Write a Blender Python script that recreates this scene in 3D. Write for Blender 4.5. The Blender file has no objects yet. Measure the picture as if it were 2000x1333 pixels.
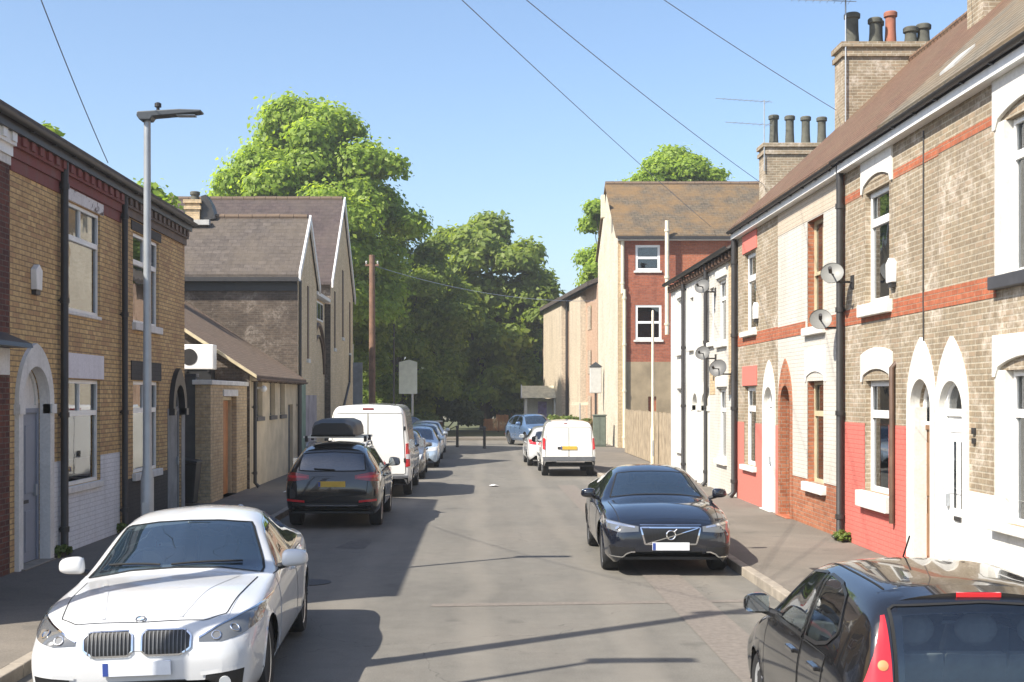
import bpy, bmesh, math, random
import numpy as np
from mathutils import Vector, Matrix
from mathutils.bvhtree import BVHTree
PI = math.pi
rnd = random.Random(7)
SC = bpy.context.scene
COL = SC.collection

# ------------------------------------------------------------------ camera, sky, sun, exposure
F, VX, VY, H = 2450.0, 939.0, 775.0, 2.55      # focal length and vanishing point in photo pixels, eye height
cam_d = bpy.data.cameras.new('camera')
cam = bpy.data.objects.new('camera', cam_d)
COL.objects.link(cam)
cam.location = (0, 0, H)
cam.rotation_euler = (PI / 2, 0, 0)
cam_d.sensor_width = 36.0
cam_d.lens = 36.0 * F / 2000.0
cam_d.shift_x = (1000 - VX) / 2000.0
cam_d.shift_y = (VY - 666.5) / 2000.0
cam_d.clip_start = 0.1
cam_d.clip_end = 3000
SC.camera = cam

SUN = Vector((-0.81, -0.575, 1.0)).normalized()     # towards the sun: behind the camera, to the left
sun_el = math.asin(SUN.z)
world = bpy.data.worlds.new('World')
SC.world = world
world.use_nodes = True
wn = world.node_tree.nodes
sky = wn.new('ShaderNodeTexSky')
sky.sky_type = 'NISHITA'
sky.sun_disc = False
sky.sun_elevation = sun_el
sky.sun_rotation = math.atan2(SUN.x, SUN.y)
sky.altitude = 0
sky.air_density = 1.0
sky.dust_density = 1.7
sky.ozone_density = 3.2
bg = wn['Background']
bg.inputs['Strength'].default_value = 0.108
world.node_tree.links.new(sky.outputs[0], bg.inputs['Color'])

sun_d = bpy.data.lights.new('sun', 'SUN')
sun_d.energy = 4.5
sun_d.angle = math.radians(0.5)
sun_d.color = (1.0, 0.935, 0.82)
sun = bpy.data.objects.new('sun', sun_d)
COL.objects.link(sun)
sun.location = (0, 0, 40)
sun.rotation_euler = SUN.to_track_quat('Z', 'Y').to_euler()

SC.view_settings.view_transform = 'Standard'
SC.view_settings.look = 'None'
SC.view_settings.exposure = 1.1
SC.view_settings.gamma = 1.0
SC.view_settings.use_curve_mapping = False
SC.cycles.max_bounces = 6
SC.cycles.transparent_max_bounces = 12

# ------------------------------------------------------------------ helpers
WL = {}          # thing -> world location of its Empty (static things are modelled in street coordinates)

def thing(name, label, cat, loc=(0, 0, 0), rotz=0.0, group=None):
    o = bpy.data.objects.new(name, None)
    COL.objects.link(o)
    o.empty_display_size = 0.3
    o.location = loc
    o.rotation_euler = (0, 0, rotz)
    tag(o, label, cat, group)
    WL[o] = Vector(loc)
    return o

def tag(o, label=None, cat=None, group=None, kind=None):
    if label: o['label'] = label
    if cat: o['category'] = cat
    if group: o['group'] = group
    if kind: o['kind'] = kind
    return o

def root_of(o):
    while o.parent is not None:
        o = o.parent
    return o

class MB:
    """collects geometry, built as ONE mesh object"""
    def __init__(s):
        s.v, s.f, s.m = [], [], []
    def add(s, vs, fs, m=0):
        n = len(s.v)
        s.v += [tuple(p) for p in vs]
        for f in fs:
            s.f.append(tuple(i + n for i in f)); s.m.append(m)
        return s
    def box(s, x0, x1, y0, y1, z0, z1, m=0):
        vs = [(x0,y0,z0),(x1,y0,z0),(x1,y1,z0),(x0,y1,z0),(x0,y0,z1),(x1,y0,z1),(x1,y1,z1),(x0,y1,z1)]
        return s.add(vs, [(0,3,2,1),(4,5,6,7),(0,1,5,4),(1,2,6,5),(2,3,7,6),(3,0,4,7)], m)
    def quad(s, a, b, c, d, m=0):
        return s.add([a, b, c, d], [(0,1,2,3)], m)
    def prism(s, pts, axis, a, b, m=0):
        """pts: 2D outline in the plane across axis, pushed from a to b"""
        n = len(pts)
        def P(p, t):
            if axis == 'x': return (t, p[0], p[1])
            if axis == 'y': return (p[0], t, p[1])
            return (p[0], p[1], t)
        vs = [P(p, a) for p in pts] + [P(p, b) for p in pts]
        fs = [tuple(range(n)), tuple(range(2*n-1, n-1, -1))]
        for i in range(n):
            j = (i + 1) % n
            fs.append((i, i+n, j+n, j))
        return s.add(vs, fs, m)
    def tube(s, pts, r, seg=10, m=0, caps=True):
        pts = [Vector(p) for p in pts]
        n = len(pts)
        rs = r if isinstance(r, (list, tuple)) else [r] * n
        vs = []
        up = None
        for i, p in enumerate(pts):
            d = (pts[min(i+1, n-1)] - pts[max(i-1, 0)]).normalized()
            if up is None or abs(up.dot(d)) > .98:
                up = Vector((0,0,1)) if abs(d.z) < .9 else Vector((1,0,0))
            a = d.cross(up).normalized(); b = a.cross(d).normalized(); up = b
            for k in range(seg):
                t = 2*PI*k/seg
                vs.append(p + (a*math.cos(t) + b*math.sin(t)) * rs[i])
        fs = []
        for i in range(n-1):
            for k in range(seg):
                k2 = (k+1) % seg
                fs.append((i*seg+k, i*seg+k2, (i+1)*seg+k2, (i+1)*seg+k))
        if caps:
            fs.append(tuple(range(seg-1, -1, -1)))
            fs.append(tuple(range((n-1)*seg, n*seg)))
        return s.add(vs, fs, m)
    def lathe(s, prof, c=(0,0,0), axis='z', seg=20, m=0):
        """prof: (radius, height) pairs turned round axis through c"""
        vs = []
        c = Vector(c)
        for r, h in prof:
            for k in range(seg):
                t = 2*PI*k/seg
                u, w = r*math.cos(t), r*math.sin(t)
                q = (u, w, h) if axis == 'z' else ((h, u, w) if axis == 'x' else (w, h, u))
                vs.append(c + Vector(q))
        fs = []
        for i in range(len(prof)-1):
            for k in range(seg):
                k2 = (k+1) % seg
                fs.append((i*seg+k, i*seg+k2, (i+1)*seg+k2, (i+1)*seg+k))
        fs.append(tuple(range(seg-1, -1, -1)))
        n = len(prof)
        fs.append(tuple(range((n-1)*seg, n*seg)))
        return s.add(vs, fs, m)
    def ball(s, c, rx, ry, rz, seg=12, rings=8, m=0):
        vs = []; c = Vector(c)
        for i in range(rings+1):
            a = PI*i/rings
            for k in range(seg):
                t = 2*PI*k/seg
                vs.append(c + Vector((rx*math.sin(a)*math.cos(t), ry*math.sin(a)*math.sin(t), rz*math.cos(a))))
        fs = []
        for i in range(rings):
            for k in range(seg):
                k2 = (k+1) % seg
                fs.append((i*seg+k, (i+1)*seg+k, (i+1)*seg+k2, i*seg+k2))
        return s.add(vs, fs, m)
    def build(s, name, mats, parent=None, smooth=False, bevel=0, world=True, fix=True, angle=40):
        off = WL.get(root_of(parent), Vector((0,0,0))) if (parent is not None and world) else Vector((0,0,0))
        me = bpy.data.meshes.new(name)
        vs = [(p[0]-off.x, p[1]-off.y, p[2]-off.z) for p in s.v]
        me.from_pydata(vs, [], s.f)
        if not isinstance(mats, (list, tuple)): mats = [mats]
        for mt in mats: me.materials.append(mt)
        if len(mats) > 1:
            me.polygons.foreach_set('material_index', s.m)
        if fix:
            bm = bmesh.new(); bm.from_mesh(me)
            bmesh.ops.recalc_face_normals(bm, faces=bm.faces)
            bm.to_mesh(me); bm.free()
        if smooth:
            me.polygons.foreach_set('use_smooth', [True]*len(me.polygons))
            if hasattr(me, 'set_sharp_from_angle'): me.set_sharp_from_angle(angle=math.radians(angle))
        me.update()
        o = bpy.data.objects.new(name, me)
        COL.objects.link(o)
        if parent is not None: o.parent = parent
        if bevel:
            b = o.modifiers.new('bevel', 'BEVEL'); b.width = bevel; b.segments = 2; b.limit_method = 'ANGLE'
        return o

def copy_tree(o, parent=None):
    c = o.copy(); COL.objects.link(c)
    if parent is not None: c.parent = parent
    for ch in list(o.children): copy_tree(ch, c)
    return c

# ------------------------------------------------------------------ materials
class NT:
    def __init__(s, name):
        s.mat = bpy.data.materials.new(name); s.mat.use_nodes = True
        s.t = s.mat.node_tree; s.n = s.t.nodes; s.b = s.n['Principled BSDF']; s.out = s.n['Material Output']
    def new(s, typ, **kw):
        nd = s.n.new(typ)
        for k, v in kw.items(): setattr(nd, k, v)
        return nd
    def ln(s, a, b): s.t.links.new(a, b)
    def mix(s, fac, a, b, mode='MIX'):
        nd = s.new('ShaderNodeMix', data_type='RGBA', blend_type=mode)
        for sock, v in ((nd.inputs[0], fac), (nd.inputs[6], a), (nd.inputs[7], b)):
            if hasattr(v, 'is_output'): s.ln(v, sock)
            elif isinstance(v, (int, float)): sock.default_value = v if sock == nd.inputs[0] else (v, v, v, 1)
            else: sock.default_value = (*v, 1)
        return nd.outputs[2]
    def noise(s, scale, detail=4, vec=None, rough=.6, dist=0):
        nd = s.new('ShaderNodeTexNoise'); nd.inputs['Scale'].default_value = scale
        nd.inputs['Detail'].default_value = detail; nd.inputs['Roughness'].default_value = rough
        nd.inputs['Distortion'].default_value = dist
        s.ln(vec if vec is not None else s.obj(), nd.inputs['Vector'])
        return nd.outputs['Fac']
    def obj(s):
        if not hasattr(s, '_o'): s._o = s.new('ShaderNodeTexCoord').outputs['Object']
        return s._o
    def ramp(s, fac, stops):
        nd = s.new('ShaderNodeValToRGB'); r = nd.color_ramp
        while len(r.elements) < len(stops): r.elements.new(0.5)
        for e, (p, c) in zip(r.elements, stops):
            e.position = p; e.color = (*c, 1) if isinstance(c, tuple) else (c, c, c, 1)
        s.ln(fac, nd.inputs[0])
        return nd.outputs[0]
    def math(s, op, a, b=0.0):
        nd = s.new('ShaderNodeMath', operation=op)
        for i, v in enumerate((a, b)):
            if hasattr(v, 'is_output'): s.ln(v, nd.inputs[i])
            else: nd.inputs[i].default_value = v
        return nd.outputs[0]
    def bump(s, h, strength=.3, dist=.01):
        nd = s.new('ShaderNodeBump'); nd.inputs['Strength'].default_value = strength; nd.inputs['Distance'].default_value = dist
        s.ln(h, nd.inputs['Height']); s.ln(nd.outputs[0], s.b.inputs['Normal'])
    def wallvec(s):
        """metres along the wall and up, whichever way the wall faces"""
        sx = s.new('ShaderNodeSeparateXYZ'); s.ln(s.obj(), sx.inputs[0])
        g = s.new('ShaderNodeNewGeometry'); sn = s.new('ShaderNodeSeparateXYZ'); s.ln(g.outputs['True Normal'], sn.inputs[0])
        st = s.math('GREATER_THAN', s.math('ABSOLUTE', sn.outputs[0]), .707)
        u = s.math('ADD', s.math('MULTIPLY', sx.outputs[1], st), s.math('MULTIPLY', sx.outputs[0], s.math('SUBTRACT', 1.0, st)))
        c = s.new('ShaderNodeCombineXYZ'); s.ln(u, c.inputs[0]); s.ln(sx.outputs[2], c.inputs[1])
        return c.outputs[0]

def plain(name, col, rough=.6, metal=0.0, var=.12, scale=6, bump=0, spec=.5, coat=0):
    t = NT(name)
    b = t.b
    b.inputs['Roughness'].default_value = rough; b.inputs['Metallic'].default_value = metal
    b.inputs['Specular IOR Level'].default_value = spec
    if coat: b.inputs['Coat Weight'].default_value = coat; b.inputs['Coat Roughness'].default_value = .03
    if var:
        n = t.noise(scale, 5)
        lo = tuple(c*(1-var) for c in col); hi = tuple(min(1, c*(1+var)) for c in col)
        t.ln(t.ramp(n, [(.3, lo), (.7, hi)]), b.inputs['Base Color'])
        if bump: t.bump(n, bump, .02)
    else:
        b.inputs['Base Color'].default_value = (*col, 1)
    return t.mat

def brick(name, c1, c2, mortar, stain=(.1,.08,.07), stain_amt=.35, pale=None, pale_amt=0.0, mort=.008, third=None, bw=.225, rh=.075, rough=.88, bias=0.0):
    t = NT(name)
    v = t.wallvec()
    # wobble so that courses are not ruled lines
    br = t.new('ShaderNodeTexBrick')
    br.inputs['Scale'].default_value = 1.0
    br.inputs['Brick Width'].default_value = bw; br.inputs['Row Height'].default_value = rh
    br.inputs['Mortar Size'].default_value = mort; br.inputs['Mortar Smooth'].default_value = .25
    br.inputs['Bias'].default_value = bias
    br.inputs['Color1'].default_value = (*c1, 1); br.inputs['Color2'].default_value = (*c2, 1); br.inputs['Mortar'].default_value = (*mortar, 1)
    t.ln(v, br.inputs['Vector'])
    col = br.outputs['Color']
    n1 = t.noise(9, 3, v)
    col = t.mix(.6, col, t.mix(1.0, col, t.ramp(n1, [(.3, .6), (.7, 1.3)]), 'MULTIPLY'))
    n7 = t.noise(38, 4, v, .7)
    col = t.mix(.5, col, t.mix(1.0, col, t.ramp(n7, [(.3, .65), (.7, 1.3)]), 'MULTIPLY'))
    mp = t.new('ShaderNodeMapping'); mp.inputs['Scale'].default_value = (3.2, .22, 1); t.ln(v, mp.inputs[0])
    stk = t.noise(1.0, 6, mp.outputs[0], .65)
    col = t.mix(t.math('MULTIPLY', t.ramp(stk, [(.5, 0.0), (.75, 1.0)]), .45), col, stain)
    if third:
        w = t.new('ShaderNodeTexBrick'); w.inputs['Scale'].default_value = 1.0
        w.inputs['Brick Width'].default_value = bw; w.inputs['Row Height'].default_value = rh; w.inputs['Mortar Size'].default_value = mort
        w.inputs['Color1'].default_value = (0,0,0,1); w.inputs['Color2'].default_value = (1,1,1,1); w.inputs['Mortar'].default_value = (0,0,0,1)
        t.ln(v, w.inputs['Vector'])
        col = t.mix(t.math('MULTIPLY', t.math('GREATER_THAN', w.outputs['Color'], .80), .6), col, third)
    n2 = t.noise(.55, 6, v, .65)
    col = t.mix(t.math('MULTIPLY', t.ramp(n2, [(.42, 0.0), (.72, 1.0)]), stain_amt), col, stain)
    if pale:
        n3 = t.noise(.9, 8, v, .75, .4)
        n4 = t.noise(7, 4, v, .7)
        m = t.math('MULTIPLY', t.ramp(n3, [(.5, 0.0), (.64, 1.0)]), t.ramp(n4, [(.4, 0.0), (.58, 1.0)]))
        col = t.mix(t.math('MULTIPLY', m, pale_amt), col, pale)
    t.ln(col, t.b.inputs['Base Color'])
    t.b.inputs['Roughness'].default_value = rough
    t.b.inputs['Specular IOR Level'].default_value = .25
    hgt = t.math('ADD', t.math('MULTIPLY', br.outputs['Fac'], -1.0), t.math('MULTIPLY', n1, .6))
    t.bump(hgt, .55, .012)
    return t.mat

def painted(name, col, under, wear=.25, brickwork=True, rough=.75, dirt=(.16,.14,.12), dirt_amt=.25):
    """paint on brick or render, flaking to what is under it"""
    t = NT(name)
    v = t.wallvec()
    n3 = t.noise(1.6, 8, v, .78, .5)
    n2 = t.noise(.7, 6, v, .7)
    c = t.mix(t.math('MULTIPLY', t.ramp(n2, [(.45, 0.0), (.75, 1.0)]), dirt_amt), col, dirt)
    mp = t.new('ShaderNodeMapping'); mp.inputs['Scale'].default_value = (5.0, .3, 1); t.ln(v, mp.inputs[0])
    stk = t.noise(1.0, 6, mp.outputs[0], .7)
    c = t.mix(t.math('MULTIPLY', t.ramp(stk, [(.5, 0.0), (.78, 1.0)]), dirt_amt*1.2), c, dirt)
    n5 = t.noise(22, 3, v)
    c = t.mix(.25, c, t.mix(1.0, c, t.ramp(n5, [(.3, .6), (.7, 1.25)]), 'MULTIPLY'))
    lo = .74 - .2*wear
    c = t.mix(t.ramp(n3, [(lo, 0.0), (lo+.03, 1.0)]), c, under)
    t.b.inputs['Roughness'].default_value = rough
    t.b.inputs['Specular IOR Level'].default_value = .3
    if brickwork:
        br = t.new('ShaderNodeTexBrick'); br.inputs['Scale'].default_value = 1.0
        br.inputs['Brick Width'].default_value = .225; br.inputs['Row Height'].default_value = .075
        br.inputs['Mortar Size'].default_value = .007; br.inputs['Mortar Smooth'].default_value = .5
        t.ln(v, br.inputs['Vector'])
        c = t.mix(t.math('MULTIPLY', br.outputs['Fac'], .5), c, tuple(x*.5 for x in col))
        t.bump(t.math('ADD', t.math('MULTIPLY', br.outputs['Fac'], -1.0), n5), .45, .01)
    else:
        t.bump(n5, .2, .01)
    t.ln(c, t.b.inputs['Base Color'])
    return t.mat

def tiles(name, c1, c2, axis, pitch, moss=(.2,.16,.06), moss_amt=.3, row=.1, width=.24, gap=.012, lichen=None):
    """roof tiles: axis 'y' when the rows run along Y (roof slopes in X), 'x' otherwise; pitch in radians"""
    t = NT(name)
    sx = t.new('ShaderNodeSeparateXYZ'); t.ln(t.obj(), sx.inputs[0])
    u = sx.outputs[1] if axis == 'y' else sx.outputs[0]
    w = t.math('DIVIDE', sx.outputs[2], math.sin(pitch))
    c = t.new('ShaderNodeCombineXYZ'); t.ln(u, c.inputs[0]); t.ln(w, c.inputs[1])
    v = c.outputs[0]
    br = t.new('ShaderNodeTexBrick'); br.inputs['Scale'].default_value = 1.0
    br.inputs['Brick Width'].default_value = width; br.inputs['Row Height'].default_value = row
    br.inputs['Mortar Size'].default_value = gap; br.inputs['Mortar Smooth'].default_value = .3
    br.inputs['Color1'].default_value = (*c1, 1); br.inputs['Color2'].default_value = (*c2, 1)
    br.inputs['Mortar'].default_value = (*[x*.35 for x in c1], 1)
    t.ln(v, br.inputs['Vector'])
    col = br.outputs['Color']
    n = t.noise(5, 5, v); n2 = t.noise(.6, 7, v, .7)
    col = t.mix(.6, col, t.mix(1.0, col, t.ramp(n, [(.3, .5), (.7, 1.4)]), 'MULTIPLY'))
    col = t.mix(t.math('MULTIPLY', t.ramp(n2, [(.42, 0.0), (.62, 1.0)]), moss_amt), col, moss)
    if lichen:
        n3 = t.noise(13, 5, v, .7)
        col = t.mix(t.math('MULTIPLY', t.ramp(n3, [(.57, 0.0), (.66, 1.0)]), .6), col, lichen)
    t.ln(col, t.b.inputs['Base Color'])
    t.b.inputs['Roughness'].default_value = .85
    t.b.inputs['Specular IOR Level'].default_value = .25
    fr = t.math('FRACT', t.math('DIVIDE', w, row))
    t.bump(t.math('ADD', t.math('MULTIPLY', fr, -1.0), t.math('MULTIPLY', n, .8)), .7, .02)
    return t.mat

def paint(name, col, flake=0.0, rough=.3, metal=0.0):
    t = NT(name); b = t.b
    b.inputs['Base Color'].default_value = (*col, 1)
    b.inputs['Roughness'].default_value = rough; b.inputs['Metallic'].default_value = metal
    b.inputs['Coat Weight'].default_value = 1.0; b.inputs['Coat Roughness'].default_value = .02
    n = t.noise(3.0, 6)
    t.ln(t.ramp(n, [(.35, rough*.85), (.75, min(1, rough*1.25))]), b.inputs['Roughness'])
    # thin road dust
    n2 = t.noise(1.2, 8, None, .75)
    lum = sum(col)/3
    dust = tuple(min(1, c*.8+(.005 if lum < .1 else .03)) for c in col)
    t.ln(t.mix(t.math('MULTIPLY', t.ramp(n2, [(.45, 0.0), (.8, 1.0)]), .5), col, dust), b.inputs['Base Color'])
    return t.mat

def glass_mat(name, tint=(.25,.3,.32), trans=.5, dark=(.01,.013,.016), rough=.02, fac=None):
    """window glass: part clear, part dark, mirror sheen by Fresnel"""
    t = NT(name)
    t.n.remove(t.b)
    tr = t.new('ShaderNodeBsdfTransparent'); tr.inputs[0].default_value = (*tint, 1)
    df = t.new('ShaderNodeBsdfDiffuse'); df.inputs[0].default_value = (*dark, 1)
    gl = t.new('ShaderNodeBsdfGlossy'); gl.inputs['Roughness'].default_value = rough
    gl.inputs[0].default_value = (.95, .97, 1, 1)
    m1 = t.new('ShaderNodeMixShader'); m1.inputs[0].default_value = trans
    t.ln(df.outputs[0], m1.inputs[1]); t.ln(tr.outputs[0], m1.inputs[2])
    fr = t.new('ShaderNodeFresnel'); fr.inputs['IOR'].default_value = 1.62
    f = t.math('ADD', t.math('MULTIPLY', fr.outputs[0], 1.15), fac if fac is not None else .02)
    m2 = t.new('ShaderNodeMixShader'); t.ln(f, m2.inputs[0])
    t.ln(m1.outputs[0], m2.inputs[1]); t.ln(gl.outputs[0], m2.inputs[2])
    # gentle waviness of old panes
    n = t.noise(1.8, 2); bp = t.new('ShaderNodeBump'); bp.inputs['Strength'].default_value = .02; bp.inputs['Distance'].default_value = .05
    t.ln(n, bp.inputs['Height']); t.ln(bp.outputs[0], gl.inputs['Normal'])
    t.ln(m2.outputs[0], t.out.inputs['Surface'])
    return t.mat

M = {}
M['white_upvc'] = plain('white_upvc', (.78,.78,.76), .35, var=.05)
M['white_paint'] = painted('white_paint', (.66,.645,.60), (.42,.36,.29), .34, brickwork=False, dirt_amt=.32)
M['cream_paint'] = plain('cream_paint', (.62,.56,.42), .6, var=.12)
M['old_white'] = painted('old_white', (.72,.70,.67), (.2,.18,.17), .3, brickwork=False, dirt_amt=.35)
M['grey_white'] = painted('grey_white', (.72,.72,.74), (.3,.27,.25), .2, brickwork=True, dirt_amt=.25)
M['lilac_white'] = painted('lilac_white', (.74,.71,.74), (.10,.07,.06), .34, brickwork=False, dirt_amt=.2)
M['flaking_white'] = painted('flaking_white', (.68,.65,.64), (.09,.06,.055), .95, brickwork=False, dirt_amt=.2)
M['white_brick'] = painted('white_brick', (.55,.525,.475), (.40,.31,.23), .5, dirt=(.36,.32,.25), dirt_amt=.45)
M['pale_brick'] = painted('pale_brick', (.50,.43,.34), (.45,.30,.2), .38, dirt=(.36,.28,.2), dirt_amt=.35)
M['pink'] = painted('pink', (.60,.155,.125), (.6,.42,.31), .34, dirt=(.36,.10,.08), dirt_amt=.4)
M['pink_smooth'] = painted('pink_smooth', (.58,.165,.13), (.5,.3,.22), .2, brickwork=False, dirt_amt=.15)
M['red_paint'] = painted('red_paint', (.20,.055,.05), (.10,.065,.055), .6, brickwork=False, dirt_amt=.35)
M['buff_brick'] = brick('buff_brick', (.29,.232,.158), (.235,.18,.12), (.39,.345,.265), stain=(.15,.115,.085), stain_amt=.35, pale=(.62,.55,.47), pale_amt=.75, third=(.36,.27,.185), mort=.011)
M['brown_brick'] = brick('brown_brick', (.31,.21,.135), (.21,.125,.08), (.27,.22,.17), stain=(.11,.075,.05), stain_amt=.45, pale=(.55,.46,.37), pale_amt=.4, third=(.4,.28,.18))
M['orange_brick'] = brick('orange_brick', (.40,.15,.075), (.29,.10,.05), (.30,.22,.16), stain=(.14,.06,.04), stain_amt=.4, third=(.45,.2,.11))
M['band_brick'] = brick('band_brick', (.42,.13,.065), (.34,.10,.05), (.30,.19,.13), stain=(.2,.08,.05), stain_amt=.35)
M['yellow_brick'] = brick('yellow_brick', (.66,.465,.225), (.56,.37,.165), (.25,.18,.11), stain=(.24,.13,.075), stain_amt=.5, mort=.009, third=(.46,.28,.15), bw=.23)
M['dark_red_brick'] = brick('dark_red_brick', (.17,.06,.04), (.09,.035,.03), (.16,.12,.1), stain=(.05,.03,.03), stain_amt=.5)
M['red_brick'] = brick('red_brick', (.37,.11,.055), (.27,.075,.042), (.24,.15,.12), stain=(.1,.04,.03), stain_amt=.45, third=(.40,.14,.08))
M['tan_brick'] = brick('tan_brick', (.58,.44,.27), (.48,.35,.205), (.36,.3,.22), stain=(.2,.15,.09), stain_amt=.4)
M['block_render'] = plain('block_render', (.27,.215,.14), .9, var=.25, scale=1.2, bump=.15)
M['pinkish_brick'] = brick('pinkish_brick', (.50,.34,.24), (.43,.27,.185), (.45,.37,.29), stain=(.25,.15,.1), stain_amt=.3)
M['stained_brick'] = brick('stained_brick', (.135,.102,.078), (.085,.065,.05), (.14,.12,.10), stain=(.035,.028,.024), stain_amt=.85, pale=(.36,.31,.26), pale_amt=.75)
M['cream_brick'] = brick('cream_brick', (.70,.56,.36), (.62,.48,.29), (.58,.48,.34), stain=(.3,.22,.13), stain_amt=.35)
M['whitened_brick'] = brick('whitened_brick', (.66,.60,.49), (.56,.49,.38), (.58,.52,.42), stain=(.3,.26,.2), stain_amt=.4)
M['dark_dado'] = painted('dark_dado', (.055,.05,.048), (.14,.11,.09), .3, dirt_amt=.2)
M['grey_render'] = plain('grey_render', (.26,.26,.255), .9, var=.25, scale=2, bump=.2)
M['dark_render'] = plain('dark_render', (.085,.085,.082), .9, var=.3, scale=2, bump=.2)
M['tan_render'] = plain('tan_render', (.55,.45,.31), .9, var=.2, scale=1.5, bump=.15)
M['roof_brown'] = tiles('roof_brown', (.20,.115,.075), (.15,.085,.055), 'y', math.radians(43), moss=(.13,.10,.06), moss_amt=.35, row=.19, width=.2, gap=.035)
M['roof_grey'] = tiles('roof_grey', (.21,.185,.14), (.16,.14,.11), 'y', math.radians(43), moss=(.22,.14,.07), moss_amt=.4, row=.19, width=.2, gap=.035)
M['roof_slate'] = tiles('roof_slate', (.098,.082,.072), (.072,.060,.053), 'x', math.radians(40), moss=(.105,.085,.065), moss_amt=.5, row=.22, width=.3, gap=.006)
M['roof_purple'] = tiles('roof_purple', (.074,.055,.053), (.056,.043,.042), 'x', math.radians(45), moss=(.10,.08,.066), moss_amt=.4, row=.22, width=.3, gap=.006)
M['roof_moss'] = tiles('roof_moss', (.12,.098,.07), (.09,.073,.055), 'x', math.radians(35), moss=(.19,.115,.05), moss_amt=.75, row=.2, width=.3, lichen=(.24,.19,.11))
M['roof_tan'] = tiles('roof_tan', (.19,.135,.095), (.145,.10,.072), 'y', math.radians(33), moss=(.13,.1,.07), moss_amt=.5, row=.12, width=.18)
M['dark_metal'] = plain('dark_metal', (.03,.028,.028), .45, var=.2)
M['black_plastic'] = plain('black_plastic', (.018,.018,.019), .5, var=.15)
M['grey_metal'] = plain('grey_metal', (.33,.35,.37), .42, .3, var=.12, scale=3)
M['lamp_grey'] = plain('lamp_grey', (.055,.062,.07), .45, .2, var=.1)
M['dark_wood'] = plain('dark_wood', (.09,.05,.03), .6, var=.35, scale=4)
M['pole_wood'] = plain('pole_wood', (.17,.095,.06), .85, var=.35, scale=3, bump=.2)
M['orange_wood'] = plain('orange_wood', (.42,.17,.055), .5, var=.25, scale=3)
M['brown_door'] = plain('brown_door', (.20,.105,.05), .5, var=.25, scale=3)
M['sash_cream'] = plain('sash_cream', (.50,.42,.27), .55, var=.15)
M['sill_stone'] = plain('sill_stone', (.62,.60,.56), .8, var=.2, scale=5)
M['dark_sill'] = plain('dark_sill', (.05,.05,.055), .5, var=.2)
M['grey_door'] = plain('grey_door', (.245,.265,.32), .45, var=.1, scale=2)
M['curtain'] = plain('curtain', (.62,.61,.58), .9, var=.12, scale=8)
M['green_blind_reflection'] = plain('green_blind_reflection', (.13,.17,.14), .9, var=.3, scale=2)  # blind at the pink-lintel house; painted tree reflection in the yellow brick house
M['room_dark'] = plain('room_dark', (.03,.03,.03), .9, var=.2)
M['pane'] = glass_mat('pane', trans=.8, tint=(.8,.85,.83), fac=.03)
M['pane_dark'] = glass_mat('pane_dark', trans=.35, tint=(.5,.55,.55), fac=.06)
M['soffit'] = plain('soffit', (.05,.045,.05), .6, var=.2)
M['fascia_white'] = plain('fascia_white', (.72,.71,.69), .4, var=.1)
M['clay_pot'] = plain('clay_pot', (.27,.10,.06), .8, var=.25, scale=5)
M['sooty_pot'] = plain('sooty_pot', (.075,.075,.06), .85, var=.35, scale=5)
M['lead'] = plain('lead', (.38,.375,.36), .6, var=.15)
M['pale_plastic'] = plain('pale_plastic', (.45,.45,.43), .5, var=.1)
M['wire'] = plain('wire', (.20,.24,.32), .6, var=0)
M['dish_grey'] = plain('dish_grey', (.09,.09,.088), .5, var=.15)
M['dish_pale'] = plain('dish_pale', (.17,.17,.16), .5, var=.1)
M['bark'] = plain('bark', (.075,.058,.042), .95, var=.4, scale=4, bump=.4)
# ------------------------------------------------------------------ building kit (walls run along the street; inw = which way is indoors)
XR, XL = 6.17, -6.46
def RY(px): return XR * F / (px - VX)
def LY(px): return -XL * F / (VX - px)
def ZZ(py, y): return H + (VY - py) * y / F

def op(y0, y1, z0, z1, rise=0.0, kind=None):
    return dict(y0=min(y0, y1), y1=max(y0, y1), z0=z0, z1=z1, rise=rise, kind=kind)

def arch_pts(y0, y1, z, rise, kind, n=8):
    a = (y1 - y0) / 2; ym = (y0 + y1) / 2
    pts = []
    if rise <= 0: return [(y0, z), (y1, z)]
    if kind == 'pointed' and rise > a:
        r = (a*a + rise*rise) / (2*a); c = y0 + r
        t1 = math.atan2(rise, ym - c)
        for i in range(n+1):
            t = PI + (t1 - PI) * i / n
            pts.append((c + r*math.cos(t), z + r*math.sin(t)))
        pts += [(2*ym - p[0], p[1]) for p in reversed(pts[:-1])]
    elif kind == 'round':
        for i in range(2*n+1):
            t = PI - PI*i/(2*n)
            pts.append((ym + a*math.cos(t), z + rise*math.sin(t)))
    else:
        r = (a*a + rise*rise) / (2*rise); cz = z + rise - r
        t0 = math.atan2(z - cz, -a)
        for i in range(2*n+1):
            t = t0 + (PI - 2*t0) * i / (2*n) * 1.0
            t = t0 + ((PI - t0) - t0) * i / (2*n)
            pts.append((ym + r*math.cos(t), cz + r*math.sin(t)))
    return pts

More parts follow.
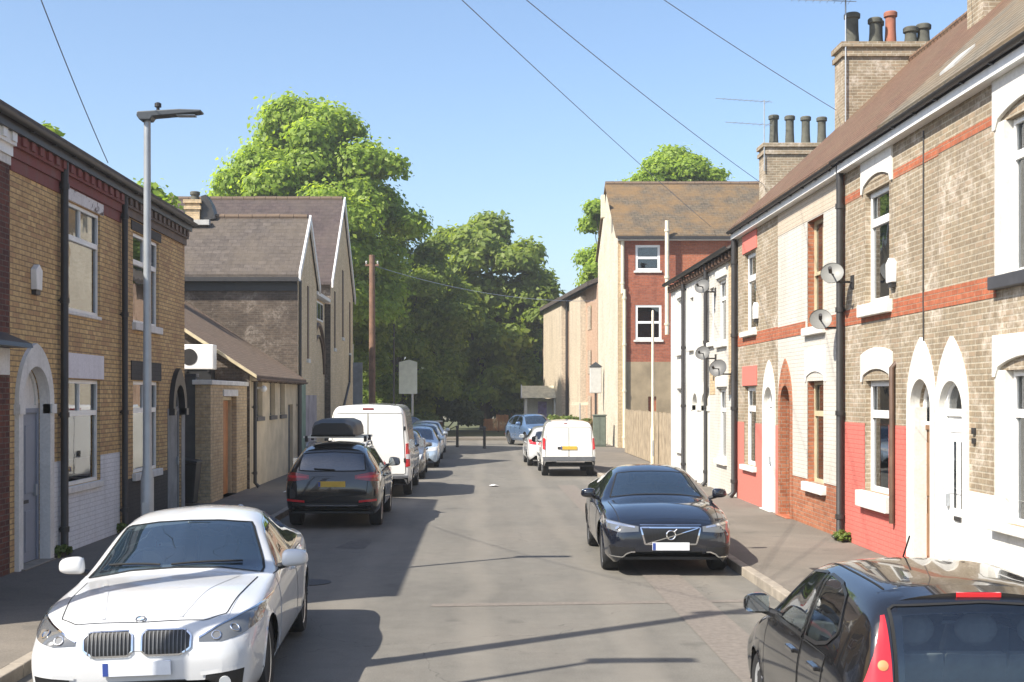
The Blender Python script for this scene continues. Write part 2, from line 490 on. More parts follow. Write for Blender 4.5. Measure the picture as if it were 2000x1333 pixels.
def facade(mb, X, inw, y0, y1, z0, z1, ops, depth=.12, m=0, reveal=True, mr=None, proud=0.0):
    """wall sheet with real openings and their reveals; proud pushes a paint coat out of the wall"""
    x = X - inw*proud
    mr = m if mr is None else mr
    ys = sorted({y0, y1} | {min(max(o[k], y0), y1) for o in ops for k in ('y0', 'y1')})
    zs = sorted({z0, z1} | {min(max(v, z0), z1) for o in ops for v in (o['z0'], o['z1'], o['z1']+o['rise'])})
    for i in range(len(ys)-1):
        for j in range(len(zs)-1):
            a, b, c, d = ys[i], ys[i+1], zs[j], zs[j+1]
            if b-a < 1e-5 or d-c < 1e-5: continue
            yc, zc = (a+b)/2, (c+d)/2
            if any(o['y0'] < yc < o['y1'] and o['z0'] < zc < o['z1']+o['rise'] for o in ops): continue
            mb.quad((x,a,c), (x,b,c), (x,b,d), (x,a,d), m)
    for o in ops:
        if o['rise'] > 0 and o['z1'] >= z0-1e-6 and o['z1']+o['rise'] <= z1+1e-6 and o['y0'] >= y0-1e-6 and o['y1'] <= y1+1e-6:
            ar = arch_pts(o['y0'], o['y1'], o['z1'], o['rise'], o['kind'])
            mid = len(ar)//2; zt = o['z1']+o['rise']
            for k in range(mid):
                mb.add([(x, o['y0'], zt), (x, *ar[k]), (x, *ar[k+1])], [(0,1,2)], m)
            for k in range(mid, len(ar)-1):
                mb.add([(x, o['y1'], zt), (x, *ar[k]), (x, *ar[k+1])], [(0,1,2)], m)
        if reveal:
            loop = [(o['y0'], o['z0'])] + arch_pts(o['y0'], o['y1'], o['z1'], o['rise'], o['kind']) + [(o['y1'], o['z0'])]
            for k in range(len(loop)):
                p, q = loop[k], loop[(k+1) % len(loop)]
                mb.quad((x,*p), (x,*q), (X+inw*depth,*q), (X+inw*depth,*p), mr)
    if proud:
        xo = X
        for (a, b, c, d) in ((y0,y0,z0,z1), (y1,y1,z0,z1)):
            mb.quad((x,a,c), (xo,a,c), (xo,b,d), (x,b,d), m)
        mb.quad((x,y0,z1), (x,y1,z1), (xo,y1,z1), (xo,y0,z1), m)

def bx(mb, X, inw, d0, d1, y0, y1, z0, z1, m=0):
    """box measured inwards from the wall face"""
    a, b = X + inw*d0, X + inw*d1
    return mb.box(min(a,b), max(a,b), min(y0,y1), max(y0,y1), z0, z1, m)

def window(house, X, inw, o, style='upvc', frame=None, pane=None, rec=.09, transom=None, mull=None, curtain=None, sill=True, sillm=None, fw=.065, sill_d=.09, sill_h=.14, over=.08):
    """window > pane, sill, curtain"""
    y0, y1, z0, z1 = o['y0'], o['y1'], o['z0'], o['z1']
    frame = frame or M['white_upvc']; pane = pane or M['pane']
    mb = MB(); d0, d1 = rec, rec+.06
    bx(mb, X, inw, d0, d1, y0, y0+fw, z0, z1); bx(mb, X, inw, d0, d1, y1-fw, y1, z0, z1)
    bx(mb, X, inw, d0, d1, y0+fw, y1-fw, z0, z0+fw); bx(mb, X, inw, d0, d1, y0+fw, y1-fw, z1-fw, z1)
    t = z0 + (z1-z0)*transom if transom else None
    if t:
        bx(mb, X, inw, d0-.012, d1, y0+fw, y1-fw, t-fw*.75, t+fw*.75)
        # the opening top light has its own slim inner frame
        bx(mb, X, inw, d0-.015, d0-.001, y0+fw*.7, y0+fw*1.35, t+fw*.75, z1-fw*.3); bx(mb, X, inw, d0-.015, d0-.001, y1-fw*1.35, y1-fw*.7, t+fw*.75, z1-fw*.3)
        bx(mb, X, inw, d0-.015, d0-.001, y0+fw*1.35, y1-fw*1.35, z1-fw*1.1, z1-fw*.4)
    for mm in (mull or []):
        yy = y0 + (y1-y0)*mm[0]
        za = (t+fw*.75) if (mm[1] == 'top' and t) else z0+fw
        zb = (t-fw*.75) if (mm[1] == 'low' and t) else z1-fw
        bx(mb, X, inw, d0-.004, d1, yy-fw*.4, yy+fw*.4, za, zb)
    if style == 'sash':
        zm = (z0+z1)/2
        bx(mb, X, inw, d0-.02, d1, y0+fw, y1-fw, zm-.03, zm+.03)
        bx(mb, X, inw, d0+.01, d1, (y0+y1)/2-.012, (y0+y1)/2+.012, z0+fw, z1-fw)
    if o['rise'] > 0:
        ar = arch_pts(y0, y1, z1, o['rise'], o['kind'])
        mb.prism([(p[0], p[1]) for p in ar], 'x', X+inw*d0, X+inw*d1)
    w = mb.build('window', frame, house)
    p = MB(); bx(p, X, inw, d0+.03, d0+.036, y0+fw*.5, y1-fw*.5, z0+fw*.5, z1-fw*.5)
    p.build('pane', pane, w)
    if curtain:
        c = MB()
        parts = curtain if isinstance(curtain, list) else [(0, 1, 0, 1, curtain)]
        for (ya, yb, za, zb, cm) in parts:
            A, B = y0+fw*.4+(y1-y0-fw*.8)*ya, y0+fw*.4+(y1-y0-fw*.8)*yb
            n = max(6, int((B-A)/.025))
            vs = []
            for i in range(n+1):
                yy = A+(B-A)*i/n
                dd = d1+.10+.018*math.sin(i*1.35)+.008*math.sin(i*.47)
                vs += [(X+inw*dd, yy, z0+fw*.4+(z1-z0-fw*.8)*za), (X+inw*dd, yy, z0+fw*.4+(z1-z0-fw*.8)*zb)]
            c.add(vs, [(2*i, 2*i+2, 2*i+3, 2*i+1) for i in range(n)])
        c.build('curtain', parts[0][4], w, smooth=True)  # also holds the painted green reflection of one upper window
    if sill:
        s = MB(); bx(s, X, inw, -sill_d, d0, y0-over, y1+over, z0-sill_h, z0-.003)
        s.build('sill', sillm or M['sill_stone'], w, bevel=.012)
    return w

def lintel(house, X, inw, y0, y1, z0, z1, mat, proud=.02, arch=0, name='lintel', raise_top=0):
    mb = MB()
    if arch:
        pts = arch_pts(y0+.1, y1-.1, z0, arch, 'segment')
        outline = [(y0, z0-.12), (y0+.1, z0-.12)] + pts + [(y1-.1, z0-.12), (y1, z0-.12)]
        top = arch_pts(y0, y1, z1, raise_top, 'segment') if raise_top else [(y0, z1), (y1, z1)]
        # strip between the arched underside and the top
        n = 17
        def samp(poly, t):
            yv = poly[0][0] + (poly[-1][0]-poly[0][0])*t
            for i in range(len(poly)-1):
                if poly[i][0] <= yv <= poly[i+1][0] + 1e-9 and poly[i+1][0] > poly[i][0]:
                    k = (yv-poly[i][0])/(poly[i+1][0]-poly[i][0]); return (yv, poly[i][1]+(poly[i+1][1]-poly[i][1])*k)
            return poly[-1]
        low = [(y0, z0-.1)] + [(y0+.0999, z0-.1)] + pts + [(y1-.0999, z0-.1), (y1, z0-.1)]
        N = 24
        L = [samp(low, i/N) for i in range(N+1)]; T = [samp(top, i/N) for i in range(N+1)]
        xa, xb = X - inw*proud, X + inw*.1
        vs = []
        for i in range(N+1):
            vs += [(xa,*L[i]), (xa,*T[i]), (xb,*L[i]), (xb,*T[i])]
        fs = []
        for i in range(N):
            a = 4*i; b = a+4
            fs += [(a,b,b+1,a+1), (a+2,a+3,b+3,b+2), (a,a+2,b+2,b), (a+1,b+1,b+3,a+3)]
        fs += [(0,1,3,2), (4*N,4*N+2,4*N+3,4*N+1)]
        mb.add(vs, fs)
    else:
        bx(mb, X, inw, -proud, .02, y0, y1, z0, z1)
    return mb.build(name, mat, house, bevel=.006)

def arch_surround(house, X, inw, o, wo, rise_o, mat, proud=.035, foot=0.12, cap=None):
    """painted band round an arched doorway: flat band between the opening and an outer pointed outline"""
    y0, y1 = o['y0'], o['y1']
    e = .005
    inner = [(y0+e, foot)] + arch_pts(y0+e, y1-e, o['z1'], o['rise']-e, o['kind'], 10) + [(y1-e, foot)]
    outer = [(y0-wo, foot)] + arch_pts(y0-wo, y1+wo, o['z1'], rise_o, 'pointed', 10) + [(y1+wo, foot)]
    def res(p, n):
        # resample by arc length, keeping ends
        d = [0]
        for i in range(1, len(p)): d.append(d[-1] + math.dist(p[i], p[i-1]))
        out = []
        for k in range(n+1):
            t = d[-1]*k/n
            for i in range(1, len(p)):
                if d[i] >= t-1e-9:
                    q = (t-d[i-1])/max(d[i]-d[i-1], 1e-9)
                    out.append((p[i-1][0]+(p[i][0]-p[i-1][0])*q, p[i-1][1]+(p[i][1]-p[i-1][1])*q)); break
        return out
    if len(inner) == len(outer): I, O = inner, outer
    else: I, O = res(inner, 44), res(outer, 44)
    xa, xb = X - inw*proud, X + inw*.10
    mb = MB(); vs = []; n = len(I)
    for i in range(n): vs += [(xa,*I[i]), (xa,*O[i]), (xb,*I[i]), (X,*O[i])]
    fs = []
    for i in range(n-1):
        a = 4*i; b = a+4
        fs += [(a,b,b+1,a+1), (a,a+2,b+2,b), (a+1,b+1,b+3,a+3)]
    mb.add(vs, fs)
    if cap:
        for (a, b) in ((y0-wo-.03, y0+.005), (y1-.005, y1+wo+.03)):
            bx(mb, X, inw, -proud-.03, .05, a, b, o['z1']-.14, o['z1'])
    return mb.build('door_surround', mat, house, smooth=True, angle=25)

def door(house, X, inw, o, mat, rec=.12, zdoor=None, fan=None, slots=False, panels=True, step=None, handle=True, frame=None, z0=.14, letter=True):
    """door (> handle, fanlight)"""
    y0, y1 = o['y0'], o['y1']; zd = zdoor or o['z1']
    mb = MB()
    bx(mb, X, inw, rec, rec+.05, y0, y1, z0, zd)
    bx(mb, X, inw, rec-.03, rec, y0, y0+.06, z0, zd); bx(mb, X, inw, rec-.03, rec, y1-.06, y1, z0, zd); bx(mb, X, inw, rec-.03, rec, y0+.06, y1-.06, zd-.07, zd)
    w = y1-y0
    if panels:
        for (a, b) in ((.14, .46), (.54, .86)):
            bx(mb, X, inw, rec-.014, rec, y0+w*a, y0+w*b, z0+.15, z0+.75)
            if not slots: bx(mb, X, inw, rec-.014, rec, y0+w*a, y0+w*b, z0+1.0, zd-.25)
    if slots:
        bx(mb, X, inw, rec-.012, rec, y0+w*.14, y1-w*.14, zd-.28, zd-.2)
    d = mb.build('door', mat, house, bevel=.006)
    if slots:
        g = MB()
        for q in (.33, .62): bx(g, X, inw, rec-.008, rec-.002, y0+w*q-.035, y0+w*q+.035, z0+.95, zd-.4)
        g.build('glazed_slot', M['pane_dark'], d)
    if letter:
        l = MB(); bx(l, X, inw, rec-.02, rec, y0+w*.36, y0+w*.64, z0+.86 if not slots else z0+.78, z0+.91 if not slots else z0+.84)
        l.build('letter_plate', M['dark_metal'], d)
    if handle:
        h = MB(); bx(h, X, inw, rec-.05, rec, y0+w*.84, y0+w*.90, z0+.95, z0+1.12)
        h.build('handle', M['grey_metal'], d, bevel=.005)
    if o['z1']+o['rise'] > zd + .1:
        ar = [(y0+.04, zd+.03)] + [(min(max(p[0], y0+.05), y1-.05), p[1]-.05) for p in arch_pts(y0, y1, max(o['z1'], zd), o['rise']-(max(0, zd-o['z1'])), o['kind'])] + [(y1-.04, zd+.03)]
        f = MB(); f.prism(ar, 'x', X+inw*(rec+.01), X+inw*(rec+.02))
        f.build('fanlight', fan or M['pane_dark'], d)
        fr = MB(); loop = [(y0, zd)] + arch_pts(y0, y1, o['z1'], o['rise'], o['kind']) + [(y1, zd)]
        cy = (y0+y1)/2; cz = zd + .45*(o['z1']+o['rise']-zd)
        inn = [(cy+(p[0]-cy)*.84, cz+(p[1]-cz)*.84) for p in loop]
        xa, xb = X+inw*(rec-.02), X+inw*(rec+.05)
        vs = []
        for p, q in zip(loop, inn): vs += [(xa,*p), (xa,*q), (xb,*q)]
        fs = []
        for i in range(len(loop)):
            a = 3*i; b = 3*((i+1) % len(loop)); fs += [(a,b,b+1,a+1), (a+1,b+1,b+2,a+2)]
        fr.add(vs, fs); fr.build('fanlight_frame', frame or mat, d)
    if step:
        s = MB(); bx(s, X, inw, -.12, rec, y0-.08, y1+.08, .121, z0)
        s.build('doorstep', step, house, bevel=.01)
    return d

def drainpipe(house, X, inw, y, z0, z1, mat, r=.05, shoe=True, off=.09):
    mb = MB(); x = X - inw*off
    pts = [(x, y, z0+.12), (x, y, z1)]
    if shoe: pts = [(x - inw*.1, y, z0+.03), (x, y, z0+.14)] + pts[1:]
    mb.tube(pts, r, 12)
    z = z0+.4
    while z < z1:
        mb.lathe([(r*1.25, -.04), (r*1.25, .04)], (x, y, z), 'z', 12)
        bx(mb, X, inw, -off, 0, y-.02, y+.02, z-.015, z+.015)
        z += 1.75
    return mb.build('drainpipe', mat, house, smooth=True)

def gutter(house, X, inw, y0, y1, z, mat, over=.22, r=.058):
    mb = MB(); x = X - inw*over
    n = 8
    prof = [(x + r*math.cos(PI + PI*i/n), z + r*math.sin(PI + PI*i/n)) for i in range(n+1)]
    prof2 = [(x + r*.85*math.cos(PI + PI*i/n), z + .004 + r*.85*math.sin(PI + PI*i/n)) for i in range(n, -1, -1)]
    mb.prism(prof + prof2, 'y', y0, y1)
    y = y0 + .3
    while y < y1:
        mb.box(min(x, X-inw*.02), max(x, X-inw*.02), y-.015, y+.015, z-r-.02, z-r+.0); y += .9
    return mb.build('gutter', mat, house, smooth=True, angle=50)

def roof_slab(house, X, inw, y0, y1, zE, depth, pitch, mat, over=.16, th=.07, name='roof', both=True, sag=0.0):
    """pitched roof whose ridge runs along the street; battened courses are in the material, edges are real"""
    mb = MB()
    xe = X - inw*over; ze = zE - over*math.tan(pitch)*0
    xr = X + inw*depth; zr = zE + (depth+over)*math.tan(pitch)
    t = th/math.cos(pitch)
    mb.prism([(xe, ze), (xr, zr), (xr, zr+t), (xe, ze+t)], 'y', y0, y1)
    if both:
        xb = X + inw*(2*depth+over)
        mb.prism([(xr, zr), (xb, ze), (xb, ze+t), (xr, zr+t)], 'y', y0, y1)
    o = mb.build(name, mat, house)
    r = MB()
    n = max(2, int((y1-y0)/.45))
    for i in range(n):
        a, b = y0+(y1-y0)*i/n, y0+(y1-y0)*(i+1)/n-.012
        r.tube([(xr, a, zr+t-.02), (xr, b, zr+t-.02+rnd.uniform(-.006,.006))], .11, 8)
    r.build('ridge_tiles', mat, o, smooth=True)
    return o

def chimney(house, x0, x1, y0, y1, z0, z1, mat, pots, capm=None, corbel=True):
    """chimney > pot; pots: (x, y, radius, height, material)"""
    mb = MB()
    mb.box(x0, x1, y0, y1, z0, z1-.34)
    if corbel:
        mb.box(x0-.05, x1+.05, y0-.05, y1+.05, z1-.34, z1-.22); mb.box(x0-.0, x1+.0, y0-.0, y1+.0, z1-.22, z1-.12)
        mb.box(x0-.07, x1+.07, y0-.07, y1+.07, z1-.12, z1)
    c = mb.build('chimney', mat, house)
    for (x, y, r, h, pm) in pots:
        p = MB(); p.lathe([(r*1.05, 0), (r, .06), (r*.88, h*.45), (r*.86, h-.14), (r*1.12, h-.12), (r*1.14, h-.03), (r*.95, h), (r*.75, h), (r*.72, h-.2)], (x, y, z1), 'z', 14)
        p.build('chimney_pot', pm, c, smooth=True)
    return c

def closed_box(house, X, inw, y0, y1, z1, depth, mat, name='side_walls', gable=None, z0=0.0):
    """the rest of the house: party walls, back wall, so that it is solid and dark inside"""
    mb = MB(); xa, xb = X + inw*.0, X + inw*depth
    for y in (y0, y1):
        if gable:
            mb.add([(xa,y,z0), (xb,y,z0), (xb,y,z1), ((xa+xb)/2,y,gable), (xa,y,z1)], [(0,1,2,3,4)])
        else: mb.quad((xa,y,z0), (xb,y,z0), (xb,y,z1), (xa,y,z1))
    mb.quad((xb,y0,z0), (xb,y1,z0), (xb,y1,z1), (xb,y0,z1))
    # floors keep daylight from falling through the house
    mb.quad((xa+inw*.25,y0,3.3), (xb,y0,3.3), (xb,y1,3.3), (xa+inw*.25,y1,3.3))
    mb.quad((xa+inw*.25,y0,.1), (xb,y0,.1), (xb,y1,.1), (xa+inw*.25,y1,.1))
    # a cross wall behind the front rooms
    mb.quad((xa+inw*2.2,y0,z0), (xa+inw*2.2,y1,z0), (xa+inw*2.2,y1,z1), (xa+inw*2.2,y0,z1))
    return mb.build(name, mat, house)
# ------------------------------------------------------------------ ground, road, pavements
def road_mat():
    t = NT('asphalt'); v = t.obj()
    fine = t.noise(60, 4, v, .7); mid = t.noise(4, 6, v, .7); big = t.noise(.35, 7, v, .65, .6)
    mp = t.new('ShaderNodeMapping'); mp.inputs['Scale'].default_value = (1.3, .12, 1); t.ln(v, mp.inputs[0])
    streak = t.noise(1.2, 5, mp.outputs[0], .6)
    c = t.ramp(big, [(.3, (.122,.115,.102)), (.5, (.148,.139,.122)), (.72, (.166,.151,.131))])
    c = t.mix(.6, c, t.mix(1.0, c, t.ramp(fine, [(.3, .62), (.7, 1.36)]), 'MULTIPLY'))
    c = t.mix(.45, c, t.mix(1.0, c, t.ramp(mid, [(.3, .75), (.7, 1.2)]), 'MULTIPLY'))
    c = t.mix(.5, c, t.mix(1.0, c, t.ramp(streak, [(.35, .8), (.7, 1.12)]), 'MULTIPLY'))
    # thin tar-filled cracks
    vo = t.new('ShaderNodeTexVoronoi'); vo.feature = 'DISTANCE_TO_EDGE'; vo.inputs['Scale'].default_value = .22
    wv = t.new('ShaderNodeVectorMath', operation='ADD'); nn = t.new('ShaderNodeTexNoise'); nn.inputs['Scale'].default_value = .9; nn.inputs['Detail'].default_value = 6
    t.ln(v, nn.inputs['Vector']); t.ln(v, wv.inputs[0]); sc = t.new('ShaderNodeVectorMath', operation='SCALE'); sc.inputs['Scale'].default_value = 1.6
    t.ln(nn.outputs['Color'], sc.inputs[0]); t.ln(sc.outputs[0], wv.inputs[1]); t.ln(wv.outputs[0], vo.inputs['Vector'])
    crack = t.math('MULTIPLY', t.math('LESS_THAN', vo.outputs['Distance'], .0022), t.math('GREATER_THAN', mid, .5))
    c = t.mix(t.math('MULTIPLY', crack, .5), c, (.05,.047,.042))
    # tyre-polished tracks along the lane and a few oil drips
    sx = t.new('ShaderNodeSeparateXYZ'); t.ln(v, sx.inputs[0])
    wob = t.math('MULTIPLY', t.noise(.25, 3, v), .9)
    tr = t.math('SINE', t.math('MULTIPLY', t.math('ADD', sx.outputs[0], wob), 3.9))
    c = t.mix(t.math('MULTIPLY', t.ramp(tr, [(.55, 0.0), (.95, 1.0)]), .28), c, (.215,.195,.165))
    oil = t.noise(1.1, 3, v, .5)
    c = t.mix(t.math('MULTIPLY', t.ramp(oil, [(.66, 0.0), (.74, 1.0)]), .45), c, (.06,.057,.052))
    t.ln(c, t.b.inputs['Base Color']); t.b.inputs['Roughness'].default_value = .88
    t.b.inputs['Specular IOR Level'].default_value = .3
    t.bump(fine, .35, .006)
    return t.mat
M['asphalt'] = road_mat()
def pave_mat():
    t = NT('pavement_tarmac'); v = t.obj()
    fine = t.noise(55, 4, v, .7); big = t.noise(.6, 7, v, .7, .5)
    c = t.ramp(big, [(.3, (.125,.112,.094)), (.55, (.165,.145,.122)), (.75, (.20,.175,.145))])
    c = t.mix(.6, c, t.mix(1.0, c, t.ramp(fine, [(.3, .65), (.7, 1.35)]), 'MULTIPLY'))
    n2 = t.noise(2.2, 5, v, .6)
    c = t.mix(t.math('MULTIPLY', t.math('GREATER_THAN', n2, .64), .35), c, (.09,.085,.075))
    t.ln(c, t.b.inputs['Base Color']); t.b.inputs['Roughness'].default_value = .9; t.b.inputs['Specular IOR Level'].default_value = .25
    t.bump(fine, .3, .006)
    return t.mat
M['pavement_tarmac'] = pave_mat()
M['kerb_stone'] = plain('kerb_stone', (.27,.235,.19), .85, var=.22, scale=4, bump=.15)
M['earth'] = plain('earth', (.11,.10,.06), .95, var=.35, scale=.4)
M['patch'] = plain('patch', (.085,.08,.073), .9, var=.3, scale=12, bump=.2)
M['iron'] = plain('iron', (.05,.045,.042), .6, .4, var=.3, scale=20)
M['litter_white'] = plain('litter_white', (.75,.75,.74), .6, var=0)

KL, KR, YE = -4.15, 3.72, 64.0
def grid_sheet(name, x0, x1, y0, y1, z, mat, nx=1, ny=1):
    mb = MB()
    for i in range(nx):
        for j in range(ny):
            mb.quad((x0+(x1-x0)*i/nx, y0+(y1-y0)*j/ny, z), (x0+(x1-x0)*(i+1)/nx, y0+(y1-y0)*j/ny, z), (x0+(x1-x0)*(i+1)/nx, y0+(y1-y0)*(j+1)/ny, z), (x0+(x1-x0)*i/nx, y0+(y1-y0)*(j+1)/ny, z))
    o = mb.build(name, mat, fix=False)
    return tag(o, kind='structure')

tag(grid_sheet('ground', -900, 900, -300, 1500, -.06, M['earth']), 'bare brown and green ground beyond the street', 'ground')
mb = MB()
mb.quad((KL,-60,0), (KR,-60,0), (KR,YE,0), (KL,YE,0))
mb.quad((-120,YE,0), (120,YE,0), (120,YE+9,0), (-120,YE+9,0))
tag(mb.build('road', M['asphalt'], fix=False), 'worn grey asphalt carriageway running to the junction', 'road', kind='structure')

def pavement(x0, x1, kx, y0, y1, name, label):
    mb = MB()
    mb.box(min(x0, x1), max(x0, x1), y0, y1, -.05, .12)
    tag(mb.build(name, M['pavement_tarmac']), label, 'pavement', kind='structure')
def kerb(xa, xb, y0, y1, label):
    mb = MB(); y = y0
    while y < y1:
        e = min(y+.91, y1); dz = rnd.uniform(-.004, .004)
        mb.box(xa, xb, y, e-.008, -.04, .124+dz); y += .92
    tag(mb.build('kerb', M['kerb_stone'], bevel=.012), label, 'kerb', kind='structure')
pavement(KL-.14, -40, KL, -60, YE-.14, 'pavement', 'shaded tarmac pavement along the yellow brick terrace')
pavement(KR+.14, 40, KR, -60, YE-.14, 'pavement', 'sunlit tarmac pavement along the painted terrace')
kerb(KL-.14, KL, -30, YE, 'worn kerb stones on the shaded side of the street')
kerb(KR, KR+.14, -30, YE, 'worn kerb stones on the sunlit side of the street')
mb = MB(); mb.box(-120, 120, YE+9, YE+12.5, -.05, .12)
tag(mb.build('pavement', M['pavement_tarmac']), 'far tarmac pavement across the junction', 'pavement', kind='structure')
M['verge'] = plain('verge', (.075,.08,.03), .95, var=.4, scale=1.5, bump=.3)
tag(grid_sheet('verge', -120, 120, YE+12.5, YE+70, -.01, M['verge']), 'dry grassy verge across the junction', 'verge')

# repair patches, worn bands and covers in the road (thin sheets above it)
def patch(name, label, poly, z, mat):
    mb = MB(); mb.add([(p[0], p[1], z) for p in poly], [tuple(range(len(poly)))])
    return tag(mb.build(name, mat), label, 'road patch', kind='structure')
patch('road_repair', 'dark square tarmac repair in the shaded lane', [(-2.45,21.1), (-1.95,21.0), (-1.9,22.0), (-2.3,22.1)], .004, M['patch'])
M['patch_warm'] = plain('patch_warm', (.150,.130,.112), .9, var=.2, scale=14, bump=.2)
patch('road_repair', 'long pale trench repair across the middle of the road', [(-.6,15.2), (3.3,15.55), (3.3,15.75), (-.6,15.42)], .004, M['patch_warm'])
patch('road_repair', 'pale trench repair along the sunlit kerb', [(2.35,8), (2.9,8), (2.7,36), (2.2,36)], .008, M['patch_warm'])
mb = MB(); mb.lathe([(.30, 0), (.30, .008), (.27, .010), (.0, .010)], (-2.35, 17.2, .001), 'z', 28)
tag(mb.build('manhole_cover', M['iron']), 'round iron manhole cover in the shaded lane', 'manhole cover')
for (xx, yy, w_, l_, lab) in ((4.9, 17.4, .5, .75, 'grey rectangular service cover on the sunlit pavement before the pink house'), (4.6, 24.0, .3, .3, 'small square stop-tap cover on the sunlit pavement before the sash-windowed house')):
    mb = MB(); mb.box(xx-w_/2, xx+w_/2, yy-l_/2, yy+l_/2, .115, .1245); mb.box(xx-w_/2+.03, xx+w_/2-.03, yy-l_/2+.03, yy+l_/2-.03, .1246, .128)
    tag(mb.build('service_cover', M['iron'], bevel=.003), lab, 'service cover')
mb = MB(); mb.box(KL+.02, KL+.38, 12.0, 12.45, .0, .012)
for i in range(6): mb.box(KL+.06+i*.05, KL+.08+i*.05, 12.04, 12.41, .012, .02)
tag(mb.build('drain_grate', M['iron']), 'iron gully grate beside the shaded kerb', 'drain')
for i, (x, y, s, lab) in enumerate(((.36, 35.6, .16, 'white scrap of litter lying in the middle of the road'), (-4.9, 31.6, .14, 'white scrap of litter on the shaded pavement by the outbuilding'), (-5.3, 27.6, .1, 'pale crumpled paper on the pavement by the doorway wall'))):
    mb = MB(); r2 = random.Random(i); zb = .125 if x < KL else .004
    pts = [(x+s*(.5+.6*r2.random())*math.cos(t*1.05), y+s*(.7+r2.random())*math.sin(t*1.05), zb+.05*r2.random()) for t in range(6)]
    mb.add(pts + [(x, y, zb+.06)], [(k, (k+1) % 6, 6) for k in range(6)])
    tag(mb.build('litter', M['litter_white']), lab, 'litter')

# ------------------------------------------------------------------ right-hand terrace
zE = 6.42; DP = 4.0; PT = math.radians(43)
def rhouse(label, y0, y1, ops, mat, z1=zE, name='terraced_house', zsplit=None):
    h = thing(name, label, 'house', (XR, (y0+y1)/2, .12), group='terraced houses on the sunlit side')
    mb = MB(); facade(mb, XR, 1, y0, y1, .1, z1, ops, depth=.16)
    mb.build('wall', mat, h)
    return h
def bands(h, y0, y1, zs, mat, ops, name='brick_band'):
    for (a, b) in zs:
        mb = MB(); facade(mb, XR, 1, y0, y1, a, b, ops, reveal=False, proud=.006)
        mb.build(name, mat, h)

# --- house with the big white-surrounded windows (nearest, cut by the frame)
yA, yB = 9.0, 16.90
w_lo = op(13.35, 14.74, 1.06, 2.86); w_up = op(13.35, 14.74, 3.98, 5.80)
w_lo2 = op(9.8, 11.2, 1.06, 2.86); w_up2 = op(9.8, 11.2, 3.98, 5.80)
d1 = op(15.98, 16.80, .12, 2.36, .40, 'round')
opsR1 = [w_lo, w_up, w_lo2, w_up2, d1]
R1 = rhouse('brown brick terraced house with wide white window surrounds, nearest on the sunlit side', yA, yB, opsR1, M['buff_brick'])
bands(R1, yA, yB, [(3.74, 4.0), (5.82, 5.94)], M['band_brick'], [op(13.12, 15.0, 3.3, 6.6), op(9.5, 11.5, 3.3, 6.6)])
mb = MB(); facade(mb, XR, 1, yA, yB-.02, .11, 1.36, opsR1, reveal=False, proud=.012); mb.build('painted_dado', M['white_paint'], R1)
for a, b in ((13.12, 15.0), (9.55, 11.4)):
    wl, wu = (w_lo, w_up) if a > 12 else (w_lo2, w_up2)
    for o, zt, nm in ((wl, 3.28, 'low'), (wu, 6.36, 'up')):
        for (sa, sb) in ((a, o['y0']+.006), (o['y1']-.006, b)):
            mb = MB(); bx(mb, XR, 1, -.03, .10, sa, sb, o['z0']-.02, o['z1'])
            mb.build('window_surround', M['white_paint'], R1, bevel=.008)
        lintel(R1, XR, 1, a-.03, b+.03, o['z1']+.02, zt, M['white_paint'], .05, arch=.14)
    window(R1, XR, 1, wl, transom=.72, curtain=[(0,.36,0,1,M['curtain']), (.62,1,0,1,M['curtain'])], sillm=M['white_paint'], over=.3, sill_d=.12, sill_h=.1)
    window(R1, XR, 1, wu, transom=.76, mull=[(.5,'low')], curtain=[(0,.3,0,1,M['curtain']), (.75,1,0,1,M['curtain'])], sillm=M['dark_sill'], over=.28, sill_d=.11, sill_h=.16)
arch_surround(R1, XR, 1, d1, .135, .98, M['white_paint'], .04)
door(R1, XR, 1, d1, M['white_upvc'], rec=.07, slots=True, step=M['white_paint'])
gutter(R1, XR, 1, yA, yB+.1, zE+.10, M['dark_metal'])
mb = MB(); bx(mb, XR, 1, -.16, .0, yA, yB, zE-.10, zE+.03); mb.build('fascia', M['fascia_white'], R1)
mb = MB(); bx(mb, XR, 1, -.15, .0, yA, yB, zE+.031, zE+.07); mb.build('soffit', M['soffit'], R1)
roof_slab(R1, XR, 1, yA, 18.9, zE+.10, DP, PT, M['roof_grey'], over=.20)
closed_box(R1, XR, 1, yA, yB, zE, 8.0, M['pinkish_brick'], gable=zE+3.75)
# lead flashing and a roof light
for k, (ya, zq, ln) in enumerate(((17.0, .42, .55), (14.6, .7, .8))):
    mb = MB(); x0 = XR + (zq)/math.tan(PT) - .2; zz = zE + .1 + zq + .085
    mb.prism([(x0, zz), (x0+.28, zz+.28*math.tan(PT)), (x0+.28, zz+.05+.28*math.tan(PT)), (x0, zz+.05)], 'y', ya, ya+ln)
    mb.build('roof_vent', M['lead'], R1)
# bell plates and scuffs beside the door
mb = MB(); bx(mb, XR, 1, -.035, 0, 15.62, 15.70, 2.08, 2.16); bx(mb, XR, 1, -.035, 0, 15.62, 15.69, 1.96, 2.03); mb.build('door_bell', M['dark_metal'], R1, bevel=.005)
# cable down the wall
mb = MB(); mb.tube([(XR-.012, 17.45, 6.25), (XR-.012, 17.46, 4.0), (XR-.012, 17.45, 3.2)], .011, 6)
cable_R = mb

